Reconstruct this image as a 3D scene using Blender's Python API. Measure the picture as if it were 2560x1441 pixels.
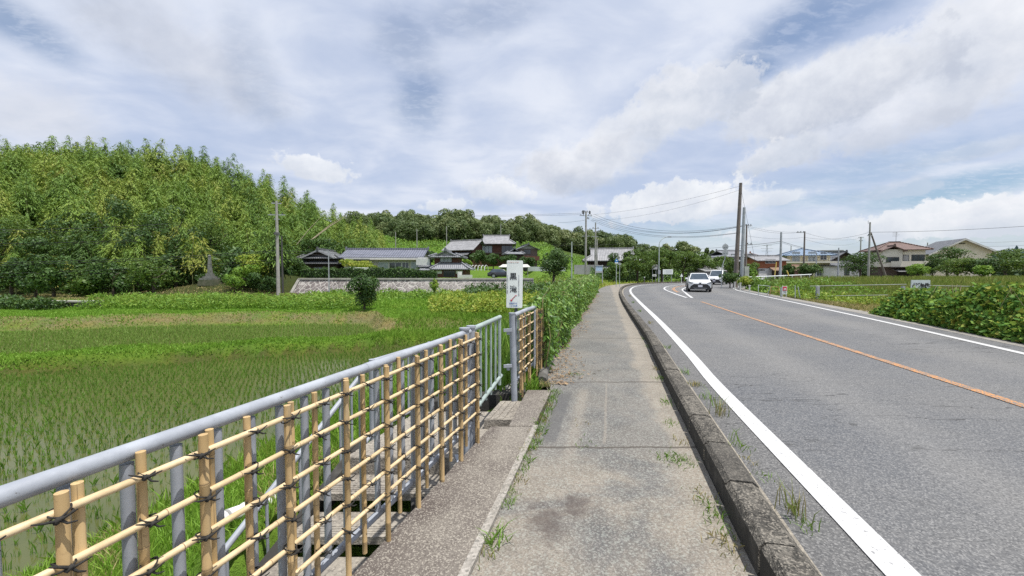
import bpy, math, random
import numpy as np
from mathutils import Vector
R = math.radians; PI = math.pi
for o in list(bpy.data.objects): bpy.data.objects.remove(o)
SC = bpy.context.scene; COL = SC.collection
# ------------------------------------------------------------ camera
F, HZ = 980.0, 684.0
PITCH = math.atan((720.5 - HZ) / F)
cam = bpy.data.cameras.new('camera'); camo = bpy.data.objects.new('camera', cam); COL.objects.link(camo)
cam.sensor_width = 36; cam.lens = 36 * F / 2560; cam.clip_start = .05; cam.clip_end = 6000
camo.location = (0, 0, 1.5); camo.rotation_euler = (PI / 2 - PITCH, 0, 0)
SC.camera = camo
SC.view_settings.view_transform = 'Standard'; SC.view_settings.look = 'None'
SC.view_settings.exposure = 0.35; SC.view_settings.gamma = 1
SC.render.engine = 'CYCLES'
SC.cycles.max_bounces = 6; SC.cycles.diffuse_bounces = 2; SC.cycles.glossy_bounces = 2
SC.cycles.transmission_bounces = 3; SC.cycles.transparent_max_bounces = 6
SC.cycles.use_denoising = False
# ------------------------------------------------------------ sun + sky
SUN_AZ, SUN_EL = R(128), R(72)      # azimuth clockwise from the view direction (+Y)
S3 = Vector((math.sin(SUN_AZ) * math.cos(SUN_EL), math.cos(SUN_AZ) * math.cos(SUN_EL), math.sin(SUN_EL)))
sl = bpy.data.lights.new('sun', 'SUN'); sl.energy = 4.4; sl.angle = R(.6); sl.color = (1, .96, .9)
so = bpy.data.objects.new('sun', sl); COL.objects.link(so)
so.rotation_euler = S3.to_track_quat('Z', 'Y').to_euler()

class NT:
    """small expression helper for node trees"""
    def __init__(s, tree): s.t = tree; s.n = tree.nodes; s.l = tree.links
    def put(s, sock, v):
        if v is None: return
        if hasattr(v, 'is_output'): s.l.new(v, sock)
        else:
            try: sock.default_value = v
            except Exception: sock.default_value = (*v, 1) if len(v) == 3 else v
    def m(s, op, a, b=None, c=None, clamp=False):
        n = s.n.new('ShaderNodeMath'); n.operation = op; n.use_clamp = clamp
        for i, v in enumerate((a, b, c)): s.put(n.inputs[i], v)
        return n.outputs[0]
    def vm(s, op, a, b=None):
        n = s.n.new('ShaderNodeVectorMath'); n.operation = op
        s.put(n.inputs[0], a); s.put(n.inputs[1], b)
        return n.outputs['Value'] if op in ('LENGTH', 'DOT_PRODUCT', 'DISTANCE') else n.outputs[0]
    def sep(s, v):
        n = s.n.new('ShaderNodeSeparateXYZ'); s.put(n.inputs[0], v); return n.outputs
    def comb(s, x, y, z=0.0):
        n = s.n.new('ShaderNodeCombineXYZ')
        for i, v in enumerate((x, y, z)): s.put(n.inputs[i], v)
        return n.outputs[0]
    def noise(s, vec, scale, detail=4, rough=.55, dist=0.0, out=0):
        n = s.n.new('ShaderNodeTexNoise'); s.put(n.inputs['Vector'], vec)
        n.inputs['Scale'].default_value = scale; n.inputs['Detail'].default_value = detail
        n.inputs['Roughness'].default_value = rough; n.inputs['Distortion'].default_value = dist
        return n.outputs[out]
    def vor(s, vec, scale, feat='F1', rnd=1.0, out='Distance'):
        n = s.n.new('ShaderNodeTexVoronoi'); n.feature = feat; s.put(n.inputs['Vector'], vec)
        n.inputs['Scale'].default_value = scale; n.inputs['Randomness'].default_value = rnd
        return n.outputs[out]
    def ss(s, v, a, b, lo=0.0, hi=1.0):
        n = s.n.new('ShaderNodeMapRange'); n.interpolation_type = 'SMOOTHSTEP'
        for i, q in enumerate((v, a, b, lo, hi)): s.put(n.inputs[i], q)
        return n.outputs[0]
    def lin(s, v, a, b, lo=0.0, hi=1.0):
        n = s.n.new('ShaderNodeMapRange')
        for i, q in enumerate((v, a, b, lo, hi)): s.put(n.inputs[i], q)
        return n.outputs[0]
    def mix(s, f, a, b, mode='MIX'):
        n = s.n.new('ShaderNodeMix'); n.data_type = 'RGBA'; n.blend_type = mode
        s.put(n.inputs[0], f); s.put(n.inputs[6], a); s.put(n.inputs[7], b)
        return n.outputs[2]
    def ramp(s, f, stops, interp='LINEAR'):
        n = s.n.new('ShaderNodeValToRGB'); s.put(n.inputs[0], f); r = n.color_ramp; r.interpolation = interp
        while len(r.elements) < len(stops): r.elements.new(.5)
        for e, (p, c) in zip(r.elements, stops):
            e.position = p; e.color = (c, c, c, 1) if isinstance(c, (int, float)) else (*c, 1)
        return n.outputs[0]
    def bump(s, h, strength=.3, dist=.01, nrm=None):
        n = s.n.new('ShaderNodeBump'); n.inputs['Strength'].default_value = strength; n.inputs['Distance'].default_value = dist
        s.put(n.inputs['Height'], h); s.put(n.inputs['Normal'], nrm); return n.outputs[0]

# ---- world: Nishita sky with procedural clouds in azimuth / elevation (degrees)
W = bpy.data.worlds.new('World'); SC.world = W; W.use_nodes = True
W.node_tree.nodes.clear(); q = NT(W.node_tree)
SKY_K, CLOUD_K = .085, 1.0
sky = q.n.new('ShaderNodeTexSky'); sky.sky_type = 'NISHITA'; sky.sun_disc = False
sky.sun_elevation = SUN_EL; sky.sun_rotation = SUN_AZ; sky.air_density = 1.15; sky.dust_density = .6; sky.ozone_density = 1.6
tc = q.n.new('ShaderNodeTexCoord'); D = tc.outputs['Generated']
dx, dy, dz = q.sep(D)
az = q.m('MULTIPLY', q.m('ARCTAN2', dx, dy), 57.2958)
el = q.m('MULTIPLY', q.m('ARCSINE', dz), 57.2958)
# high thin veil, projected on a plane overhead
zc = q.m('ADD', q.m('MAXIMUM', dz, 0.0), .18)
pl = q.comb(q.m('DIVIDE', dx, zc), q.m('DIVIDE', dy, zc), 0.0)
big = q.noise(pl, .8, 5, .5, .25)
fine = q.noise(q.vm('MULTIPLY', pl, (1.0, 1.4, 1.0)), 2.2, 7, .55, .4)
rip = q.noise(q.vm('MULTIPLY', pl, (3.0, 5.0, 1.0)), 5.0, 5, .65, .3)
n1 = q.noise(D, 4.0, 8, .55, .1); n2 = q.noise(D, 10.0, 8, .60, .15); n3 = q.noise(D, 24.0, 6, .62, .1); n4 = q.noise(D, 60.0, 5, .62, .1)
wobs = q.m('ADD', q.m('ADD', q.m('MULTIPLY', q.m('SUBTRACT', n3, .5), 2.3), q.m('MULTIPLY', q.m('SUBTRACT', n4, .5), 1.3)), q.m('MULTIPLY', q.m('SUBTRACT', n2, .5), 1.2))
wob = q.m('ADD', q.m('ADD', q.m('MULTIPLY', q.m('SUBTRACT', n1, .5), 1.5), q.m('MULTIPLY', q.m('SUBTRACT', n2, .5), 1.35)), q.m('MULTIPLY', q.m('SUBTRACT', n3, .5), .5))
def ae(px, py):
    a = math.atan((px - 1280) / F); return math.degrees(a), math.degrees(math.atan((HZ - py) / F * math.cos(a)))
def ell(px, py, rx, ry, tilt):
    a0, e0 = ae(px, py); ca = math.cos(R(a0)); ra, re = math.degrees(rx / F) * ca * ca, math.degrees(ry / F) * ca * math.cos(R(e0)) ** 2
    a = q.m('SUBTRACT', az, a0); e = q.m('SUBTRACT', el, e0); c, s_ = math.cos(R(tilt)), math.sin(R(tilt))
    u = q.m('DIVIDE', q.m('ADD', q.m('MULTIPLY', a, c), q.m('MULTIPLY', e, s_)), ra); v = q.m('DIVIDE', q.m('SUBTRACT', q.m('MULTIPLY', e, c), q.m('MULTIPLY', a, s_)), re)
    return q.m('SQRT', q.m('ADD', q.m('MULTIPLY', u, u), q.m('MULTIPLY', v, v))), v
hs = None
for px, py, rx, ry, tl, wk in ((40, 60, 210, 60, -20, .7), (1020, 110, 90, 90, 10, .45), (1055, 250, 75, 100, -8, .62), (1180, 60, 200, 60, 10, .40), (1960, 90, 240, 75, 14, .75), (1850, 185, 110, 40, 0, .9), (2080, 60, 330, 60, 14, .6),
                               (2400, 470, 330, 38, 8, .85), (2150, 430, 300, 45, 6, .45), (2050, 500, 180, 26, 0, .5), (1700, 590, 330, 50, 0, .55), (1500, 560, 160, 30, 0, .3), (2300, 610, 500, 30, 0, .45), (640, 170, 60, 160, 20, .25)):
    d, _v = ell(px, py, rx, ry, tl); d = q.m('ADD', d, q.m('MULTIPLY', wob, .55)); v = q.m('MULTIPLY', q.ss(d, 1.45, .25), wk); hs = v if hs is None else q.m('MAXIMUM', hs, v)
veil = q.m('ADD', .78, q.m('ADD', q.m('MULTIPLY', q.ss(big, .32, .62), .15), q.m('MULTIPLY', q.ss(fine, .35, .65), .11)))
veil = q.m('MULTIPLY', veil, q.m('SUBTRACT', 1.0, hs))
veil = q.m('ADD', veil, q.m('MULTIPLY', q.ss(rip, .44, .66), q.m('MULTIPLY', hs, .30)), clamp=True)
vcol = q.mix(q.ss(q.m('ADD', q.m('MULTIPLY', big, .6), q.m('MULTIPLY', fine, .4)), .36, .64), (.62, .71, .92), (.88, .93, 1.04))
cov, col = veil, vcol
for px, py, rx, ry, tl, wk, amp, sf, hi, lo in (
    (470, 150, 330, 150, -20, .65, .5, .9, (.84, .87, .95), (.60, .64, .74)), (110, 290, 260, 110, -10, .7, .5, .9, (1.0, 1.0, 1.04), (.76, .79, .87)),
    (2250, 250, 520, 150, 20, .85, .7, .55, (1.10, 1.10, 1.13), (.72, .76, .86)), (2480, 120, 330, 190, 25, .85, .6, .6, (1.08, 1.09, 1.12), (.76, .80, .89)), (2030, 260, 290, 105, 8, .9, .7, .4, (1.10, 1.11, 1.13), (.66, .70, .80)),
    (1740, 255, 180, 110, 20, .85, .8, .35, (1.10, 1.10, 1.12), (.68, .73, .83)), (1590, 345, 200, 85, 20, .8, .7, .4, (1.06, 1.07, 1.10), (.70, .75, .85)), (1455, 425, 190, 75, 5, .85, .6, .45, (1.06, 1.07, 1.10), (.66, .70, .80)),
    (1260, 487, 100, 36, 0, .7, .8, .45, (1.15, 1.15, 1.15), (.72, .77, .87)), (1120, 518, 70, 22, 5, .7, .8, .45, (1.15, 1.15, 1.15), (.8, .84, .92)), (790, 428, 90, 38, -8, .85, .8, .4, (1.2, 1.2, 1.2), (.80, .84, .92)),
    (1950, 400, 120, 50, 12, .8, .6, .4, (1.08, 1.08, 1.1), (.66, .71, .81)), (2200, 350, 220, 50, 10, .6, .6, .6, (.86, .88, .95), (.62, .66, .76)), (2420, 385, 200, 30, 6, .6, .5, .6, (.95, .97, 1.02), (.68, .72, .82)),
    (1690, 520, 220, 62, 3, .9, .55, .25, (1.15, 1.15, 1.15), (.70, .75, .86)), (1930, 500, 110, 26, 0, .8, .5, .4, (1.1, 1.1, 1.12), (.74, .79, .89)), (2380, 560, 330, 62, 5, .92, .5, .25, (1.12, 1.12, 1.13), (.74, .79, .89)), (2050, 585, 300, 34, 0, .85, .5, .35, (1.1, 1.1, 1.12), (.74, .79, .89)), (1350, 560, 260, 30, 0, .5, .5, .6, (.95, .98, 1.03), (.76, .81, .9)), (2250, 480, 130, 30, 6, .55, .5, .5, (.96, .97, 1.02), (.66, .71, .81))):
    d, v = ell(px, py, rx, ry, tl); small = ry < 66
    d = q.m('ADD', d, q.m('MULTIPLY', q.m('MAXIMUM', q.m('MULTIPLY', v, -1.0), 0.0), .5 if small else .25))
    dd = q.m('ADD', d, q.m('MULTIPLY', wobs if small else q.m('ADD', wob, q.m('MULTIPLY', wobs, .3)), amp * (1.15 if small else 1.1)))
    m_ = q.m('MULTIPLY', q.ss(dd, 1.12, 1.12 - sf), wk)
    lit = q.m('ADD', q.m('MULTIPLY', v, .42), q.m('ADD', .42, q.m('ADD', q.m('MULTIPLY', q.m('SUBTRACT', n2, .5), 1.9), q.m('MULTIPLY', q.m('SUBTRACT', n3, .5), .8))), clamp=True)
    lit = q.m('MAXIMUM', lit, q.m('MULTIPLY', q.ss(dd, .75, 1.05), q.ss(v, -.1, .5)))
    col = q.mix(m_, col, q.mix(lit, lo, hi)); cov = q.m('MAXIMUM', cov, m_)
bg1 = q.n.new('ShaderNodeBackground'); q.put(bg1.inputs[0], q.mix(.55, sky.outputs[0], q.mix(1.0, sky.outputs[0], (.80, .95, 1.12), 'MULTIPLY'))); bg1.inputs[1].default_value = SKY_K
bg2 = q.n.new('ShaderNodeBackground'); q.put(bg2.inputs[0], col); bg2.inputs[1].default_value = CLOUD_K * .71
below = q.ss(el, -1.0, 1.0)
mx = q.n.new('ShaderNodeMixShader'); q.put(mx.inputs[0], q.m('MULTIPLY', cov, below)); q.l.new(bg1.outputs[0], mx.inputs[1]); q.l.new(bg2.outputs[0], mx.inputs[2])
wo = q.n.new('ShaderNodeOutputWorld'); q.l.new(mx.outputs[0], wo.inputs[0])
W.cycles.sampling_method = 'MANUAL'; W.cycles.sample_map_resolution = 512

# ------------------------------------------------------------ helpers
rnd = random.Random(7); rg = np.random.default_rng(11)
cp, sp = math.cos(PITCH), math.sin(PITCH)
def at(px, py, Y):
    """world point seen at photo pixel (2560 wide) at depth Y; only used to lay the place out"""
    a = (px - 1280) / F; b = (720.5 - py) / F
    d = (a, cp + b * sp, -sp + b * cp); k = Y / d[1]
    return Vector((d[0] * k, Y, 1.5 + d[2] * k))
def X(px, Y): return at(px, HZ, Y).x
def Zz(py, Y, px=1280): return at(px, py, Y).z

WORLDROOT = {}
def tag(o, label, cat, group=None, kind=None):
    if label: o['label'] = label
    if cat: o['category'] = cat
    if group: o['group'] = group
    if kind: o['kind'] = kind
    return o
def root(name, label, cat, loc=(0, 0, 0), rz=0.0, group=None, world=False):
    o = bpy.data.objects.new(name, None); COL.objects.link(o); o.location = loc; o.rotation_euler = (0, 0, rz)
    o.empty_display_size = .3
    tag(o, label, cat, group)
    if world: WORLDROOT[o.name] = Vector(loc)
    return o
def mkobj(name, me, mats, parent=None, loc=None):
    for m_ in (mats if isinstance(mats, (list, tuple)) else [mats]): me.materials.append(m_)
    o = bpy.data.objects.new(name, me); COL.objects.link(o)
    if loc is not None: o.location = loc
    if parent is not None: o.parent = parent
    return o
def npmesh(name, V, Fc, k, mats, parent=None, loc=(0, 0, 0), mi=None, smooth=False):
    """V (n,3), Fc (m,k) numpy"""
    V = np.asarray(V, dtype=np.float32); lv = np.asarray(loc, dtype=np.float32)
    if parent is not None and parent.name in WORLDROOT:
        V = V - np.asarray(WORLDROOT[parent.name], dtype=np.float32)[None]; lv = np.zeros(3)
    elif any(lv): V = V - lv[None]
    me = bpy.data.meshes.new(name); n, m_ = len(V), len(Fc)
    me.vertices.add(n); me.vertices.foreach_set('co', V.ravel())
    me.loops.add(m_ * k); me.loops.foreach_set('vertex_index', np.asarray(Fc, dtype=np.int32).ravel())
    me.polygons.add(m_); me.polygons.foreach_set('loop_start', np.arange(0, m_ * k, k, dtype=np.int32))
    if mi is not None: me.polygons.foreach_set('material_index', np.asarray(mi, dtype=np.int32))
    me.polygons.foreach_set('use_smooth', np.full(m_, smooth))
    me.update(calc_edges=True)
    return mkobj(name, me, mats, parent, lv)

class MB:
    def __init__(s): s.v = []; s.f = []; s.mi = []; s.cur = 0; s.sm = []; s.smooth = False
    def add(s, vs, fs):
        b = len(s.v); s.v += [tuple(v) for v in vs]
        for f in fs: s.f.append([b + i for i in f]); s.mi.append(s.cur); s.sm.append(s.smooth)
    def box(s, c, d, rz=0.0, top=None, rx=0.0):
        """centre, dims; top=(sx,sy) scale of top face"""
        hx, hy, hz = d[0] / 2, d[1] / 2, d[2] / 2; tx, ty = top or (1, 1)
        P = [(-hx, -hy, -hz), (hx, -hy, -hz), (hx, hy, -hz), (-hx, hy, -hz), (-hx * tx, -hy * ty, hz), (hx * tx, -hy * ty, hz), (hx * tx, hy * ty, hz), (-hx * tx, hy * ty, hz)]
        cz, sz = math.cos(rz), math.sin(rz); cx, sx_ = math.cos(rx), math.sin(rx)
        P = [(x, y * cx - z * sx_, y * sx_ + z * cx) for x, y, z in P]
        P = [(c[0] + x * cz - y * sz, c[1] + x * sz + y * cz, c[2] + z) for x, y, z in P]
        s.add(P, [(0, 3, 2, 1), (4, 5, 6, 7), (0, 1, 5, 4), (1, 2, 6, 5), (2, 3, 7, 6), (3, 0, 4, 7)])
    def tube(s, pts, r, n=8, cap=True):
        pts = [Vector(p) for p in pts]; rs = r if isinstance(r, (list, tuple)) else [r] * len(pts)
        rings = []; prev = None
        for i, p in enumerate(pts):
            t = (pts[min(i + 1, len(pts) - 1)] - pts[max(i - 1, 0)]).normalized()
            if prev is None:
                a = Vector((0, 0, 1)) if abs(t.z) < .9 else Vector((1, 0, 0)); u = t.cross(a).normalized()
            else: u = (prev - t * prev.dot(t)).normalized()
            prev = u; w = t.cross(u)
            rings.append([p + (u * math.cos(2 * PI * k / n) + w * math.sin(2 * PI * k / n)) * rs[i] for k in range(n)])
        vs = [v for rr in rings for v in rr]; fs = []
        for i in range(len(pts) - 1):
            for k in range(n):
                k2 = (k + 1) % n; fs.append((i * n + k, i * n + k2, (i + 1) * n + k2, (i + 1) * n + k))
        s.smooth = True; s.add(vs, fs); s.smooth = False
        if cap:
            s.add(rings[0], [tuple(range(n))[::-1]]); s.add(rings[-1], [tuple(range(n))])
    def slab(s, poly, t, down=True):
        """poly: list of 3D points (top face), thickened straight down by t"""
        n = len(poly); P = [Vector(p) for p in poly]; Q = [p - Vector((0, 0, t)) for p in P]
        s.add(P + Q, [tuple(range(n)), tuple(range(2 * n - 1, n - 1, -1))] + [(i, n + i, n + (i + 1) % n, (i + 1) % n) for i in range(n)])
    def prism(s, poly, a, b, axis='y'):
        """poly 2D extruded from a to b along axis; poly is (x,z) for y, (y,z) for x, (x,y) for z"""
        f = {'y': lambda p, t: (p[0], t, p[1]), 'x': lambda p, t: (t, p[0], p[1]), 'z': lambda p, t: (p[0], p[1], t)}[axis]
        n = len(poly)
        s.add([f(p, a) for p in poly] + [f(p, b) for p in poly], [tuple(range(n)), tuple(range(2 * n - 1, n - 1, -1))] + [(i, n + i, n + (i + 1) % n, (i + 1) % n) for i in range(n)])
    def build(s, name, mats, parent=None, loc=None, bevel=0.0, fix=True):
        V = [Vector(v) for v in s.v]; L = loc
        if parent is not None and parent.name in WORLDROOT: V = [v - WORLDROOT[parent.name] for v in V]
        elif loc is not None: V = [v - Vector(loc) for v in V]
        me = bpy.data.meshes.new(name); me.from_pydata([tuple(v) for v in V], [], s.f)
        me.polygons.foreach_set('material_index', s.mi); me.polygons.foreach_set('use_smooth', s.sm); me.update()
        if fix:
            import bmesh
            bm = bmesh.new(); bm.from_mesh(me); bmesh.ops.recalc_face_normals(bm, faces=bm.faces[:])
            bm.to_mesh(me); bm.free()
        o = mkobj(name, me, mats, parent, L if (parent is None or parent.name not in WORLDROOT) else None)
        if bevel:
            b = o.modifiers.new('bevel', 'BEVEL'); b.width = bevel; b.segments = 2; b.limit_method = 'ANGLE'
        return o

def thing1(mb, name, mats, label, cat, group=None, bevel=0.0, loc=None):
    if loc is None:
        xs = np.array(mb.v); loc = (float(xs[:, 0].mean()), float(xs[:, 1].mean()), float(xs[:, 2].min()))
    return tag(mb.build(name, mats, None, loc, bevel), label, cat, group)

def newmat(name):
    m_ = bpy.data.materials.new(name); m_.use_nodes = True; m_.node_tree.nodes.clear(); q_ = NT(m_.node_tree)
    b = q_.n.new('ShaderNodeBsdfPrincipled'); o = q_.n.new('ShaderNodeOutputMaterial'); q_.l.new(b.outputs[0], o.inputs[0])
    b.inputs['Roughness'].default_value = .7
    return m_, q_, b, o
def opos(q_): return q_.n.new('ShaderNodeTexCoord').outputs['Object']
def wpos(q_): return q_.n.new('ShaderNodeNewGeometry').outputs['Position']
def M(name, c1, c2=None, scale=3.0, rough=.7, metal=0.0, bump=0.0, bs=40.0, detail=5, world=False, lo=.35, hi=.65, spec=None):
    m_, q_, b, o = newmat(name); c2 = c2 or tuple(x * .8 for x in c1); P = wpos(q_) if world else opos(q_)
    q_.put(b.inputs['Base Color'], q_.mix(q_.ss(q_.noise(P, scale, detail, .6), lo, hi), c1, c2))
    b.inputs['Roughness'].default_value = rough; b.inputs['Metallic'].default_value = metal
    if spec is not None: b.inputs['Specular IOR Level'].default_value = spec
    if bump: q_.put(b.inputs['Normal'], q_.bump(q_.noise(P, bs, 4, .6), bump, .01))
    return m_
def leafmat(name, cols, rough=.55, transl=.25, var=.35, nscale=.6, spec=.3):
    """cols: ramp of leaf colours picked per leaf, shifted a little per plant"""
    m_, q_, b, o = newmat(name); g = q_.n.new('ShaderNodeNewGeometry'); oi = q_.n.new('ShaderNodeObjectInfo')
    big_ = q_.noise(g.outputs['Position'], nscale, 3, .5)
    f = q_.m('ADD', q_.m('MULTIPLY', g.outputs['Random Per Island'], 1 - var), q_.m('MULTIPLY', q_.m('ADD', q_.m('MULTIPLY', oi.outputs['Random'], .5), q_.ss(big_, .3, .7, 0.0, .5)), var))
    n = len(cols); c = q_.ramp(f, [(i / (n - 1) * .9 + .05, cc) for i, cc in enumerate(cols)])
    q_.put(b.inputs['Base Color'], c); b.inputs['Roughness'].default_value = rough; b.inputs['Specular IOR Level'].default_value = spec
    if transl:
        tr = q_.n.new('ShaderNodeBsdfTranslucent'); q_.put(tr.inputs[0], q_.mix(.5, c, (.28, .36, .05)))
        mx_ = q_.n.new('ShaderNodeMixShader'); mx_.inputs[0].default_value = transl
        q_.l.new(b.outputs[0], mx_.inputs[1]); q_.l.new(tr.outputs[0], mx_.inputs[2]); q_.l.new(mx_.outputs[0], o.inputs[0])
    return m_
def unit(a): return a / np.maximum(np.linalg.norm(a, axis=1, keepdims=True), 1e-9)
def leaves(P, D_, N, L, Wd, fold=0.0):
    """diamond leaves: P centre-base, D_ direction, N normal; returns V, F(quad)"""
    D_ = unit(D_); S_ = unit(np.cross(D_, N)); L = np.asarray(L).reshape(-1, 1); Wd = np.asarray(Wd).reshape(-1, 1)
    nn = np.cross(S_, D_)
    a = P; b = P + D_ * L * .42 + S_ * Wd / 2 - nn * L * .04; c = P + D_ * L - nn * L * .15; d = P + D_ * L * .42 - S_ * Wd / 2 - nn * L * .04
    V = np.stack([a, b, c, d], 1).reshape(-1, 3); n = len(P)
    return V, np.arange(4 * n).reshape(n, 4)
def blades(P, H, Wd, lean=.35, seed=0):
    """bent grass blades, one quad each (base wide, tip narrow)"""
    g = np.random.default_rng(seed); n = len(P); a = g.uniform(0, 2 * PI, n); s_ = np.stack([np.cos(a), np.sin(a), np.zeros(n)], 1)
    a2 = g.uniform(0, 2 * PI, n); l_ = np.stack([np.cos(a2), np.sin(a2), np.zeros(n)], 1) * (lean * g.uniform(.2, 1.3, n))[:, None]
    H = np.broadcast_to(np.asarray(H, float), (n,))[:, None]; Wd = np.broadcast_to(np.asarray(Wd, float), (n,))[:, None]
    up = np.array([[0, 0, 1.0]])
    m_ = P + up * H * .55 + l_ * H * .3; t = P + up * H * .92 + l_ * H
    V = np.stack([P - s_ * Wd / 2, P + s_ * Wd / 2, m_ + s_ * Wd * .42, t, m_ - s_ * Wd * .42], 1).reshape(-1, 3)
    b = np.arange(n)[:, None] * 5
    return V, b + np.array([[0, 1, 2, 3, 4]])
def catmull(pts, n):
    P = np.array(pts, float); P = np.vstack([2 * P[0] - P[1], P, 2 * P[-1] - P[-2]]); out = []
    for i in range(1, len(P) - 2):
        for t in np.linspace(0, 1, n, endpoint=False):
            p0, p1, p2, p3 = P[i - 1:i + 3]
            out.append(.5 * ((2 * p1) + (-p0 + p2) * t + (2 * p0 - 5 * p1 + 4 * p2 - p3) * t * t + (-p0 + 3 * p1 - 3 * p2 + p3) * t ** 3))
    out.append(P[-2]); return np.array(out)
def resamp(C, n):
    s_ = np.r_[0, np.cumsum(np.linalg.norm(np.diff(C, axis=0), axis=1))]; t = np.linspace(0, s_[-1], n)
    return np.stack([np.interp(t, s_, C[:, k]) for k in range(C.shape[1])], 1)
def offset(C, d):
    """shift a plan curve to its left (+) or right (-) seen along its direction"""
    T = np.gradient(C, axis=0); T = T / np.linalg.norm(T, axis=1)[:, None]
    return C + np.stack([-T[:, 1], T[:, 0]], 1) * d
def sdist(x, y, C):
    """distance to polyline C, positive to the left of it"""
    x = np.asarray(x, float); y = np.asarray(y, float); best = np.full(x.shape, 1e9); sg = np.ones(x.shape)
    for a, b in zip(C[:-1], C[1:]):
        e = b - a; L2 = e @ e; t = np.clip(((x - a[0]) * e[0] + (y - a[1]) * e[1]) / L2, 0, 1)
        ux = x - a[0] - t * e[0]; uy = y - a[1] - t * e[1]; d = np.hypot(ux, uy); cr = e[0] * (y - a[1]) - e[1] * (x - a[0])
        k = d < best - 1e-9; best = np.where(k, d, best); sg = np.where(k, np.sign(cr), sg)
    return best * sg
def sst(t): t = np.clip(t, 0, 1); return t * t * (3 - 2 * t)

# ------------------------------------------------------------ plan curves (metres; camera stands at 0,0)
K_ = catmull([(-1.3, -8), (.77, 0), (1.232, 1.94), (1.68, 3.7), (2.48, 6.8), (3.12, 9.3), (4.56, 15.5), (6.2, 22.3), (8.35, 30.5), (11, 39.3), (14, 47.3), (18.3, 55.3), (25, 62), (35, 67.6), (50, 72.3), (75, 77.5)], 12)
L_ = catmull([(-.5, -8), (1.46, 0), (1.95, 1.94), (2.72, 5.12), (3.35, 7.4), (4.73, 12.7), (6.8, 21), (9.4, 31), (12, 39.3), (15, 46.7), (19.5, 54), (26, 60), (36, 65.4), (50, 70), (75, 75.4)], 12)
C_ = catmull([(2.5, -8), (4.6, 0), (5.8, 4.44), (8.6, 15.3), (10.95, 24.1), (13, 31.5), (15.7, 38.7), (19.3, 46), (24, 52.6), (31, 58.2), (41, 62.8), (55, 66.5), (75, 70)], 12)
R_ = catmull([(4.3, -8), (6.6, 0), (9.56, 7.3), (11.6, 12.35), (14.2, 19.3), (17.4, 28), (20.1, 35), (23.4, 41), (28.5, 46.8), (36, 52), (48, 57), (75, 63.5)], 12)
S_ = offset(R_, -.95)
W_ = catmull([(-2.9, -8), (-.7, 0), (.42, 4.5), (.5, 5.6), (1.05, 8.2), (2.12, 12.7), (4.5, 22.3), (6.95, 32), (9.1, 40), (12, 48.3), (16.3, 56.6), (23, 63.7), (33.5, 69.6), (50, 74.6), (75, 79.8)], 12)
def xf(y): return -1.41 + .31 * y                 # foot of the near fence
def xseam(y): return -.70 + .25 * y               # slab / footway joint
def edge1(x): return np.clip(13.6 + (x + 17.6) * .39, 9, 19.3)
def edge2(x): return np.interp(x, [-60, -27, -20, -9, -7.3, -3, 0], [17.5, 21, 23.6, 24.2, 20.9, 20.3, 21])
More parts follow.
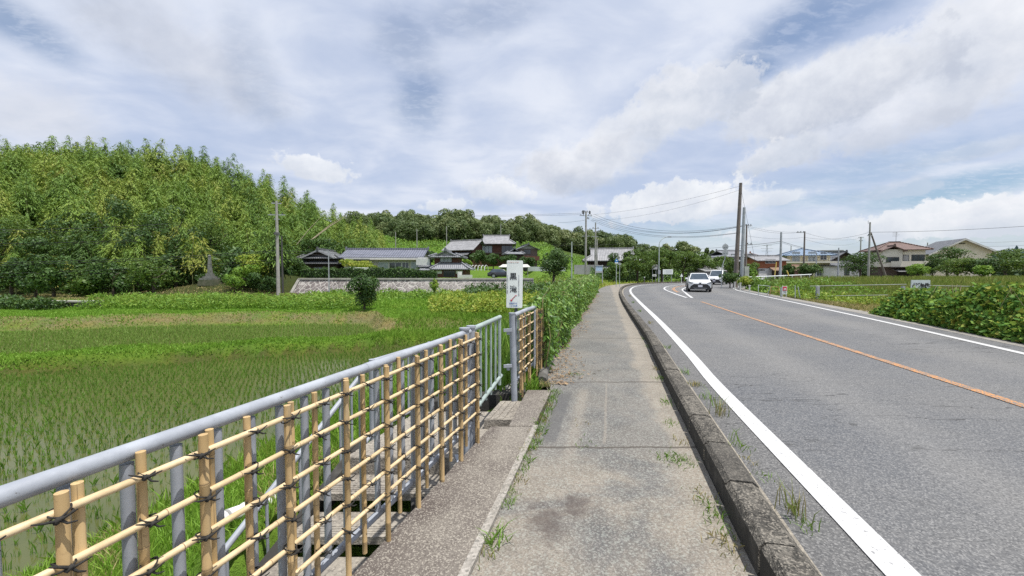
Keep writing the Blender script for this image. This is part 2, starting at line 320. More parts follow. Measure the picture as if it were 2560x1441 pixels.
def ground(x, y):
    x = np.asarray(x, float); y = np.asarray(y, float)
    dW = sdist(x, y, W_); dS = -sdist(x, y, S_)
    e1 = edge1(x); e2 = np.maximum(edge2(x), e1 + 1.8)
    B = np.where(y < e1, -2.06, np.where(y < e1 + 1.7, -1.52 - .06 * np.sin(x * 1.3), -1.76))
    B = np.where((y > e1 - .35) & (y <= e1), -2.06 + (y - e1 + .35) / .35 * .5, B)
    ris = -1.76 + .72 * sst((y - e2 + .1) / 2.0) + .05 * np.sin(x * .7 + y)
    B = np.where(y > e2, ris, B)
    # beyond: plateau behind the stone wall, slopes, hills
    fx = np.interp(x, [-400, 20, 45, 70, 100], [1, 1, .5, .15, 0])
    pl_ = sst((x + 28.5) / 1.2) * sst((y - 45.4) / .5) * (1 - sst((x - 1) / 4)) * 1.9
    gl = 1.9 * sst((y - 33) / 28) * sst((x - 0) / 5) * fx
    B = B + np.where(y > 26, np.maximum(pl_, gl), 0) + np.where(y > 45, 1.9 * (1 - sst((x + 28.5) / 1.2)) * sst((y - 45) / 15) * fx * 0.5, 0)
    up = np.clip(y - 66, 0, 29) * .10 * fx
    A = np.interp(x, [-400, -100, -58, 10, 35, 60, 90], [5, 8, 19, 14, 8, 3.0, 0]); tt = np.clip((y - 93) / 97, 0, 1)
    B = B + up + A * tt ** .72 + 18.5 * sst((-x - 21) / 62) * sst((y - 42) / 46) * (1 - sst((y - 100) / 45))
    z = B
    bank_ = -.10 - .35 * np.clip(dW - .35, 0, 99)
    bank_ = np.where(y < 4.9, -.12 - .40 * np.clip(dW - 1.2, 0, 99), bank_)
    z = np.where(dW > 0, np.maximum(z, bank_), z)
    # stairwell cut
    t_ = xf(y) - x; st = -.3 - np.clip(3.4 - y, 0, 9) * .5
    z = np.where((t_ > -.45) & (t_ < 1.3) & (y < 4.75), np.minimum(z, st - .12), z)
    rt = -.12 - .22 * sst((dS - .3) / 2.5) - 0 * x
    rt = np.where(x > 0, rt, rt)
    z = np.where(dS > 0, np.where(dW < 0, rt, z), z)
    z = np.where((dW <= 0) & (dS <= 0), -.14, z)
    # far side of the road bend
    z = np.where((dW > 0) & (x > 12) & (y > 40), np.minimum(z, -.1 + .06 * np.clip(dW - 1, 0, 40) * fx + np.where(y > 93, (A * tt), 0)), z)
    z = z + np.where(dS > 0, 17 * np.exp(-(((x - 262) / 75) ** 2 + ((y - 285) / 60) ** 2)) + 11 * np.exp(-(((x - 175) / 75) ** 2 + ((y - 300) / 60) ** 2)), 0)
    z = z + 26 * np.exp(-(((x - 760) / 160) ** 2 + ((y - 560) / 120) ** 2)) + 13 * np.exp(-(((x - 75) / 40) ** 2 + ((y - 220) / 45) ** 2))
    z = z + 1.45 * np.exp(-(((x + 33.9) / 6.5) ** 2 + ((y - 45.5) / 3.8) ** 2))
    return z
def gz(x, y): return float(ground(np.array([float(x)]), np.array([float(y)]))[0])
# ------------------------------------------------------------ ground sheet
gx = np.unique(np.round(np.concatenate([[-4000, -2000, -1200, -800, -500], np.arange(-400, -150, 25), np.arange(-150, -60, 5), np.arange(-60, -12, 1.0), np.arange(-12, 3, .16), np.arange(3, 32, .8), np.arange(32, 120, 3.5), np.arange(120, 900, 22), [1200, 2000, 4000]]), 3))
gy = np.unique(np.round(np.concatenate([[-600, -200, -80], np.arange(-40, -3, 2), np.arange(-3, 8, .16), np.arange(8, 30, .33), np.arange(30, 70, .8), np.arange(70, 230, 4), np.arange(230, 700, 18), [900, 1400, 2400, 4000]]), 3))
GX, GY = np.meshgrid(gx, gy); GZ = ground(GX, GY)
GZ = GZ + np.where(GY > 26, (rg.random(GZ.shape) - .5) * .12, (rg.random(GZ.shape) - .5) * .02)
nx, ny = len(gx), len(gy)
ii = (np.arange(ny - 1)[:, None] * nx + np.arange(nx - 1)[None]).ravel()
def terrain_mat():
    m_, q_, b, o = newmat('meadow'); P = wpos(q_)
    a = q_.n.new('ShaderNodeAttribute'); a.attribute_name = 'tint'
    n1 = q_.noise(P, .9, 6, .65); n2 = q_.noise(P, 9.0, 4, .6)
    c = q_.mix(q_.ss(n1, .3, .7, .0, .55), a.outputs['Color'], q_.mix(1.0, a.outputs['Color'], (1.55, 1.2, .75), 'MULTIPLY'))
    c = q_.mix(q_.ss(n2, .35, .7, 0, .5), c, q_.mix(1.0, c, (.45, .5, .4), 'MULTIPLY'))
    q_.put(b.inputs['Base Color'], c); b.inputs['Roughness'].default_value = .9; b.inputs['Specular IOR Level'].default_value = .15
    q_.put(b.inputs['Normal'], q_.bump(q_.m('ADD', q_.noise(P, 4.0, 6, .7), q_.noise(P, 22.0, 3, .7)), .8, .12))
    return m_
MT = terrain_mat()
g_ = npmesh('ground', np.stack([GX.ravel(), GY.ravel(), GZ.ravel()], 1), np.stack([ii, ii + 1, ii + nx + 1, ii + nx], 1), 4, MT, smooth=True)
tag(g_, None, None, None, 'structure')
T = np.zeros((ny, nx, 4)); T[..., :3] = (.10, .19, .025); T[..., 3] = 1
dW, dS = sdist(GX, GY, W_), -sdist(GX, GY, S_)
e1, e2 = edge1(GX), np.maximum(edge2(GX), edge1(GX) + 1.8)
def zone(mask, c): T[mask, :3] = c
zone((dW > 0) & (GY < e2) & (GZ < -1.7), (.085, .105, .03))
zone((dW > 0) & (GY > e2 + 1.75) & (GY < 44) & (T[..., 1] == .19), (.12, .24, .03))
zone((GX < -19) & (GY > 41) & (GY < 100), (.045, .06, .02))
zone((GY > 110) & (dW > 0), (.05, .085, .02))
zone((dW > 0) & (GY > 34) & (GY < 41) & (GX < -13) & (GX > -27), (.24, .20, .09))
zone((dW > 0) & (GY > 33) & (GY < 60) & (GX > 2), (.16, .15, .07))
zone((dS > 0) & (GY < 70), (.13, .17, .035))
zone((dS > 0) & (dS < 5.5) & (GY > 13.2) & (GY < 22.5), (.30, .25, .13))
zone((dS > .3) & (dS < 4) & (GY > 14) & (GY < 19.5), (.50, .47, .42))
zone((dW <= 0) & (dS <= 0), (.25, .23, .18))
qq = (GY - e2); wq = np.exp(-((qq - 1.0) / .8) ** 2) * np.clip(.85 + .25 * np.sin(GX * .5) + .3 * np.sin(GX * 1.7 + GY * 1.5) + .25 * rg.standard_normal(GX.shape), 0, 1) * (dW > 3) * .92
T[..., :3] = T[..., :3] * (1 - wq[..., None]) + np.array([.20, .175, .10]) * wq[..., None]
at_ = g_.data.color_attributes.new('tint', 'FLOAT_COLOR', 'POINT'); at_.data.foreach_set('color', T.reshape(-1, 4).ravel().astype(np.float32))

# ------------------------------------------------------------ paddies
def water_mat():
    m_, q_, b, o = newmat('muddy_water'); P = wpos(q_)
    c = q_.mix(q_.ss(q_.noise(P, .5, 5, .6), .35, .7), (.092, .100, .032), (.068, .080, .022))
    q_.put(b.inputs['Base Color'], c); b.inputs['Roughness'].default_value = .16; b.inputs['Specular IOR Level'].default_value = .26
    q_.put(b.inputs['Normal'], q_.bump(q_.noise(P, 16, 3, .5), .12, .01)); return m_
MW = water_mat()
xs_ = np.linspace(-70, 1, 72)
w1 = MB(); w1.add([(x, -14, -2.0) for x in xs_] + [(x, float(edge1(x)), -2.0) for x in xs_], [(i, i + 1, 73 + i, 72 + i) for i in range(71)])
tag(w1.build('paddy_water', MW, fix=False), None, None, None, 'structure')
w2 = MB(); w2.add([(x, float(edge1(x)) + 1.2, -1.69) for x in xs_] + [(x, float(max(edge2(x), edge1(x) + 1.8)) + .1, -1.69) for x in xs_], [(i, i + 1, 73 + i, 72 + i) for i in range(71)])
tag(w2.build('upper_paddy_water', MW, fix=False), None, None, None, 'structure')

# ------------------------------------------------------------ road, footway, kerb
def ribbon(name, A, B, cols, n, mats, za, zb=None, kind='structure', zf=None):
    A = resamp(A, n); B = resamp(B, n); zb = za if zb is None else zb
    t = np.linspace(0, 1, cols)[None, :, None]; P = A[:, None, :] * (1 - t) + B[:, None, :] * t
    Z = (za * (1 - t) + zb * t) * np.ones((n, 1, 1)); V = np.concatenate([P, Z], 2).reshape(-1, 3)
    i = (np.arange(n - 1)[:, None] * cols + np.arange(cols - 1)[None]).ravel()
    o = npmesh(name, V, np.stack([i, i + 1, i + cols + 1, i + cols], 1), 4, mats, smooth=False)
    return tag(o, None, None, None, kind)
def agg(q_, P, scale, base, light, dark, amt=.5):
    """exposed aggregate: small light and dark chips"""
    cid = q_.vor(P, scale, 'F1', 1.0, 'Color'); r = q_.sep(cid)[0]
    c = q_.mix(q_.m('MULTIPLY', q_.ss(r, .62, .95), amt), base, light); c = q_.mix(q_.m('MULTIPLY', q_.ss(r, .32, .05), amt), c, dark)
    return c
def cracks(q_, P, scale, w=.02, dist=.6):
    Pw = q_.vm('ADD', P, q_.vm('SCALE', q_.vm('SUBTRACT', q_.noise(P, 1.3, 4, .6, 0, 1), (.5, .5, .5)), None)); Pw.node.inputs[0].default_value
    v = q_.vor(Pw, scale, 'DISTANCE_TO_EDGE'); return q_.ss(v, w, 0.0)
def road_mat():
    m_, q_, b, o = newmat('asphalt'); P = wpos(q_); at2 = q_.n.new('ShaderNodeAttribute'); at2.attribute_name = 'across'
    u = at2.outputs['Fac']
    base = q_.mix(q_.ss(q_.noise(P, .35, 6, .65, .3), .3, .7), (.092, .097, .106), (.132, .131, .129))
    wear = q_.m('ADD', q_.ss(q_.m('ABSOLUTE', q_.m('SUBTRACT', u, .27)), .09, 0.0), q_.ss(q_.m('ABSOLUTE', q_.m('SUBTRACT', u, .73)), .10, 0.0))
    base = q_.mix(q_.m('MULTIPLY', wear, .42), base, (.19, .186, .178))
    base = q_.mix(q_.ss(u, .085, .070, 0, .7), base, (.105, .103, .10))
    c = agg(q_, P, 118, base, (.30, .295, .285), (.045, .046, .05), .52); c = agg(q_, P, 55, c, (.22, .215, .205), (.075, .075, .077), .2)
    ln = q_.noise(q_.vm('MULTIPLY', P, (.9, 5.0, 1)), .42, 5, .55, .25); cr = q_.ss(q_.m('ABSOLUTE', q_.m('SUBTRACT', ln, .5)), .006, .0015)
    cr = q_.m('MULTIPLY', cr, q_.ss(q_.noise(P, .2, 3, .5), .45, .52)); c = q_.mix(q_.m('MULTIPLY', cr, .75), c, (.03, .03, .03))
    q_.put(b.inputs['Base Color'], c); b.inputs['Roughness'].default_value = .82; b.inputs['Specular IOR Level'].default_value = .35
    q_.put(b.inputs['Normal'], q_.bump(q_.vor(P, 95), .35, .006)); return m_
n_ = 420
rd = ribbon('road', offset(K_, -.14), S_, 26, n_, road_mat(), 0.0)
atr = rd.data.attributes.new('across', 'FLOAT', 'POINT'); atr.data.foreach_set('value', np.tile(np.linspace(0, 1, 26), n_).astype(np.float32))
# concrete gutter strip between the kerb and the carriageway edge line
def dusty_mat(name, base, base2, light, dark, sc=70, amt=.5, stain=None):
    m_, q_, b, o = newmat(name); P = wpos(q_)
    c = q_.mix(q_.ss(q_.noise(P, 1.1, 7, .68, .3), .34, .66), base, base2); c = agg(q_, P, sc, c, light, dark, amt)
    c = q_.mix(q_.ss(q_.noise(P, 5, 5, .7), .56, .8, 0, .5), c, dark)
    q_.put(b.inputs['Base Color'], c); b.inputs['Roughness'].default_value = .9; b.inputs['Specular IOR Level'].default_value = .2
    q_.put(b.inputs['Normal'], q_.bump(q_.m('ADD', q_.vor(P, sc), q_.noise(P, 25, 4, .7)), .4, .008)); return m_
MGUT = dusty_mat('sandy_gutter', (.30, .27, .22), (.22, .20, .17), (.42, .38, .31), (.12, .11, .09), 90)
ribbon('road_gutter', offset(K_, -.20), offset(K_, -.31), 3, n_, MGUT, .004)
MSH = dusty_mat('verge_concrete', (.27, .255, .23), (.20, .19, .175), (.36, .34, .30), (.11, .10, .09), 80)
ribbon('road_shoulder', offset(S_, .42), offset(S_, -.12), 4, n_, MSH, .004)
def paint_mat(name, c1, wearc, amt, sc=9):
    m_, q_, b, o = newmat(name); P = wpos(q_)
    w = q_.m('ADD', q_.m('MULTIPLY', q_.noise(P, sc, 7, .72), .6), q_.m('MULTIPLY', q_.vor(P, 60), .5))
    c = q_.mix(q_.ss(w, amt, amt + .12), c1, wearc); q_.put(b.inputs['Base Color'], c); b.inputs['Roughness'].default_value = .6
    q_.put(b.inputs['Normal'], q_.bump(q_.vor(P, 95), .2, .004)); return m_
MWH = paint_mat('white_road_paint', (.50, .50, .495), (.24, .24, .24), .655)
MOR = paint_mat('orange_road_paint', (.56, .245, .06), (.16, .145, .13), .47, 6)
MWH2 = paint_mat('worn_white_paint', (.66, .66, .65), (.25, .25, .25), .58)
def strip(name, C, w, mt, a=0.0, b=1.0, z=.008, n=300):
    C = resamp(C, 600)[int(a * 599):max(int(b * 599), int(a * 599) + 2)]
    return ribbon(name, offset(C, w / 2), offset(C, -w / 2), 3, n, mt, z)
def frac(C, y):
    C = resamp(C, 600); return float(np.argmin(abs(C[:, 1] - y)) / 599)
strip('edge_line_marking', L_, .17, MWH, 0, frac(L_, 61)); strip('far_edge_line_marking', R_, .16, MWH)
strip('centre_line_marking', C_, .13, MOR, 0, frac(C_, 21))
HL = catmull([(10.75, 24.1), (12.2, 29.5), (14.6, 37.5), (17.8, 44.8), (22.5, 52), (27, 56)], 14)
HR = catmull([(11.0, 23.9), (13.0, 29.2), (16.2, 37.2), (20.1, 44.2), (24.6, 50.0), (29, 54)], 14)
strip('median_line_marking', HL, .16, MWH, z=.008); strip('median_line_marking', HR, .16, MWH, z=.008)
hm = MB(); HLr, HRr = resamp(HL, 60), resamp(HR, 60)
for i in range(10, 56, 2):
    a, b = HLr[i], HRr[i]; d = (b - a); d = d / max(np.linalg.norm(d), .01); a = a + d * .12; b = b - d * .12
    tt_ = HLr[i + 1] - HLr[i]; tt_ = tt_ / np.linalg.norm(tt_) * .12
    hm.add([(*a, .008), (*b, .008), (*(b + tt_), .008), (*(a + tt_), .008)], [(0, 1, 2, 3)])
tag(hm.build('median_hatch_marking', MWH2, fix=False), None, None, None, 'structure')
HC = (resamp(HL, 60) + resamp(HR, 60)) / 2
ribbon('median_centre_marking', offset(HC[12:52], .13), offset(HC[12:52], -.13), 3, 60, MOR, .012)

def foot_mat():
    m_, q_, b, o = newmat('footway_asphalt'); P = wpos(q_)
    asp = q_.mix(q_.ss(q_.noise(P, .8, 5, .6), .35, .65), (.095, .094, .092), (.140, .136, .130))
    sand = q_.mix(q_.ss(q_.noise(P, 3.0, 5, .6), .3, .7), (.27, .235, .19), (.215, .188, .152))
    px_, py_, _z = q_.sep(P)
    dk = q_.m('SUBTRACT', q_.m('ADD', q_.m('MULTIPLY', py_, .24), .77), px_)            # distance from the kerb foot
    near = q_.ss(py_, 3.35, 2.7); sn = q_.noise(P, .95, 6, .62, .5)
    ms = q_.m('MULTIPLY', q_.ss(sn, .38, .56), q_.m('ADD', .25, q_.m('MULTIPLY', near, .68)))
    ms = q_.m('MAXIMUM', ms, q_.m('MULTIPLY', q_.ss(q_.m('ADD', dk, q_.m('MULTIPLY', q_.m('SUBTRACT', sn, .5), .5)), .36, .18), .9))
    seam = q_.m('SUBTRACT', px_, q_.m('SUBTRACT', q_.m('MULTIPLY', py_, .25), .7)); dl = q_.ss(q_.m('ADD', seam, q_.m('MULTIPLY', q_.m('SUBTRACT', q_.noise(P, 5, 4, .6), .5), .35)), .36, .28)
    band = q_.m('MULTIPLY', q_.ss(q_.m('ADD', q_.m('ABSOLUTE', q_.m('SUBTRACT', seam, .38)), q_.m('MULTIPLY', q_.noise(P, 7, 4, .6), .12)), .17, .07), q_.m('MULTIPLY', q_.ss(py_, 2.9, 3.3), q_.ss(py_, 5.2, 4.8)))
    c = q_.mix(ms, asp, sand); c = q_.mix(q_.m('MULTIPLY', band, .4), c, (.28, .24, .19))
    c = agg(q_, P, 165, c, (.38, .36, .325), (.085, .08, .07), .38); c = agg(q_, P, 90, c, (.34, .36, .32), (.11, .10, .09), .35)
    st = q_.m('MINIMUM', q_.vm('DISTANCE', q_.vm('MULTIPLY', P, (1.0, .9, 0.0)), (.20, 2.08, 0.0)), q_.vm('DISTANCE', q_.vm('MULTIPLY', P, (1.1, 1.2, 0.0)), (.47, 2.98, 0.0))); st = q_.ss(q_.m('ADD', st, q_.m('MULTIPLY', q_.m('SUBTRACT', q_.noise(P, 7, 6, .7), .5), .62)), .20, .03)
    c = q_.mix(q_.m('MULTIPLY', st, .62), c, (.07, .055, .05))
    tar = q_.m('MULTIPLY', q_.ss(q_.m('ADD', q_.m('ABSOLUTE', q_.m('SUBTRACT', seam, .16)), q_.m('MULTIPLY', q_.noise(P, 9, 4, .6), .1)), .15, .11), q_.m('MULTIPLY', q_.ss(py_, 3.3, 3.5), q_.ss(py_, 5.0, 4.7)))
    c = q_.mix(q_.m('MULTIPLY', tar, .65), c, (.085, .085, .087))
    # transverse joints and a long trench cut
    wy = q_.m('ADD', py_, q_.m('MULTIPLY', q_.m('SUBTRACT', q_.noise(P, 3.0, 4, .6), .5), .10))
    j = None
    for yy in (3.32, 5.35, 9.0, 13.1, 17.6, 22.5):
        v = q_.ss(q_.m('ABSOLUTE', q_.m('SUBTRACT', wy, yy)), .022 + yy * .001, .006); j = v if j is None else q_.m('MAXIMUM', j, v)
    tr = q_.m('MULTIPLY', q_.ss(q_.m('ABSOLUTE', q_.m('SUBTRACT', q_.m('ADD', seam, q_.m('MULTIPLY', q_.noise(P, 6, 2, .5), .03)), .68)), .018, .006), q_.m('MULTIPLY', q_.ss(py_, 3.35, 3.45), q_.ss(py_, 5.3, 5.2)))
    c = q_.mix(q_.m('MULTIPLY', j, .8), c, (.07, .06, .05)); c = q_.mix(q_.m('MULTIPLY', tr, .4), c, (.26, .23, .19))
    q_.put(b.inputs['Base Color'], c); b.inputs['Roughness'].default_value = .88; b.inputs['Specular IOR Level'].default_value = .25
    q_.put(b.inputs['Normal'], q_.bump(q_.m('ADD', q_.vor(P, 88), q_.m('MULTIPLY', j, -3.0)), .45, .006)); return m_
ribbon('sidewalk', W_, offset(K_, .0), 10, n_, foot_mat(), .004)
ribbon('sidewalk_bed', offset(W_, .02), K_, 2, n_, M('bed', (.2, .18, .15)), -.05)
# kerb: cast blocks, each a thing
def kerb_mat():
    m_, q_, b, o = newmat('mossy_concrete'); P = wpos(q_); oi = q_.n.new('ShaderNodeObjectInfo').outputs['Random']
    c = q_.mix(q_.ss(q_.noise(P, 2.2, 7, .72), .35, .62), (.165, .152, .13), (.06, .056, .05))
    c = q_.mix(q_.ss(q_.noise(P, 24, 7, .8), .46, .60, 0, .85), c, (.026, .025, .023)); c = agg(q_, P, 110, c, (.34, .31, .26), (.05, .05, .045), .5)
    c = q_.mix(q_.m('MULTIPLY', q_.ss(oi, .65, .9), .5), c, (.07, .066, .06))
    q_.put(b.inputs['Base Color'], c); b.inputs['Roughness'].default_value = .92; b.inputs['Specular IOR Level'].default_value = .15
    q_.put(b.inputs['Normal'], q_.bump(q_.m('ADD', q_.noise(P, 40, 5, .7), q_.vor(P, 110)), .6, .008)); return m_
MKB = kerb_mat()
MKF = M('moss_and_shade_face', (.030, .028, .025), (.075, .07, .062), 9, .95, bump=.6, bs=30, world=True, lo=.45, hi=.75)  # footway-side kerb face: black moss, with that side's shade put into the colour
KA = resamp(K_, 1200); ks = np.r_[0, np.cumsum(np.linalg.norm(np.diff(KA, axis=0), axis=1))]
def ksec(P, T_):
    nrm = np.array([T_[1], -T_[0]])         # towards the road
    prof = [(0, -.06), (.0, .155), (.030, .185), (.155, .187), (.192, .160), (.20, -.02)]
    return [(P[0] + nrm[0] * d, P[1] + nrm[1] * d, z) for d, z in prof]
s0 = 3.0; idx = 0
while s0 < 96:
    ln_ = .6 if s0 < 60 else 2.0; gap = .022; e_ = s0 + ln_ - gap; k = 2 if s0 < 60 else 4; mb = MB(); rings = []
    hj = rnd.uniform(-.004, .006); dj = rnd.uniform(-.006, .006)
    for t in np.linspace(s0, e_, k + 1):
        P = np.array([np.interp(t, ks, KA[:, 0]), np.interp(t, ks, KA[:, 1])]); Q = np.array([np.interp(t + .1, ks, KA[:, 0]), np.interp(t + .1, ks, KA[:, 1])]); T_ = (Q - P) / np.linalg.norm(Q - P)
        rings.append([(a + dj, b, z + (hj if z > .1 else 0)) for a, b, z in ksec(P, T_)])
    vs = [v for r_ in rings for v in r_]; n6 = 6
    fs = [(i * n6 + j, i * n6 + j + 1, (i + 1) * n6 + j + 1, (i + 1) * n6 + j) for i in range(k) for j in range(5)] + [tuple(range(6)), tuple(range(k * 6 + 5, k * 6 - 1, -1))]
    mb.add(vs, fs); idx += 1
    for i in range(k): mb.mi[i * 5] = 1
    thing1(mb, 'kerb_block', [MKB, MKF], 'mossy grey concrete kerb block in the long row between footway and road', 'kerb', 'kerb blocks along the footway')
    s0 += ln_

# rough concrete rim at the foot of the vine fence
MRIM = M('weathered_rim', (.13, .125, .115), (.07, .068, .06), 5, .9, bump=.5, bs=25, world=True)
Wr = resamp(W_, 800); Wr = Wr[(Wr[:, 1] > 5.2) & (Wr[:, 1] < 31)]
mb = MB(); mb.tube([(p[0] - .06, p[1], .02 + .015 * math.sin(i * 1.7)) for i, p in enumerate(Wr[::3])], .075, 8)
thing1(mb, 'fence_footing', MRIM, 'rounded dark concrete rim along the foot of the overgrown fence', 'footing')

# ------------------------------------------------------------ slab, landing and stairs
def slab_mat():
    m_, q_, b, o = newmat('washed_concrete'); P = wpos(q_)
    c = q_.mix(q_.ss(q_.noise(P, 1.6, 6, .65, .3), .36, .64), (.205, .185, .16), (.135, .118, .105))
    px_, py_, _z = q_.sep(P); dl = q_.m('SUBTRACT', px_, q_.m('SUBTRACT', q_.m('MULTIPLY', py_, .31), 1.41))
    moss = q_.ss(q_.m('ADD', dl, q_.m('MULTIPLY', q_.m('SUBTRACT', q_.noise(P, 3, 5, .65), .5), .55)), .30, .05)
    c = q_.mix(q_.m('MULTIPLY', moss, .75), c, (.075, .06, .055)); c = agg(q_, P, 150, c, (.42, .39, .33), (.08, .07, .06), .55)
    q_.put(b.inputs['Base Color'], c); b.inputs['Roughness'].default_value = .9; b.inputs['Specular IOR Level'].default_value = .2
    q_.put(b.inputs['Normal'], q_.bump(q_.vor(P, 105), .5, .006)); return m_
MSL = slab_mat(); MCON = dusty_mat('old_concrete', (.29, .265, .225), (.20, .18, .155), (.40, .36, .30), (.09, .08, .07), 60, .5)
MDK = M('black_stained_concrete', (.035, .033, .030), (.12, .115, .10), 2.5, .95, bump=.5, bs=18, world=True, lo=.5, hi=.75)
mb = MB(); y0, y1 = -1.2, 3.72
mb.slab([(xf(y0) + .05, y0, .03), (xseam(y0), y0, .03), (xseam(y1) - .02, y1, .03), (xf(y1) + .05, y1, .03)], .75)
thing1(mb, 'concrete_slab', [MSL], 'long brown grey washed concrete slab between the near fence and the footway', 'slab', bevel=.008)
mb = MB(); mb.slab([(xf(3.73) + .22, 3.735, .03), (xseam(3.73) - .02, 3.735, .03), (xseam(4.9) - .03, 4.9, .03), (xf(4.9) + .08, 4.9, .03)], .5)
thing1(mb, 'concrete_slab', [MSL], 'short paler concrete slab at the top of the stairs by the sign', 'slab', bevel=.008)
mb = MB(); mb.cur = 0
mb.slab([(xseam(-1.2) - .02, -1.2, .036), (xseam(-1.2) + .03, -1.2, .036), (xseam(3.74) + .02, 3.74, .036), (xseam(3.74) - .03, 3.74, .036)], .05)
thing1(mb, 'slab_edging', [dusty_mat('edging', (.33, .31, .28), (.24, .22, .19), (.45, .42, .38), (.1, .1, .09), 80)], 'thin pale edging strip between the slab and the footway', 'edging')
st = root('stairs', 'concrete stairs with grooved treads going down behind the near fence', 'stairs', (-.9, 2.5, -.9), world=True)
wst = 1.12
mb = MB(); mb.slab([(xf(3.4) - wst, 3.4, -.12), (xf(3.4) + .04, 3.4, -.12), (xf(4.55) + .1, 4.55, -.12), (xf(4.55) - wst, 4.55, -.12)], .22); mb.build('landing', MCON, st, bevel=.01)
mb = MB(); mb.slab([(xf(4.0) - .12, 4.02, -.02), (xf(4.0) + .3, 4.02, -.02), (xf(4.5) + .25, 4.62, -.02), (xf(4.5) - .12, 4.62, -.02)], .1)
for k in range(3): mb.slab([(xf(4.0) - .10 + k * .07, 4.03, -.012), (xf(4.0) - .06 + k * .07, 4.03, -.012), (xf(4.5) - .06 + k * .07, 4.6, -.012), (xf(4.5) - .10 + k * .07, 4.6, -.012)], .008)
mb.build('step', MCON, st)
for k in range(1, 11):
    yf = 3.42 - .3 * k; zt = -.12 - .15 * k; mb = MB()
    mb.slab([(xf(yf) - wst, yf - .03, zt), (xf(yf) + .04, yf - .03, zt), (xf(yf + .27) + .04, yf + .27, zt), (xf(yf + .27) - wst, yf + .27, zt)], .06)
    for g in range(4):
        yy = yf + .0 + g * .028; mb.slab([(xf(yy) - wst + .06, yy, zt + .005), (xf(yy), yy, zt + .005), (xf(yy + .012), yy + .014, zt + .005), (xf(yy + .012) - wst + .06, yy + .014, zt + .005)], .006)
    mb.build('step', MCON, st, bevel=.006)
mb = MB(); P0, P1 = 3.4, .1
for side, off in ((0, -wst - .09), (1, .05)):
    a, b = xf(P0) + off, xf(P1) + off
    poly = [(P0 + .3, -.14), (P1, -.14 - .5 * (P0 - P1)), (P1, -.5 - .5 * (P0 - P1)), (P0 + .3, -.9)]
    n4 = 4; V = [(a + (b - a) * (P0 - y) / (P0 - P1), y, z - (.08 if side else -.06)) for y, z in poly]; V2 = [(x + (.08 if not side else .05), y, z) for x, y, z in V]
    mb.add(V + V2, [(0, 1, 2, 3), (7, 6, 5, 4)] + [(i, (i + 1) % 4, 4 + (i + 1) % 4, 4 + i) for i in range(4)])
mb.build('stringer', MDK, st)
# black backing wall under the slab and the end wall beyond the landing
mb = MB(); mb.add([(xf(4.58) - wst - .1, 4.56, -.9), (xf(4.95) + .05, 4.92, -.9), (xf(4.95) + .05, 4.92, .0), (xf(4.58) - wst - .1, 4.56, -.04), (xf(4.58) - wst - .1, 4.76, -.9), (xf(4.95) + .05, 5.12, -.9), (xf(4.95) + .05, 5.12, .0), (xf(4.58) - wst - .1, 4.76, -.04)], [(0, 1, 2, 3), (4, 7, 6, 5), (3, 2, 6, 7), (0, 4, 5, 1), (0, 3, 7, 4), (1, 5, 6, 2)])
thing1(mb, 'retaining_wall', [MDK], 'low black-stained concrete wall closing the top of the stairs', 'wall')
mb = MB(); mb.box((xf(3.24) + .06, 3.24, -.12), (.34, .34, .10), .25); mb.cur = 1; mb.box((xf(3.24) + .06, 3.24, -.42), (.26, .26, .50), .25)
mb.cur = 2; px0 = xf(2.98) - .02
mb.cur = 1; mb.box((xf(2.95) - .05, 2.9, -.50), (.42, .10, .62), .28)
mb.cur = 2; mb.prism([(px0 - .16, -.55), (px0 - .19, -.42), (px0 - .15, -.33), (px0 - .17, -.24), (px0 - .06, -.21), (px0 + .04, -.25), (px0 + .02, -.36), (px0 + .05, -.48), (px0 - .04, -.58)], 2.828, 2.834, 'y')
thing1(mb, 'concrete_footing', [MCON, MDK, M('flaking_white_paint', (.75, .78, .80), (.5, .5, .5), 20, .6)], 'dark concrete footing with flaking white paint under the fence post', 'footing')
# ------------------------------------------------------------ near steel fence, gate and bamboo screens
MST = M('galvanised_steel', (.33, .355, .395), (.26, .28, .315), 5, .5, .0, .05, 60)
MRAIL = None
def rail_mat():
    m_, q_, b, o = newmat('weathered_galvanised'); P = opos(q_)
    c = q_.mix(q_.ss(q_.noise(P, 6, 6, .65), .35, .65), (.36, .385, .425), (.27, .29, .325)); c = q_.mix(q_.ss(q_.noise(P, 38, 5, .7), .62, .70, 0, .75), c, (.10, .09, .08)); c = q_.mix(q_.ss(q_.noise(P, 14, 6, .75), .66, .74, 0, .7), c, (.20, .12, .07))
    q_.put(b.inputs['Base Color'], c); q_.put(b.inputs['Roughness'], q_.lin(q_.noise(P, 20, 4, .6), .3, .7, .42, .7)); q_.put(b.inputs['Normal'], q_.bump(q_.noise(P, 70, 4, .6), .12, .004)); return m_
MRAIL = rail_mat()
MST2 = M('galvanised_steel_green', (.33, .40, .375), (.26, .31, .29), 5, .5, 0, .05, 60)
def along(y, off=0.0): return xf(y) - off
fn = root('steel_fence', 'grey tubular steel railing with upright bars on the left of the footway', 'fence', (xf(1.5), 1.5, 0), world=True)
def fpt(y, z, off=0.0): return (xf(y) - off * .955, y + off * .296, z)
mb = MB(); mb.tube([fpt(y, 1.0) for y in np.linspace(-1.4, 3.36, 8)], .0245, 14)
for yj in (.55, 2.05): mb.tube([fpt(yj, 1.0), fpt(yj + .09, 1.0)], .0262, 14)
mb.build('top_rail', MRAIL, fn)
mb = MB(); mb.tube([fpt(y, .16) for y in np.linspace(-1.4, 3.36, 8)], .021, 12); mb.build('bottom_rail', MST, fn)
y = 3.2 - .118 * 38
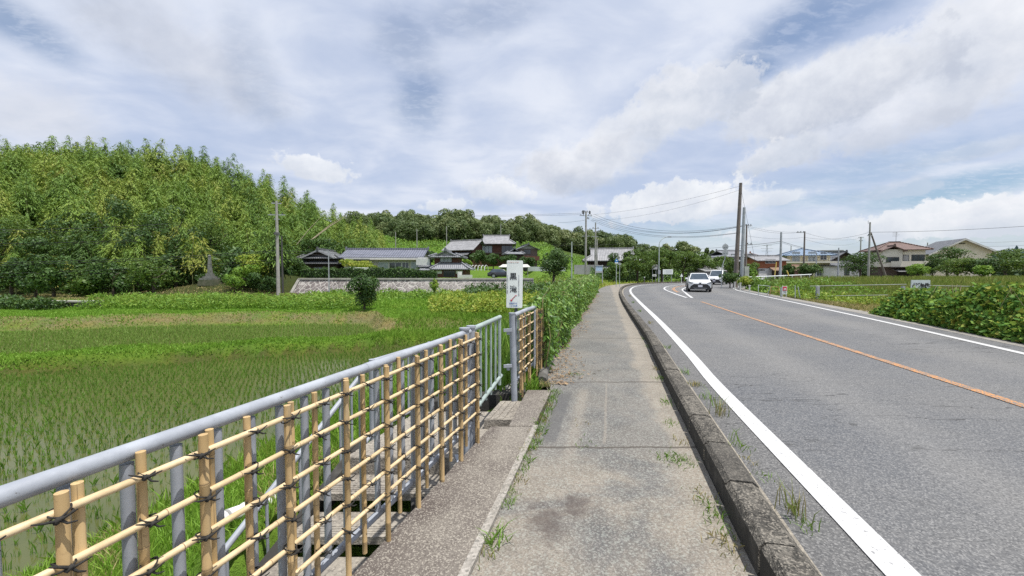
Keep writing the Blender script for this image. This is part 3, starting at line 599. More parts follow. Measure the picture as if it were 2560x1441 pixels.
for i in range(38):
    yy = y + .118 * i
    if yy > 3.2: break
    mb = MB(); mb.tube([fpt(yy, .97), fpt(yy, .16)], .0160, 10); mb.build('bar', MST, fn)
for yy, r_ in ((3.27, .038), (3.40, .034)):
    mb = MB(); mb.tube([fpt(yy, 1.03), fpt(yy, -.12)], r_, 14); mb.tube([fpt(yy, 1.028), fpt(yy, 1.045)], r_ + .008, 14)
    mb.box((xf(yy), yy, -.065), (.16, .15, .012), .29); mb.box((xf(yy) + .045, yy - .02, .86), (.02, .02, .08), .29); mb.build('post', MST, fn)
gt = root('steel_gate', 'greenish grey steel gate with thin bars between fence post and sign', 'gate', (xf(4.0), 4.0, .3), world=True)
def gp(y, z): return (xf(y) - .02 - .09 * (y - 3.4), y, z)
mb = MB(); mb.tube([gp(3.46, 1.0), gp(4.48, 1.0)], .024, 12); mb.build('top_rail', MST2, gt)
mb = MB(); mb.tube([gp(3.46, .24), gp(4.55, .31)], .02, 12); mb.build('bottom_rail', MST2, gt)
for yy in (3.58, 3.74, 3.92, 4.10, 4.28, 4.46): mb = MB(); mb.tube([gp(yy, .98), gp(yy, .22)], .011 if yy < 4.4 else .018, 8); mb.build('bar', MST2, gt)
for z in (.84, .42):
    mb = MB(); mb.box((xf(4.55) - .05, 4.54, z), (.10, .02, .035), .3); mb.box((xf(4.5) - .03, 4.56, z - .02), (.03, .03, .07), .3); mb.build('hinge', MST, gt)
# outer rail on the far side of the stairs
of = root('steel_handrail', 'grey steel handrail with bars on the far side of the stairs', 'handrail', (-1.6, 3.6, 0), world=True)
A_, B_, C2 = (xf(3.95) - 1.22, 3.9, .62), (xf(4.7) - 1.08, 4.9, .62), (xf(1.6) - 1.30, 1.55, -.95)
def lp(a, b, t): return tuple(a[i] + (b[i] - a[i]) * t for i in range(3))
mb = MB(); mb.tube([B_, A_, lp(A_, C2, .03), C2], .022, 12); mb.build('top_rail', MST, of)
lo = lambda p, d: (p[0], p[1], p[2] - d)
mb = MB(); mb.tube([lo(B_, .72), lo(A_, .72), lo(C2, .72)], .018, 10); mb.build('bottom_rail', MST, of)
for i in range(8): p = lp(A_, B_, i / 7); mb = MB(); mb.tube([p, lo(p, .74)], .012, 8); mb.build('bar', MST, of)
for i in range(1, 17): p = lp(A_, C2, i / 17); mb = MB(); mb.tube([p, lo(p, .74)], .011, 8); mb.build('bar', MST, of)
mb = MB(); mb.tube([lo(A_, -.02), lo(A_, .95)], .03, 12); mb.build('post', MST, of)
mb = MB(); mb.tube([lo(B_, -.02), lo(B_, .95)], .03, 12); mb.build('post', MST, of)

def bamboo_mat():
    m_, q_, b, o = newmat('dry_bamboo'); P = opos(q_); x_, y_, z_ = q_.sep(P)
    c = q_.mix(q_.ss(q_.noise(q_.vm('MULTIPLY', P, (1, 1, .25)), 12, 5, .6), .35, .65), (.46, .315, .145), (.58, .415, .215))
    oi = q_.n.new('ShaderNodeObjectInfo').outputs['Random']; c = q_.mix(q_.m('MULTIPLY', oi, .4), c, (.40, .28, .14))
    c = q_.mix(q_.ss(q_.noise(P, 30, 5, .7), .60, .72, 0, .5), c, (.24, .15, .07))
    c = q_.mix(q_.ss(q_.noise(q_.vm('MULTIPLY', P, (1, 1, .12)), 26, 6, .7), .50, .68, 0, .6), c, (.27, .22, .15)); c = q_.mix(q_.ss(q_.noise(q_.vm('MULTIPLY', P, (1, 1, .03)), 160, 2, .5), .60, .66, 0, .55), c, (.16, .11, .06))
    q_.put(b.inputs['Base Color'], c); b.inputs['Roughness'].default_value = .55; b.inputs['Specular IOR Level'].default_value = .25
    q_.put(b.inputs['Normal'], q_.bump(q_.noise(q_.vm('MULTIPLY', P, (1, 1, .08)), 90, 3, .6), .12, .004)); return m_
MBM = bamboo_mat()
MBH = M('pale_bamboo', (.66, .52, .32), (.52, .39, .22), 14, .5, 0, .1, 60)
MNODE = M('bamboo_node', (.22, .15, .08), (.30, .21, .12), 30, .7)
MTIE = M('black_palm_rope', (.012, .011, .010), (.03, .028, .025), 60, .85, 0, .3, 300)
def bam_pole(name, a, b, r, mt, parent, nodes=True):
    a, b = Vector(a), Vector(b); Ln = (b - a).length; pts = [a]; rs = [r]; t = rnd.uniform(.05, .2)
    while nodes and t < Ln - .04:
        for dt, k in ((-.006, 1.0), (-.003, 1.09), (.001, 1.02), (.004, 1.10), (.008, 1.0)): pts.append(a + (b - a) * ((t + dt) / Ln)); rs.append(r * k)
        t += rnd.uniform(.20, .29)
    pts.append(b); rs.append(r * .96); mb = MB(); mb.tube(pts, rs, 14); mb.cur = 1; dr = (b - a).normalized()
    for i in range(3, len(pts) - 1, 5): mb.tube([pts[i] - dr * .0012, pts[i] + dr * .0012], r * 1.075, 12)
    return mb.build(name, [mt, MNODE], parent)
def tie_mesh(nm, r):
    mb = MB()
    for k, tl in enumerate((.5, -.45)):
        pts = []
        for i in range(13):
            a = 2 * PI * i / 12; pts.append((math.cos(a) * (r + .006), math.sin(a) * (r + .012), math.cos(a) * tl * r * 1.3 + .004 * k))
        mb.tube(pts, .0022, 6, False)
    mb.tube([(r * .5, -r - .016, 0), (r * .2, -r - .024, .006), (-.004, -r - .018, -.004)], .0062, 6)
    for sx, sz in ((1, .6), (-1, .8), (.8, -.7)):
        mb.tube([(.004, -r - .02, 0), (sx * .018, -r - .028, sz * .014), (sx * .036, -r - .024, sz * .022)], [.0035, .003, .0018], 5)
    o = mb.build(nm, MTIE); me = o.data; bpy.data.objects.remove(o); return me
TIE = tie_mesh('rope_tie', .0135)
def tie(p, parent, sc=1.0):
    o = bpy.data.objects.new('rope_tie', TIE); COL.objects.link(o); o.location = Vector(p) - WORLDROOT[parent.name]; o.parent = parent
    o.rotation_euler = (rnd.uniform(-.25, .25), rnd.uniform(-.25, .25), R(60) + rnd.uniform(-.4, .4)); o.scale = (sc, sc, sc)
def screen(rt, line, fronts, backs, hz, zb, zt, ya, yb, r=.0132):
    """bamboo lattice in front of a railing; line(y, off) gives plan x"""
    for y in fronts:
        dz = rnd.uniform(-.012, .012)
        bam_pole('bamboo_upright', (line(y, .020), y - .0, zb + dz), (line(y, .020) + rnd.uniform(-.006, .006), y, zt + dz), r, MBM, rt)
        y2 = y + .05
        bam_pole('bamboo_upright', (line(y2, -.016), y2, zb + .04 + dz), (line(y2, -.016), y2, zt + dz - .004), r * .92, MBM, rt)
        for z in hz: tie((line(y, .010), y + .004, z), rt, r / .0132)
    for y in backs:
        dz = rnd.uniform(-.015, .015)
        bam_pole('bamboo_upright', (line(y, -.022), y, zb + .10 + dz), (line(y, -.022), y, zt + dz), r * .92, MBM, rt)
        for z in hz: tie((line(y, -.006), y, z), rt, .95 * r / .0132)
    for z in hz:
        bam_pole('bamboo_rail', (line(ya, .002), ya, z), (line(yb, .002), yb, z + rnd.uniform(-.008, .008)), r * .76, MBH, rt)
s1 = root('bamboo_screen', 'pale bamboo lattice tied with black rope to the near steel railing', 'screen', (xf(1.8), 1.8, 0), world=True)
screen(s1, lambda y, o: xf(y) + .058 + o, [v * .928 - .01 for v in (.005, .33, .655, .98, 1.305, 1.63, 1.955, 2.28, 2.61, 2.94, 3.27, 3.62)], [v * .955 for v in (.17, .50, .82, 1.13, 1.445, 1.755, 2.07, 2.39, 2.71, 3.07, 3.36)], [.285, .415, .545, .675, .805, .935], -.035, .995, -.4, 3.42)

# second fence, beyond the sign, mostly buried in vines
f2 = root('steel_fence', 'overgrown grey steel railing running from the sign along the footway', 'fence', (.1, 4.7, 0), world=True)
def x2(y, o=0.0): return float(np.interp(y, *[resamp(W_, 500)[:, k] for k in (1, 0)])) - .17 + o if y > 5.4 else .02 + (y - 4.65) * .25 + o
mb = MB(); mb.tube([(x2(y), y, 1.0) for y in np.linspace(4.66, 30, 40)], .028, 12); mb.build('top_rail', MST, f2)
mb = MB(); mb.tube([(x2(y), y, .18) for y in np.linspace(4.66, 30, 40)], .02, 10); mb.build('bottom_rail', MST, f2)
for i in range(30): yy = 4.8 + i * .125; mb = MB(); mb.tube([(x2(yy), yy, .98), (x2(yy), yy, .18)], .011, 6); mb.build('bar', MST, f2)
mb = MB(); mb.tube([(.0, 4.62, 1.02), (.03, 4.62, -.02)], .036, 14); mb.tube([(0, 4.62, 1.02), (0, 4.62, 1.035)], .04, 14); mb.build('post', MST, f2)
for yy in (6.6, 8.6, 10.6, 12.6, 15, 18, 21, 24, 27, 30): mb = MB(); mb.tube([(x2(yy), yy, 1.02), (x2(yy), yy, -.1)], .03, 8); mb.build('post', MST, f2)
s2 = root('bamboo_screen', 'bamboo lattice on the railing right of the sign, its far end in leaves', 'screen', (.1, 5.2, 0), world=True)
screen(s2, lambda y, o: x2(y) + .055 + o, [4.78, 5.25, 5.75, 6.25], [4.95, 5.1, 5.42, 5.58, 5.92, 6.08], [.30, .43, .56, .69, .82, .95], -.02, .99, 4.68, 6.45)
s3 = root('bamboo_screen', 'bamboo lattice panel showing through a gap in the vine leaves', 'screen', (1.2, 8.2, 0), world=True)
screen(s3, lambda y, o: x2(y) + .06 + o, [7.3, 8.2, 9.1, 10.0], [7.6, 7.9, 8.5, 8.8, 9.4, 9.7], [.43, .56, .69, .82, .95], -.02, .99, 7.1, 10.2)

# ------------------------------------------------------------ waterfall sign
MWB = M('white_enamel', (.80, .84, .81), (.74, .78, .75), 5, .35, 0); MBK = M('black_ink', (.01, .012, .016), (.015, .015, .02), 5, .6); MBL = M('blue_ink', (.02, .12, .42), (.03, .14, .45), 5, .6); MRD = M('red_ink', (.55, .03, .07), (.5, .03, .06), 5, .6)
MGI = M('faded_grey_ink', (.23, .22, .26), (.32, .30, .33), 60, .7); MPK = M('faded_red_ink', (.55, .25, .22), (.6, .35, .3), 60, .7)
sg_y = 5.15; tl_ = at(1263, 652, sg_y); br = at(1302.5, 770, sg_y)
sw, sh_ = br.x - tl_.x, tl_.z - br.z; scx, scz = (br.x + tl_.x) / 2, (br.z + tl_.z) / 2
sg = root('signboard', 'white upright signboard with two large black characters and a red stair arrow', 'sign', (scx, sg_y, 0), R(-4))
def rrect(w, h, r, n=5):
    P = []
    for cx, cz, a0 in ((w / 2 - r, h / 2 - r, 0), (-w / 2 + r, h / 2 - r, 90), (-w / 2 + r, -h / 2 + r, 180), (w / 2 - r, -h / 2 + r, 270)):
        for i in range(n + 1): a = R(a0 + 90 * i / n); P.append((cx + r * math.cos(a), cz + r * math.sin(a)))
    return P
mb = MB(); mb.prism([(x, z + scz) for x, z in rrect(sw, sh_, .016)], -.004, .0, 'y'); mb.prism([(x + .0, z + scz) for x, z in rrect(sw + .004, sh_ + .004, .016)], .000, .035, 'y'); b_ = mb.build('board', MWB, sg)
b_.rotation_euler = (0, R(.8), 0)
mb = MB(); mb.tube([(.035, .06, scz + .2), (.035, .06, gz(scx, sg_y) - .1)], .022, 12); mb.build('post', M('dark_post', (.10, .12, .12), (.07, .08, .08), 8, .5), sg)
def text(body, x, z, size, mt, parent, y=-.006, name='lettering', align='CENTER', sx=1.0, rz=0.0, bold=0.0):
    cu = bpy.data.curves.new(name, 'FONT'); cu.body = body; cu.size = size; cu.align_x = align; cu.align_y = 'CENTER'; cu.extrude = .0005; cu.offset = bold; cu.materials.append(mt)
    o = bpy.data.objects.new(name, cu); COL.objects.link(o); bpy.context.view_layer.update(); me = bpy.data.meshes.new_from_object(o.evaluated_get(bpy.context.evaluated_depsgraph_get())); bpy.data.objects.remove(o); o = bpy.data.objects.new(name, me); COL.objects.link(o); o.parent = parent; o.location = (x, y, z); o.rotation_euler = (PI / 2, 0, rz); o.scale = (sx, 1, 1); return o
def sgz(py): return tl_.z - (py - 652) / 118 * sh_
text('黒', .002, sgz(692.5), .098, MBK, sg, bold=.0016); text('滝', .004, sgz(724.5), .098, MBK, sg, bold=.0016)
text('階段降りて', .004, sgz(759), .021, MBL, sg, bold=.0006); text('１５０ｍ先', .004, sgz(765), .021, MBL, sg, bold=.0006)
for s_, xx, t0 in (('いにしえの里たねまきようこの大地道', .075, 684), ('ひとときのいにしえの道　黒滝峠', -.072, 685)):
    text('\n'.join(s_), xx, sgz(t0 + (len(s_) - 1) * 1.85), .0165, MGI, sg)
text('吉川の里いにしえの道', .0, sgz(656.5), .0145, MPK, sg)
ar = [(739, 1292), (739, 1288.2), (741.5, 1288.2), (741.5, 1286), (744, 1286), (744, 1283.6), (746.4, 1283.6), (746.4, 1281.2), (749, 1281.2), (749, 1278.6)]
ax_ = lambda px: (px - 1282.8) / 39.5 * sw
mb = MB()
for (y1_, x1_), (y2_, x2_) in zip(ar[:-1], ar[1:]):
    a, b = (ax_(x1_), sgz(y1_)), (ax_(x2_), sgz(y2_)); h = .0024
    mb.prism([(min(a[0], b[0]) - h, min(a[1], b[1]) - h), (max(a[0], b[0]) + h, min(a[1], b[1]) - h), (max(a[0], b[0]) + h, max(a[1], b[1]) + h), (min(a[0], b[0]) - h, max(a[1], b[1]) + h)], -.0065, -.0045 - .0001 * len(mb.v) / 8, 'y')
mb.prism([(ax_(1275.4), sgz(749.5)), (ax_(1277.6), sgz(754.6)), (ax_(1282.2), sgz(750.5))], -.0070, -.0046, 'y'); mb.build('stair_arrow', MRD, sg)

# drain pipes on the bank
mb = MB(); mb.tube([at(1215, 1003, 5.0), at(1262, 985, 5.15), at(1308, 958, 5.3)], .085, 18, False); mb.tube([at(1215, 1003, 5.0), at(1262, 985, 5.15), at(1308, 958, 5.3)], .074, 18, False)
thing1(mb, 'drain_pipe', [M('stained_pipe', (.33, .33, .30), (.15, .14, .12), 9, .7)], 'stained grey drain pipe with an open end under the sign post', 'pipe')
mb = MB(); a, b = at(566, 1292, 3.0), at(735, 1232, 3.7); mb.tube([a, a + (b - a) * .22, a + (b - a) * .221, b], [.052, .052, .062, .062], 16); mb.tube([a + Vector((-.04, -.1, -.02)), a], [.045, .052], 16, False)
thing1(mb, 'drain_pipe', [M('white_pipe', (.72, .72, .72), (.55, .54, .52), 6, .4)], 'white plastic drain pipe lying on the grass bank below the near fence', 'pipe')
# ------------------------------------------------------------ buildings
def tile_mat(name, c1, c2, pitch=.28, wx=.35, rough=.5, lichen=None):
    m_, q_, b, o = newmat(name); tcn = q_.n.new('ShaderNodeTexCoord'); P = tcn.outputs['Object']; N = tcn.outputs['Normal']
    x_, y_, z_ = q_.sep(P); nx_, ny_, nz_ = q_.sep(N)
    side = q_.m('GREATER_THAN', q_.m('ABSOLUTE', nx_), q_.m('ABSOLUTE', ny_))
    u = q_.m('ADD', q_.m('MULTIPLY', x_, q_.m('SUBTRACT', 1.0, side)), q_.m('MULTIPLY', y_, side))
    s_ = q_.m('SINE', q_.m('MULTIPLY', u, 2 * PI / pitch)); rw = q_.m('FRACT', q_.m('MULTIPLY', z_, 1 / (wx * .45)))
    c = q_.mix(q_.ss(q_.noise(P, 1.2, 6, .65), .3, .7), c1, c2); c = q_.mix(q_.m('MULTIPLY', q_.ss(s_, -.2, -.9), .6), c, tuple(k * .35 for k in c1))
    c = q_.mix(q_.m('MULTIPLY', q_.ss(rw, .16, .0), .6), c, tuple(k * .4 for k in c1))
    if lichen: c = q_.mix(q_.ss(q_.noise(q_.vm('MULTIPLY', P, (1, 1, .4)), 3, 6, .7), .5, .65, 0, .6), c, lichen)
    q_.put(b.inputs['Base Color'], c); b.inputs['Roughness'].default_value = rough
    q_.put(b.inputs['Normal'], q_.bump(q_.m('ADD', q_.m('MULTIPLY', s_, .5), rw), .8, .05)); return m_
def plank_mat(name, c1, c2, pitch=.18):
    m_, q_, b, o = newmat(name); P = opos(q_); x_, y_, z_ = q_.sep(P); u = q_.m('ADD', x_, q_.m('MULTIPLY', y_, 1.0))
    c = q_.mix(q_.noise(q_.vm('MULTIPLY', P, (3, 3, .5)), 2.2, 6, .65), c1, c2); g = q_.m('FRACT', q_.m('MULTIPLY', u, 1 / pitch))
    c = q_.mix(q_.m('MULTIPLY', q_.ss(g, .12, .03), .7), c, (.01, .008, .007)); q_.put(b.inputs['Base Color'], c); b.inputs['Roughness'].default_value = .85; return m_
TG = tile_mat('silver_grey_tiles', (.27, .28, .30), (.19, .20, .22)); TB = tile_mat('blue_grey_tiles', (.13, .14, .18), (.19, .20, .245), .36, .45)
TD = tile_mat('dark_grey_tiles', (.11, .115, .125), (.20, .205, .215)); TW = tile_mat('brown_tiles', (.20, .125, .105), (.14, .095, .08), .3, .5)
TL = tile_mat('weathered_pale_tiles', (.36, .36, .37), (.22, .22, .23), .3, .4, lichen=(.14, .14, .13)); TBL = tile_mat('blue_slate', (.17, .24, .34), (.22, .29, .38), .45, .4)
TR = tile_mat('red_metal_roof', (.42, .15, .10), (.36, .12, .09), .4, 9); TM = M('sheet_roof', (.36, .36, .36), (.24, .24, .235), 2, .5)
WOOD = plank_mat('reddish_planks', (.14, .055, .032), (.075, .035, .025)); WDK = plank_mat('dark_planks', (.045, .030, .024), (.085, .055, .04)); WGB = plank_mat('grey_brown_planks', (.15, .115, .095), (.10, .08, .07))
PL = M('cream_plaster', (.72, .68, .57), (.64, .60, .50), .8, .85); PW = M('white_plaster', (.66, .66, .64), (.52, .52, .50), .8, .85); PG = M('grey_plaster', (.36, .36, .36), (.28, .28, .28), .8, .85)
PY = M('yellow_cream_siding', (.72, .65, .45), (.66, .59, .41), .6, .8); BRK = M('orange_brick', (.34, .12, .055), (.25, .09, .045), 6, .85); PB = M('beige_siding', (.50, .47, .41), (.42, .395, .34), 1, .85)
GLS = M('window_glass', (.035, .045, .055), (.06, .07, .08), .5, .12, 0, spec=.8); FRW = M('pale_frame', (.62, .62, .60), (.5, .5, .5), 4, .5); FRD = M('dark_frame', (.05, .04, .035), (.08, .07, .06), 4, .6); CUR = M('curtained_glass', (.42, .46, .48), (.28, .32, .34), 1.5, .25)
def gable(mb, x0, x1, y0, y1, ez, rh, ov=.5, axis='x', t=.13, cap=True):
    if axis == 'x':
        ym = (y0 + y1) / 2; sl_ = rh / ((y1 - y0) / 2); zo = ez - ov * sl_; zr = ez + rh
        mb.slab([(x0 - ov, y0 - ov, zo), (x1 + ov, y0 - ov, zo), (x1 + ov, ym, zr), (x0 - ov, ym, zr)], t)
        mb.slab([(x1 + ov, y1 + ov, zo), (x0 - ov, y1 + ov, zo), (x0 - ov, ym + .004, zr), (x1 + ov, ym + .004, zr)], t)
        if cap:
            mb.box(((x0 + x1) / 2, ym, zr + .1), (x1 - x0 + 2 * ov + .1, .32, .26), top=(1, .6))
            for sx in (x0 - ov - .05, x1 + ov + .05): mb.box((sx, ym, zr + .18), (.22, .42, .5), top=(.8, .5))
    else:
        xm = (x0 + x1) / 2; sl_ = rh / ((x1 - x0) / 2); zo = ez - ov * sl_; zr = ez + rh
        mb.slab([(x0 - ov, y1 + ov, zo), (x0 - ov, y0 - ov, zo), (xm, y0 - ov, zr), (xm, y1 + ov, zr)], t)
        mb.slab([(x1 + ov, y0 - ov, zo), (x1 + ov, y1 + ov, zo), (xm + .004, y1 + ov, zr), (xm + .004, y0 - ov, zr)], t)
        if cap:
            mb.box((xm, (y0 + y1) / 2, zr + .1), (.32, y1 - y0 + 2 * ov + .1, .26), top=(.6, 1))
            mb.box((xm, y0 - ov - .05, zr + .16), (.42, .22, .5), top=(.5, .8))
def gwall(mb, x0, x1, y0, y1, ez, rh, axis='x', t=.1):
    if axis == 'x':
        ym = (y0 + y1) / 2
        for xx in (x0, x1 - t): mb.prism([(y0, ez), (y1, ez), (ym, ez + rh - .12)], xx, xx + t, 'x')
    else:
        xm = (x0 + x1) / 2
        for yy in (y0, y1 - t): mb.prism([(x0, ez), (x1, ez), (xm, ez + rh - .12)], yy, yy + t, 'y')
def hip(mb, x0, x1, y0, y1, ez, h, ov=.5, inset=None, t=.13, cap=True):
    """hip roof; inset = (dx,dy) to inner rectangle for a skirt, None = full hip with ridge along x"""
    X0, X1, Y0, Y1 = x0 - ov, x1 + ov, y0 - ov, y1 + ov
    if inset: a0, a1, b0, b1 = X0 + inset[0], X1 - inset[0], Y0 + inset[1], Y1 - inset[1]
    else: d = (Y1 - Y0) / 2; b0 = b1 = (Y0 + Y1) / 2; a0, a1 = X0 + d, X1 - d; 
    if not inset and a0 > a1: a0 = a1 = (X0 + X1) / 2
    zt = ez + h; e = .002
    F_ = [[(X0, Y0, ez), (X1, Y0, ez), (a1, b0, zt), (a0, b0, zt)], [(X1, Y1, ez), (X0, Y1, ez), (a0, b1 + e, zt), (a1, b1 + e, zt)], [(X0, Y1, ez), (X0, Y0, ez), (a0, b0, zt), (a0, b1, zt)], [(X1, Y0, ez), (X1, Y1, ez), (a1, b1, zt), (a1, b0, zt)]]
    for f in F_: mb.slab(f, t)
    if cap:
        for a, b in (((X0, Y0), (a0, b0)), ((X1, Y0), (a1, b0)), ((X0, Y1), (a0, b1)), ((X1, Y1), (a1, b1))): mb.tube([(a[0], a[1], ez + .05), (b[0], b[1], zt + .05)], .13, 6)
        if not inset: mb.box(((a0 + a1) / 2, b0, zt + .08), (a1 - a0 + .3, .3, .22))
def win(rt, x, z, w, h, face='f', at_=0.0, fr=FRD, gl=GLS, bars=1, name='window'):
    mb = MB(); t = .07; pr = .06
    def B(cx, cz, ww, hh, dep, off):
        if face == 'f': mb.box((cx, at_ - off, cz), (ww, dep, hh))
        else: s_ = -1 if face == 'l' else 1; mb.box((at_ + s_ * off, cx, cz), (dep, ww, hh))
    B(x, z + h / 2 + t / 2, w + 2 * t, t, pr, .02); B(x, z - h / 2 - t / 2, w + 2 * t, t, pr + .04, .02)
    for s_ in (-1, 1): B(x + s_ * (w / 2 + t / 2), z, t, h, pr, .02)
    for i in range(1, bars + 1): B(x - w / 2 + w * i / (bars + 1), z, .06, h, .03, .03)
    o = mb.build(name, fr, rt); mb = MB(); B(x, z, w, h, .02, .012); mb.build('pane', gl, o); return o
def walls(rt, mt, x0, x1, y0, y1, z0, z1, name='wall'):
    mb = MB(); mb.box(((x0 + x1) / 2, (y0 + y1) / 2, (z0 + z1) / 2), (x1 - x0, y1 - y0, z1 - z0)); return mb.build(name, mt, rt)
def place(pxc, Y, z=None): x = X(pxc, Y); return (x, Y, gz(x, Y) - .05 if z is None else z)
def mpp(Y): return Y / F

# 1 long low house on the stone wall
Y = 58; k = mpp(Y); zb = .8
h = root('house', 'long single-storey house with blue grey tiled roof above the stone wall', 'house', (X(956, Y), Y, zb), 0)
hw = 104 * k; ez, rz_ = Zz(640, Y) - zb, Zz(624, Y + 2.5) - zb
mb = MB(); mb.cur = 0; mb.box((0, 2.6, ez / 2), (2 * hw - 1.0, 5.0, ez)); gwall(mb, -hw + .5, hw - .5, .1, 5.1, ez, rz_ - ez); mb.build('wall', PB, h)
mb = MB(); gable(mb, -hw + .4, hw - .5, .1, 5.1, ez, rz_ - ez, .55); mb.build('roof', TB, h)
mb = MB(); mb.box((.4, -.48, ez - .42), (2 * hw - .6, .05, .22)); mb.build('gutter_board', FRW, h)
mb = MB(); mb.box((2.2, -.25, ez - .58), (2 * hw - 4.6, .7, .10)); mb.build('soffit', PB, h)
for a_, w_, g_, hh in ((-.3, 1.4, CUR, 1.5), (1.5, 1.7, GLS, 1.5), (3.0, .9, GLS, 1.5), (4.6, 1.5, CUR, 1.6)): win(h, a_ + .4, ez - 1.75, w_, hh, 'f', .1, FRW, g_, 1)
# 2 traditional house left
Y = 59; k = mpp(Y); h = root('house', 'dark traditional house with a curved-gable tiled roof left of the long house', 'house', (X(796, Y), Y, zb))
hw = 45 * k; e1_, e2_, ap = Zz(657, Y) - zb, Zz(644, Y) - zb, Zz(622, Y) - zb
walls(h, WDK, -hw, hw, .3, 6, 0, e1_); walls(h, WDK, -hw + .3, hw - .3, .6, 5.7, e1_, e2_ + .2, 'upper_wall')
mb = MB(); hip(mb, -hw, hw, .3, 6, e1_ - .1, .45, .5, (.9, .9)); mb.build('lower_roof', TD, h)
mb = MB(); hip(mb, -hw + .2, hw - .2, .5, 5.8, e2_ - .1, .5, .7, (.9, .7)); gable(mb, -hw + .45, hw - .45, .25, 5.3, e2_ + .12, ap - e2_ - .25, .4, 'y', .2); mb.build('roof', TD, h)
mb = MB(); gwall(mb, -hw + .5, hw - .5, .35, 5.2, e2_ + .1, ap - e2_ - .3, 'y'); mb.build('gable_wall', WDK, h)
mb = MB()
for s_ in (-1, 1): mb.slab([(0, -.22, ap - .16), (s_ * (hw - .2), -.22, e2_ + .02), (s_ * (hw - .2), -.16, e2_ + .02), (0, -.16, ap - .16)], .24)
mb.build('bargeboard', M('grey_plaster_trim', (.40, .41, .42)), h)
win(h, .1, .95, 1.9, 1.3, 'f', .3, FRD, CUR, 2)
# 3 two-storey wooden house right
Y = 55; k = mpp(Y); h = root('house', 'two-storey brown wooden house with two tiled roofs beside the long house', 'house', (X(1117, Y), Y, zb))
u0, u1 = -34 * k, 26 * k; l0, l1 = -30 * k, 47 * k; eL, tL, eU, ap = Zz(671, Y) - zb, Zz(657, Y) - zb, Zz(641, Y) - zb, Zz(624, Y) - zb
walls(h, WOOD, l0, l1, 0, 6, 0, eL); walls(h, WOOD, u0, u1, .9, 5.4, eL, eU + .15, 'upper_wall')
mb = MB(); hip(mb, l0, l1, 0, 6, eL - .1, tL - eL + .1, .6, (1.3, 1.4)); mb.build('lower_roof', TG, h)
mb = MB(); hip(mb, u0, u1, .9, 5.4, eU - .05, .42, .75, (1.1, .8)); gable(mb, u0 + .25, u1 - .25, .6, 5.0, eU + .18, ap - eU - .3, .3, 'y', .16); mb.build('roof', TG, h)
mb = MB(); gwall(mb, u0 + .3, u1 - .3, .6, 4.9, eU + .15, ap - eU - .35, 'y'); mb.build('gable_wall', PG, h)
mb = MB(); mb.box((l0 - 1.35, 1.8, eL / 2 - .1), (2.6, 3.4, eL - .2)); mb.build('annexe_wall', WDK, h)
mb = MB(); mb.slab([(l0 - 2.9, -.3, eL - .25), (l0 + .0, -.3, eL - .25), (l0 + .0, 3.2, eL + .55), (l0 - 2.9, 3.2, eL + .55)], .12); mb.build('annexe_roof', TG, h)
mb = MB(); mb.box((l0 - 1.8, 1.2, eL + .9), (1.9, 1.2, .9)); mb.box((l0 - 1.9, 1.2, eL + 1.4), (1.3, .8, .3)); mb.build('roof_tank', FRW, h)
for xx in (-1.15, 1.75): 
    mb = MB(); mb.box((xx, -.02, eL - .55), (.95, .05, .42)); mb.build('plaster_panel', PW, h)
win(h, .35, eL - .75, 1.5, .75, 'f', 0, FRD, GLS, 3); win(h, -.25, (tL + eU) / 2, 1.6, .7, 'f', .9, FRD, CUR, 2); win(h, 2.2, 1.3, .7, .6, 'r', l1, FRD, GLS, 0)
# 4 large upper house, right block + left wing
Y = 88; k = mpp(Y); zb = gz(X(1230, Y), Y) - .2
h = root('house', 'large brown two-storey house with silver tiled roof on the slope above', 'house', (X(1238, Y), Y, zb))
a0, a1 = -36 * k, 42 * k; e_, ap = Zz(609, Y) - zb, Zz(587, Y + 3) - zb
walls(h, WOOD, a0, a1, 0, 7, 0, e_ + .2)
mb = MB(); hip(mb, a0, a1, 0, 7, e_ - .1, .9, .9, (1.3, 1.3)); gable(mb, a0 + .8, a1 - 1.0, .5, 6.5, e_ + .75, ap - e_ - 1.0, .4); mb.build('roof', TL, h)
mb = MB(); gwall(mb, a0 + .9, a1 - 1.1, .6, 6.4, e_ + .7, ap - e_ - 1.05); mb.build('gable_wall', WDK, h)
for xx, g_ in ((-1.9, CUR), (2.7, GLS)): win(h, xx, e_ - 1.3, 2.4, 1.5, 'f', 0, FRD, g_, 2)
mb = MB(); mb.box((.9, -.35, e_ - 2.2), (6.6, .5, .12)); mb.build('window_ledge', FRD, h)
h = root('house', 'lower reddish wing with a wide sloping tiled roof left of the large upper house', 'house', (X(1152, Y), Y - 3, zb), R(-24))
e_, ap = Zz(620, Y - 3) - zb, Zz(603, Y - 3) - zb
walls(h, WOOD, -3.0, 3.2, 0, 6.0, 0, e_); mb = MB(); gable(mb, -3.0, 3.2, 0, 6.0, e_, ap - e_ + .3, .9); mb.build('roof', TL, h)
mb = MB(); gwall(mb, -3.0, 3.2, 0, 6.0, e_, ap - e_ + .2); mb.build('gable_wall', WOOD, h)
mb = MB(); mb.slab([(-3.4, -1.6, e_ - 1.6), (3.0, -1.6, e_ - 1.6), (3.0, 0, e_ - .9), (-3.4, 0, e_ - .9)], .12); mb.build('lean_to_roof', TD, h)
mb = MB(); mb.box((-.2, -.7, (e_ - 1.6) / 2), (5.8, 1.3, e_ - 1.7)); mb.build('lean_to_wall', WDK, h); win(h, 2.8, e_ - 1.2, 1.6, .7, 'r', 3.2, FRD, GLS, 2)
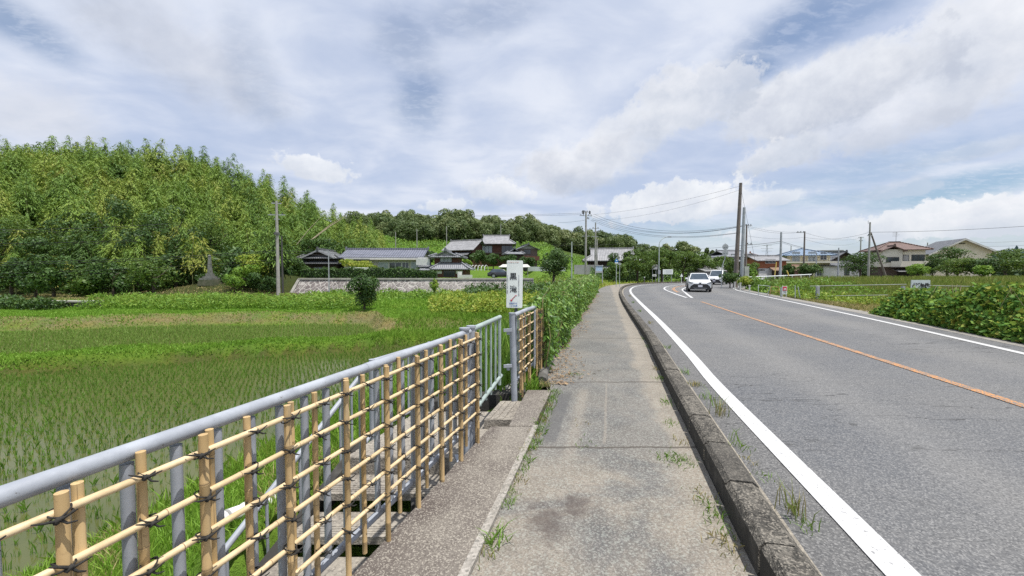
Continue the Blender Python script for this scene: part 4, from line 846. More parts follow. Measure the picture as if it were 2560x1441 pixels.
# 5 narrow two-storey house, and small tiled shed
Y = 84; k = mpp(Y); zb5 = gz(X(1322, Y), Y) - .3; h = root('house', 'narrow grey brown two-storey house with a wooden balcony at the wood edge', 'house', (X(1320, Y), Y, zb5), R(12))
e_, ap = Zz(622, Y) - zb5, Zz(612, Y) - zb5; w_ = 24 * k
walls(h, WGB, -w_, w_, 0, 6, 0, e_); mb = MB(); gwall(mb, -w_, w_, 0, 6, e_, ap - e_, 'y'); mb.build('gable_wall', PG, h); mb = MB(); gable(mb, -w_, w_, 0, 6, e_, ap - e_, .5, 'y', .12); mb.build('roof', TD, h)
mb = MB(); mb.box((.2, -.6, e_ - 2.1), (2 * w_, 1.1, .9)); mb.build('balcony', WOOD, h); win(h, -.2, e_ - .7, 1.5, .9, 'f', 0, FRD, GLS, 1); win(h, .2, e_ - 4.3, 1.6, 1.6, 'f', 0, FRD, GLS, 2)
h = root('shed', 'small dark shed with a grey tiled roof between the upper houses', 'shed', (X(1286, 82), 82, gz(X(1286, 82), 82)), R(8)); zs = gz(X(1286, 82), 82)
e_ = Zz(634, 82) - zs; ap = Zz(621, 82) - zs; walls(h, WDK, -1.5, 1.6, 0, 4, 0, e_); mb = MB(); hip(mb, -1.5, 1.6, 0, 4, e_ - .1, .5, .6, (.8, .8)); gable(mb, -1.0, 1.1, .2, 3.6, e_ + .35, ap - e_ - .4, .25, 'y'); mb.build('roof', TG, h)
# 6 big-roofed house behind the roadside trees
Y = 72; k = mpp(Y); zb6 = -.1; h = root('house', 'large house with broad pale grey roof partly hidden behind roadside trees', 'house', (X(1528, Y), Y, zb6), R(-10))
e_, ap = Zz(648, Y) - zb6, Zz(620, Y + 3) - zb6; walls(h, WDK, -4.2, 4.6, 0, 8, 0, e_)
mb = MB(); hip(mb, -4.2, 4.6, 0, 8, e_ - .3, 1.0, 1.0, (1.6, 1.6)); gable(mb, -3.2, 3.8, .8, 7.2, e_ + .65, ap - e_ - .8, .5); mb.build('roof', TL, h)
mb = MB(); mb.slab([(-6.2, -1.6, e_ - 1.9), (1.5, -1.6, e_ - 1.9), (1.5, .2, e_ - 1.1), (-6.2, .2, e_ - 1.1)], .14); mb.build('lean_to_roof', TL, h)
# 7.. right side village
def simple(label, px, Y, w, d, py_b, py_e, py_r, wm, rm, rz=0.0, kind='gable', axis='x', ov=.5, wins=(), two=None, name='house', zbase=None):
    zb_ = (Zz(py_b, Y) if zbase is None else zbase); h_ = root(name, label, name, (X(px, Y), Y, zb_), rz); e_, ap_ = Zz(py_e, Y) - zb_, Zz(py_r, Y + d / 2) - zb_
    walls(h_, wm, -w / 2, w / 2, 0, d, -1.5, e_); mb = MB()
    if kind == 'gable':
        gable(mb, -w / 2, w / 2, 0, d, e_, ap_ - e_, ov, axis); m2 = MB(); gwall(m2, -w / 2, w / 2, 0, d, e_, ap_ - e_, axis); m2.build('gable_wall', wm, h_)
    elif kind == 'hip': hip(mb, -w / 2, w / 2, 0, d, e_ - .05, ap_ - e_, ov)
    elif kind == 'iri':
        hip(mb, -w / 2, w / 2, 0, d, e_ - .1, (ap_ - e_) * .4, ov, (1.3, 1.1)); gable(mb, -w / 2 + .9, w / 2 - .9, .8, d - .8, e_ + (ap_ - e_) * .38, (ap_ - e_) * .6, .35, axis)
    else: mb.box((0, d / 2, e_ + .1), (w + ov, d + ov, .2))
    mb.build('roof', rm, h_)
    if two:
        z2 = Zz(two, Y) - zb_; mb = MB(); hip(mb, -w / 2, w / 2, 0, d, z2, .5, .9, (.95, .95)); mb.build('lower_roof', rm, h_)
    for wn in wins: win(h_, *wn)
    return h_, e_, ap_
simple('two-storey traditional house with grey roofs behind the tall pole', 1852, 84, 7.6, 7, 690, 641, 628, WGB, TG, R(8), 'iri', two=654, wins=((-1.5, 4.1, 1.6, 1.0, 'f', 0, FRD, CUR), (1.7, 4.1, 1.8, 1.0, 'f', 0, FRD, GLS)))
simple('white house with a red metal roof far behind the village', 1915, 110, 8, 8, 690, 645, 635, PW, TR, R(60), 'gable', wins=((2.2, 3.9, .9, .7, 'f', 0), (4.2, 3.9, .9, .7, 'f', 0)))
h_, e_, ap_ = simple('house with red brick upper wall and pale tiled roof beside a thin pole', 1930, 72, 4.8, 6, 692, 650, 641, BRK, TL, R(-6), 'gable', wins=((-.3, 2.8, 1.7, .65, 'f', 0, FRW, GLS, 2),))
mb = MB(); mb.box((-.2, -.06, .55), (4.3, .1, 1.9)); mb.build('lower_wall', PW, h_)
# cream house with blue roof and long balcony
h_, e_, ap_ = simple('cream two-storey house with a light blue roof and long balcony', 2020, 82, 7.5, 9, 692, 638, 622, PY, TBL, R(-20), 'hip', ov=.9, wins=((-2.2, 4.2, 1.3, 1.9, 'f', 0, FRW, CUR), (.6, 4.2, 1.2, 1.9, 'f', 0, FRW, CUR), (2.6, 4.2, 1.0, 1.4, 'f', 0, FRW, GLS), (2.0, 1.0, 1.4, 1.6, 'f', 0, FRW, GLS), (-1.4, 1.0, 1.4, 1.6, 'f', 0, FRW, GLS)))
mb = MB(); mb.box((0, -.9, 2.95), (9.6, 2.2, .28)); mb.box((-4.3, 3, 2.95), (1.2, 8.6, .28)); mb.build('balcony', PL, h_)
mb = MB(); mb.tube([(-4.8, 7, 3.9), (-4.8, -1.9, 3.9), (4.7, -1.9, 3.9)], .04, 6); [mb.tube([(x, -1.9, 3.1), (x, -1.9, 3.9)], .025, 5) for x in np.linspace(-4.7, 4.7, 16)]; [mb.tube([(-4.8, y_, 3.1), (-4.8, y_, 3.9)], .025, 5) for y_ in np.linspace(-1.5, 7, 10)]; mb.build('railing', FRD, h_)
h_, e_, ap_ = simple('grey flat-roofed building with large windows behind the cream house', 2072, 96, 5.2, 7, 690, 628, 626, PG, TM, R(-15), 'flat', wins=((-.2, 5.0, 3.6, 1.7, 'f', 0, FRW, GLS, 3),))
simple('white house with steep dark stepped roofs right of the cream house', 2106, 80, 7.0, 8, 692, 664, 655, PW, TD, R(-8), 'gable', wins=((.8, .9, .8, 1.2, 'f', 0),))
simple('dark-gabled upper house rising behind the stepped white house', 2108, 88, 5.4, 6, 690, 648, 632, WDK, TD, R(-5), 'gable', 'y', ov=.8)
h_, e_, ap_ = simple('dark wooden open shed with a rusty sagging roof near the yellow pole', 1985, 70, 6.0, 5, 692, 674, 664, WDK, M('rusty_roof', (.26, .16, .10), (.16, .11, .08), 2), R(-10), 'gable', name='shed')
mb = MB(); mb.box((.6, -.05, .5), (1.4, .06, 1.6)); mb.build('door', M('rusty_door', (.24, .12, .09)), h_)
simple('long low shed with a weathered grey roof behind the white van', 1800, 66, 5.5, 5, 697, 676, 668, PG, TM, R(10), 'gable', name='shed')
simple('small pale-roofed shed between the trees and the white van', 1763, 68, 3.0, 4, 697, 679, 670, WDK, TL, R(-5), 'hip', name='shed')
simple('low grey-roofed outbuilding in the trees left of the tall pole', 1800, 82, 6.5, 5, 690, 657, 648, PG, TL, R(5), 'gable', name='shed')
# brown-roofed house
Y = 78; k = mpp(Y); zb7 = -.4; h = root('house', 'two-storey house with a brown hip roof and cream balcony behind the braced pole', 'house', (X(2253, Y), Y, zb7), R(-20))
e_, ap = Zz(624, Y) - zb7, Zz(607, Y + 4) - zb7; wx = 3.6
walls(h, WGB, -wx + .4, wx - .4, .5, 5.2, 0, 3.2, 'lower_wall'); walls(h, PL, -wx, wx, 0, 5.6, 3.2, e_)
mb = MB(); hip(mb, -wx, wx, 0, 5.6, e_ - .05, ap - e_, .8); gable(mb, -wx + .2, -wx + 3.3, -1.0, 3, e_ - .1, .75, .5, 'y', .12); mb.build('roof', TW, h)
mb = MB(); mb.box((1.0, -.55, 3.75), (6.2, 1.1, 1.1)); mb.build('balcony', PL, h); mb = MB(); mb.box((1.0, -.7, 3.13), (6.6, 1.5, .12)); mb.build('balcony_floor', FRD, h)
mb = MB(); mb.box((-wx + 1.75, -.45, (3.2 + e_) / 2), (3.1, .9, e_ - 3.2)); mb.build('bay', PL, h)
win(h, -wx + 1.75, 4.6, 1.9, .9, 'f', -.9, FRD, GLS, 1); win(h, .2, 4.85, 1.7, 1.3, 'f', 0, FRD, PG, 1); win(h, 2.5, 4.85, 1.9, 1.3, 'f', 0, FRD, GLS, 1)
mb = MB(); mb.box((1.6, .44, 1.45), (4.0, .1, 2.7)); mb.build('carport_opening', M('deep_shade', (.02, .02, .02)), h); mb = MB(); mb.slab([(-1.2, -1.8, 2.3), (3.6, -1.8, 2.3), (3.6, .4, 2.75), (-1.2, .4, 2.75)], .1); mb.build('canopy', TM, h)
mb = MB(); mb.tube([(.8, 4, ap - .3), (.8, 4, ap + 2.2)], .03, 6)
for i in range(4): mb.tube([(.2, 4, ap + 1.3 + .25 * i), (1.4 if i == 1 else 1.1, 4, ap + 1.3 + .25 * i)], .02, 5)
mb.build('aerial', FRD, h)
# cream gable house
Y = 80; zb8 = -.3; h = root('house', 'cream two-storey gable-ended house with grey roof at the right edge', 'house', (X(2402, Y), Y, zb8), R(-22))
e_, ap = Zz(628, Y) - zb8, Zz(597, Y) - zb8
walls(h, PL, -4.5, 4.5, 0, 7.5, 0, e_); mb = MB(); gwall(mb, -4.5, 4.5, 0, 7.5, e_, ap - e_, 'y'); mb.build('gable_wall', PL, h); mb = MB(); gable(mb, -4.5, 4.5, 0, 7.5, e_, ap - e_, 1.0, 'y', .1, cap=False); mb.build('roof', TD, h)
mb = MB(); sl8 = (ap - e_) / 4.5
for s_ in (-1, 1): mb.slab([(0, -1.06, ap - .06), (s_ * 5.5, -1.06, e_ - sl8 * 1.0 - .06), (s_ * 5.5, -1.0, e_ - sl8 - .06), (0, -1.0, ap - .06)], .3)
mb.build('bargeboard', PW, h); mb = MB(); mb.box((0, -.04, ap - 1.0), (.9, .08, .18)); mb.build('vent', FRD, h)
win(h, 2.0, e_ - 1.1, 2.2, 1.3, 'r', 4.5, FRD, GLS, 1); mb = MB(); mb.box((5.1, 2.2, e_ - 2.3), (1.1, 4, 1.0)); mb.build('balcony', PL, h)
# stone wall with pale coping
def stone_mat():
    m_, q_, b, o = newmat('diamond_masonry'); P = opos(q_); x_, y_, z_ = q_.sep(P); c_, s_ = math.cos(R(45)), math.sin(R(45))
    u = q_.m('ADD', q_.m('MULTIPLY', x_, c_), q_.m('MULTIPLY', z_, s_)); v = q_.m('SUBTRACT', q_.m('MULTIPLY', z_, c_), q_.m('MULTIPLY', x_, s_)); Q = q_.comb(u, v, 0.0)
    Q2 = q_.vm('ADD', Q, q_.vm('MULTIPLY', q_.noise(Q, 1.2, 3, .5, 0, 1), (.25, .25, 0)))
    V_ = q_.vm('MULTIPLY', Q2, (1.7, 2.9, 1)); e_ = q_.vor(V_, 1.0, 'DISTANCE_TO_EDGE', .75); rc = q_.sep(q_.vor(V_, 1.0, 'F1', .75, 'Color'))[0]
    big_ = q_.ss(x_, -6.0, 8.0); c = q_.mix(rc, (.27, .235, .225), (.175, .15, .145)); c = q_.mix(q_.m('MULTIPLY', big_, .5), c, (.40, .375, .355)); c = q_.mix(q_.ss(e_, .11, .04), c, (.47, .44, .41)); c = q_.mix(q_.ss(q_.noise(P, 1.0, 6, .7), .5, .75, 0, .55), c, (.14, .12, .11))
    q_.put(b.inputs['Base Color'], c); b.inputs['Roughness'].default_value = .9; q_.put(b.inputs['Normal'], q_.bump(q_.ss(e_, .0, .15), .7, .05)); return m_
wl = root('stone_wall', 'reddish grey diamond-patterned stone retaining wall below the houses', 'wall', (-12, 45, -1.2)); zt = Zz(699, 45) + 1.2
xl, xr = X(722, 45) + 12, 14.5; mb = MB(); n4 = 24
mb.add([(xl, -.15, 0), (xr, -.15, 0), (xr, .55, zt), (xl + .85, .55, zt), (xl, .7, 0), (xr, .7, 0), (xr, 1.0, zt), (xl + .85, 1.0, zt)], [(0, 1, 2, 3), (4, 7, 6, 5), (0, 3, 7, 4), (1, 5, 6, 2), (3, 2, 6, 7), (0, 4, 5, 1)]); mb.build('masonry', stone_mat(), wl)
mb = MB(); CPM = M('pale_coping', (.45, .43, .39), (.34, .32, .29), 1.5, .85)
mb.box(((xl + .8 + xr) / 2, .72, zt + .05), (xr - xl - .8, .62, .17)); mb.slab([(xl - .12, -.22, .02), (xl + .18, -.22, .02), (xl + 1.02, .44, zt + .02), (xl + .72, .44, zt + .02)], .1); mb.build('coping', CPM, wl)
mb = MB(); a, b = at(105, 783, 28.5), at(252, 774, 29.0); mb.box(((a.x + b.x) / 2 - 3, 28.8, -.85), (b.x - a.x + 6.5, .3, .5)); mb.cur = 1; mb.box(((a.x + b.x) / 2 - 3, 28.75, -.545), (b.x - a.x + 6.6, .5, .11))
thing1(mb, 'roadside_wall', [M('dark_wall', (.13, .12, .11), (.08, .075, .07), 2, .9), CPM], 'low dark wall with a pale concrete cap at the left beyond the paddies', 'wall')
# monument
Y = 44; mo = root('stone_monument', 'tapering stone monument on a stepped base under the dark trees', 'monument', (X(525, Y), Y, gz(X(525, Y), Y))); zb = gz(X(525, Y), Y); MG = M('lichened_granite', (.21, .21, .195), (.11, .115, .10), 4, .9, bump=.4, bs=15); zt = Zz(700, Y) - zb
mb = MB(); mb.box((0, 0, zt - .3), (1.9, 1.4, .7), top=(.85, .85)); mb.build('mound', M('mossy_stones', (.09, .09, .06), (.05, .06, .03), 3, .95, bump=.8, bs=6), mo)
mb = MB(); mb.box((0, 0, zt + .1), (1.55, 1.2, .22)); mb.box((0, 0, zt + .31), (1.05, .85, .2)); mb.box((0, 0, zt + .56), (.62, .55, .3)); mb.build('base', MG, mo)
mb = MB(); mb.box((0, 0, zt + 1.7), (.36, .36, 2.0), top=(.5, .5)); mb.box((0, 0, zt + 2.75), (.22, .22, .16), top=(.3, .3)); mb.build('shaft', MG, mo)

# ------------------------------------------------------------ poles and wires
CON = M('pole_concrete', (.36, .355, .33), (.27, .26, .245), 2, .85); CBR = M('brown_pole', (.20, .17, .15), (.14, .12, .11), 2, .85); STL = M('pole_steel', (.42, .44, .46), (.32, .34, .36), 3, .45, .3); INS = M('insulator', (.05, .05, .05), (.12, .12, .12), 3, .4); GRN = M('pale_green_post', (.42, .47, .45), (.35, .4, .38), 3, .5)
def pole(label, px, Y, pyt, pyb=None, r=.16, mt=CON, arms=(), name='utility_pole', cat='utility pole', lean=0.0, z0=None, group=None):
    x = X(px, Y); zb = gz(x, Y) - .2 if z0 is None else z0; zt = Zz(pyt, Y); h_ = root(name, label, cat, (x, Y, zb), 0, group)
    mb = MB(); H = zt - zb; mb.tube([(lean * 0, 0, 0), (lean, 0, H)], [r, r * .62], 12); mb.build('shaft', mt, h_)
    for dz, w_, off, ni, an in arms:
        mb = MB(); z_ = H - dz; c_, s_ = math.cos(an), math.sin(an)
        mb.box((off * c_, off * s_ - .0, z_), (w_, .09, .09), an)
        o_ = mb.build('crossarm', STL, h_)
        mb = MB()
        for i in range(ni):
            t = (off - w_ / 2 + w_ * (i + .5) / ni); mb.tube([(t * c_, t * s_, z_ + .04), (t * c_, t * s_, z_ + .22)], [.05, .07], 6)
        if ni: mb.build('insulator', INS, o_)
    return Vector((x, Y, zt)), h_
P1, hh = pole('pale concrete utility pole standing at the left end of the stone wall', 695, 41.5, 503, r=.19, arms=((.25, .9, 0, 3, .4), (1.45, 1.7, 0, 3, .1), (1.9, .5, 0, 0, .3)), mt=CON)
mb = MB(); mb.box((.0, -.05, P1.z + 1.0 - 3.2), (.38, .38, .25)); mb.build('dark_band', INS, hh)
pole('thin dark pole close behind the pale concrete utility pole', 706, 44, 590, r=.12, mt=M('tarred_pole', (.06, .06, .055)))
pole('slim grey post in front of the stone wall with a short top arm', 822, 42, 627, r=.07, mt=STL, name='lamp_post', cat='post', arms=((.05, .6, -.25, 0, 0),))
for px, pyt, Y_, lab in ((990, 580, 100, 'thin distant pole on the green slope, leftmost of the three'), (1043, 573, 104, 'thin distant pole on the green slope, middle of the three'), (1117, 566, 100, 'thin distant pole on the slope just left of the upper houses'), (1252, 560, 112, 'thin distant pole rising behind the large upper house')): pole(lab, px, Y_, pyt, r=.13)
P2, h2 = pole('concrete utility pole crowded with crossarms and insulators, left of the road bend', 1464, 64, 529, r=.2, arms=((.1, 1.6, 0, 4, .2), (.7, 2.2, 0, 5, .2), (1.1, 1.3, .5, 3, .9), (2.9, 1.2, .4, 2, .2), (4.0, 1.2, 0, 2, -.3)))
mb = MB(); mb.tube([(-.5, -.3, P2.z - h2.location.z - .45), (-.5, -.3, P2.z - h2.location.z + .1)], .16, 8); mb.tube([(.55, -.3, P2.z - h2.location.z - .5), (.55, -.3, P2.z - h2.location.z)], .13, 8); mb.build('transformer', INS, h2)
P3, _ = pole('thin grey utility pole just right of the crowded pole', 1488, 68, 557, r=.17, arms=((1.0, 1.3, 0, 3, .1), (1.6, 1.2, .2, 2, .1), (2.4, 1.2, -.1, 2, .1)))
pole('second thin grey pole touching the one with three crossarms', 1492, 67, 598, r=.14)
pole('pale green steel post beside the dark round tree', 1429, 50, 605, r=.1, mt=GRN, name='steel_post', cat='post')
P4, _ = pole('tallest concrete pole, leaning slightly, right of the oncoming cars', 1838.5, 41.5, 458, r=.235, lean=.36, mt=CBR)
P4 = P4 + Vector((.36, 0, -.3))
P5, h5 = pole('silver steel pole with a grey box, just right of the tallest pole', 1854, 40, 519, r=.2, mt=STL, lean=.12)
mb = MB(); mb.box((.42, 0, 1.9), (.45, .4, 1.3)); mb.build('cabinet', M('grey_cabinet', (.40, .42, .38)), h5)
P6, h6 = pole('brown utility pole with a crossarm and street lamp behind the silver pole', 1864, 60, 562, r=.17, mt=CBR, arms=((.15, 1.7, .1, 4, .2), (3.0, 1.1, .5, 2, .1)))
mb = MB(); mb.box((.9, -.2, P6.z - h6.location.z - 7.2), (.9, .1, .1)); mb.box((2.2, -.2, P6.z - h6.location.z - 6.9), (1.0, .3, .3)); mb.build('lamp_arm', INS, h6)
P7, _ = pole('grey steel pole in front of the brick-walled house', 1950.5, 60, 581, r=.2, mt=STL)
P8, _ = pole('brown utility pole with an offset crossarm beside the cream house', 2009, 66, 579, r=.17, mt=CBR, arms=((.2, 1.5, -.7, 3, .05),))
P9, _ = pole('slender pole right of the cream house with the blue roof', 2040, 68, 632, r=.12, mt=STL)
P10, _ = pole('grey post in front of the stepped white house', 2095, 66, 620, r=.13, mt=STL)
P11, _ = pole('wooden utility pole with a thin mast on top in the green field', 2171, 56, 556, r=.15, mt=CON, arms=((1.9, .8, 0, 2, .2),))
mb = MB(); a, b = at(2177, 582, 56.2), at(2224, 692, 56.2); b.z = gz(b.x, b.y) - .2; mb.tube([a, b], [.10, .14], 10); thing1(mb, 'pole_brace', [CBR], 'dark slanting brace pole propping the wooden pole in the field', 'brace pole')
P12, _ = pole('distant utility pole with crossarms behind the field tree', 2149.5, 105, 593, r=.2, arms=((.2, 1.6, 0, 4, .1), (1.0, 1.2, 0, 3, .1)))
pole('short distant pole rising behind the brown-roofed house', 2316, 95, 607, r=.16)
pole('distant short pole on the skyline above the blue roof', 1976, 140, 615, r=.2)
mb = MB(); a = at(2170.5, 560, 56); mb.tube([a, at(2170.5, 552, 56)], .03, 5); thing1(mb, 'mast', [STL], 'thin metal mast on top of the field pole', 'mast')
# lattice pylon far away
py_ = root('pylon', 'tiny distant steel lattice pylon above the village roofs', 'pylon', (X(1916, 420), 420, 0)); mb = MB(); zt = Zz(612, 420)
for s_ in (-1, 1): mb.tube([(s_ * 2.2, 0, 0), (s_ * .4, 0, zt)], .22, 4)
for z_, w_ in ((.97, 5), (.88, 6.5), (.79, 5.5)): mb.tube([(-w_, 0, zt * z_), (w_, 0, zt * z_)], .2, 4)
for i in range(9): z_ = zt * i / 9; w_ = 2.2 - 1.8 * i / 9; mb.tube([(-w_, 0, z_), (w_, 0, z_ + zt / 9)], .13, 4)
mb.build('lattice', STL, py_)
MWIRE = M('black_cable', (.02, .02, .022), (.03, .03, .03), 1, .6)
def wire(a, b, sag, label, r=.018, group=None, n=26):
    a, b = Vector(a), Vector(b); pts = []
    for i in range(n + 1):
        t = i / n; p = a + (b - a) * t; p.z -= sag * 4 * t * (1 - t); pts.append(p)
    mb = MB(); mb.tube(pts, r * .82, 5, False); thing1(mb, 'power_cable', [MWIRE], label, 'cable', group or 'overhead cables')
l = 'black cable strung across the bamboo hill, upper pair at the left edge'
wire(at(-150, 574, 40), at(420, 560, 44), .25, l, .03); wire(at(-150, 581, 40), at(420, 567, 44), .25, l, .02)
l = 'black cable crossing the dark trees at the left, middle pair above the monument'
wire(at(-150, 609, 40), at(345, 600, 44), .15, l, .025); wire(at(-150, 615, 40), at(345, 604, 44), .15, l, .015)
l = 'long black cable running from the left edge to the pale pole at the wall'
wire(at(-200, 658, 38), at(694, 626, 41.5), .35, l, .026); wire(at(-200, 664, 38), at(694, 630, 41.5), .35, l, .022)
l = 'thin lower cable passing just above the stone monument to the pale pole'
wire(at(-200, 688, 38), at(694, 649, 41.5), .3, l, .018); wire(at(-200, 698, 38), at(694, 655, 41.5), .3, l, .014)
l = 'thin cable running from the pale pole over the tiled roofs to the right'
wire(at(694, 626, 41.5), at(1075, 642, 50), .1, l, .016); wire(at(694, 632, 41.5), at(1100, 646, 50), .15, l, .014); wire(at(694, 649, 41.5), at(800, 640, 50), .1, l, .012)
l = 'faint cable reaching from the far left sky to the crowded pole'
wire(at(1165, 539, 90), at(1462, 533, 64), .1, l, .02); wire(at(1165, 541, 90), at(1450, 537, 64), .12, l, .02)
wire(at(1395, 557, 80), at(1462, 551, 64), .1, 'short cable arriving at the crowded pole below its crossarms', .022)
l = 'cable sagging across the road between the crowded pole and the silver pole'
wire(at(1486, 536, 64), at(1858, 564, 42), 1.5, l, .022); wire(at(1484, 541, 64), at(1856, 566, 42), 1.55, l, .022); wire(at(1480, 545, 64), at(1854, 567, 42), 1.5, l, .018)
l = 'lower twin cable sagging across the road below the upper bundle'
wire(at(1480, 549, 64), at(1846, 582, 42), 1.35, l, .022); wire(at(1478, 552, 64), at(1846, 583, 42), 1.4, l, .018)
l = 'thin cable rising from the crowded pole to near the top of the tallest pole'
wire(at(1482, 537, 64), P4, .45, l, .014); wire(at(1476, 552, 64), P4 + Vector((0, 0, -.4)), .75, l, .012)
wire(P4 + Vector((0, 0, -.1)), at(1900, 715, 38), 0, 'thin guy wire slanting down to the right from the tallest pole', .014)
l = 'bundled cable from the left trees past the round discs to the brown poles'
wire(at(1600, 628, 75), at(1840, 615, 60), .25, l, .02); wire(at(1840, 615, 60), at(1950, 604, 60), .1, l, .035); wire(at(1700, 634, 75), at(1950, 608, 60), .25, l, .02)
l = 'dark cable descending from the grey steel pole to the cream house pole'
wire(at(1950, 603, 60), at(2010, 620, 66), .05, l, .035); wire(at(1950, 606, 60), at(2095, 636, 66), .3, l, .018)
l = 'thin cable linking the brown pole and the cream house pole'
wire(at(1864, 564, 60), at(2006, 580, 66), .4, l, .018); wire(at(1868, 568, 60), at(2000, 581, 66), .5, l, .018); wire(at(1868, 590, 60), at(2008, 594, 66), .35, l, .016)
l = 'thin cable sagging from the cream house pole toward the field pole'
wire(at(2012, 582, 66), at(2149, 596, 105), .8, l, .02); wire(at(2012, 594, 66), at(2168, 583, 56), .55, l, .018); wire(at(2012, 598, 66), at(2149, 605, 105), 1.0, l, .018)
wire(at(2168, 581, 56), at(2700, 556, 42), .25, 'single long cable running from the field pole to the right edge', .024)
l = 'faint pair of cables crossing the sky right of the cream gable house'
wire(at(2450, 607, 90), at(2700, 594, 80), .2, l, .022); wire(at(2460, 617, 90), at(2700, 604, 80), .2, l, .022)
l = 'thin black cable behind the round tree and the crowded pole'
wire(at(1340, 615, 62), at(1560, 610, 70), .12, l, .02); wire(at(1300, 612, 80), at(1463, 608, 64), .1, l, .02)

# curved lamp, disc signs, route sign, boards
Y = 60; lpz = root('street_lamp', 'tall grey street lamp with curved arm in front of the roadside trees', 'street lamp', (X(1647, Y), Y, -.1)); k = mpp(Y)
mb = MB(); H = Zz(612, Y) + .1; pts = [(0, 0, 0), (0, 0, H * .5), (0, 0, H)] + [(24 * k * (1 - math.cos(a)) * 1.0, 0, H + 19 * k * math.sin(a)) for a in np.linspace(.15, PI / 2, 8)]; mb.tube(pts, [.09, .08, .07] + [.05] * 8, 8); mb.build('shaft', GRN, lpz)
mb = MB(); mb.box((25 * k, 0, H + 19 * k), (.55, .18, .09)); mb.build('lamp_head', STL, lpz); mb = MB(); mb.box((0, -.1, 1.8), (.35, .25, .6)); mb.build('control_box', STL, lpz)
Y = 38.6; ds = root('disc_sign', 'cranked grey post with two round discs seen from behind at the kerb', 'sign', (X(1806, Y), Y, -.05)); k = mpp(Y)
mb = MB(); mb.tube([(-.05, 0, 0), (-.05, 0, 2.1), (.1, 0, 2.7), (.22, 0, 3.0), (.22, 0, 4.5)], .04, 8); mb.build('post', STL, ds)
for pz in (618, 633): mb = MB(); z_ = Zz(pz, Y) + .05; mb.tube([(.22, -.03, z_), (.22, -.05, z_)], .30, 24); mb.box((.22, -.06, z_), (.05, .02, .5)); mb.box((.22, -.065, z_), (.4, .015, .04)); mb.build('disc', STL, ds)
Y = 44; rs_ = root('route_sign', 'blue and white route sign on a grey post near the end of the vine fence', 'sign', (X(1541, Y), Y, -.2)); MBS = M('sign_blue', (.02, .18, .50), (.02, .16, .46), 3, .4); k = mpp(Y)
mb = MB(); mb.tube([(0, .04, 0), (0, .04, Zz(644, Y) + .2)], .04, 8); mb.build('post', GRN, rs_)
z0_ = Zz(654, Y) + .2; mb = MB(); mb.prism([(-.17, 0), (.17, 0), (.19, .22), (.0, .44), (-.19, .22)], -.02, .0, 'y'); mb.v = [(x, y_, z + z0_ - .12) for x, y_, z in mb.v]; mb.build('blue_plate', MBS, rs_); mb = MB(); mb.box((0, -.02, z0_ - .17), (.38, .02, .11)); mb.box((0, -.032, z0_ + .1), (.14, .004, .12)); mb.build('white_plate', MWB, rs_)
pole('thin grey post with a square back plate right of the blue route sign', 1549, 43, 655, r=.035, mt=GRN, name='sign_post', cat='post', arms=((.2, .3, 0, 0, 0), (.3, .3, 0, 0, 0)))
Y = 48; nb = root('notice_board', 'pale blue framed notice board standing behind the vine fence', 'notice board', (X(1497.5, Y), Y, gz(X(1497, Y), Y)), R(14)); z_ = Zz(672, Y) - gz(X(1497, Y), Y)
mb = MB(); mb.box((0, 0, z_), (.86, .05, .62)); mb.build('board', M('board_blue', (.36, .48, .62), (.3, .42, .56), 3, .4), nb); mb = MB()
for s_ in (-1, 1): mb.box((s_ * .46, .02, z_ / 2 + .2), (.08, .1, z_ + .5))
mb.box((0, .0, z_ + .36), (1.05, .16, .07)); mb.box((0, 0, z_ - .4), (.8, .06, .22)); mb.build('frame', STL, nb)
Y = 62; bs_ = root('bend_sign', 'grey chevron board with a dark curved arrow below the trees', 'sign', (X(1636, Y), Y, -.1)); z_ = Zz(668, Y) + .1
mb = MB(); mb.prism([(-.46, z_ - .38), (.46, z_ - .38), (.46, z_ + .38), (-.2, z_ + .38)], -.02, .02, 'y'); mb.build('board', M('weathered_white', (.42, .43, .44), (.3, .31, .32), 4, .6), bs_)
mb = MB(); mb.tube([(-.3, -.03, z_ - .3), (-.15, -.03, z_ + .02), (.12, -.03, z_ + .2), (.3, -.03, z_ + .24)], .05, 5); mb.box((.28, -.03, z_ + .15), (.14, .04, .2)); mb.build('arrow', FRD, bs_)
mb = MB()
for s_ in (-.3, .25): mb.tube([(s_, .05, 0), (s_, .05, z_)], .035, 6)
mb.build('post', STL, bs_); mb = MB(); mb.box((.0, -.03, Zz(689, Y) + .1), (.62, .03, .3)); mb.cur = 1; mb.box((0, -.05, Zz(689, Y) + .1), (.4, .02, .07)); mb.build('arrow_plate', [MWB, FRD], bs_)
Y = 61; ib = root('information_board', 'wide white information board on two posts among the roadside trees', 'sign', (X(1669.5, Y), Y, -.1)); z_ = Zz(680, Y) + .1
mb = MB(); mb.box((0, 0, z_), (1.55, .05, .76)); mb.build('board', MWB, ib); mb = MB(); mb.box((-.45, -.03, z_), (.02, .02, .7))
for i in range(4): mb.box((.15, -.03, z_ + .22 - .14 * i), (.95, .01, .025))
mb.build('print', MGI, ib); mb = MB(); [mb.tube([(s_, .04, 0), (s_, .04, z_)], .035, 6) for s_ in (-.7, .6)]; mb.build('post', STL, ib)
mb = MB(); c_ = at(1704, 689, 60); mb.prism([(-.22, -.2), (.22, -.2), (.0, .3)], -.02, .02, 'y'); mb.v = [(x + c_.x, y_ + c_.y, z + c_.z) for x, y_, z in mb.v]; mb.tube([(c_.x, c_.y + .04, -.1), (c_.x, c_.y + .04, c_.z)], .03, 6); thing1(mb, 'triangle_marker', [MWB], 'small white triangular marker under the trees right of the information board', 'marker')
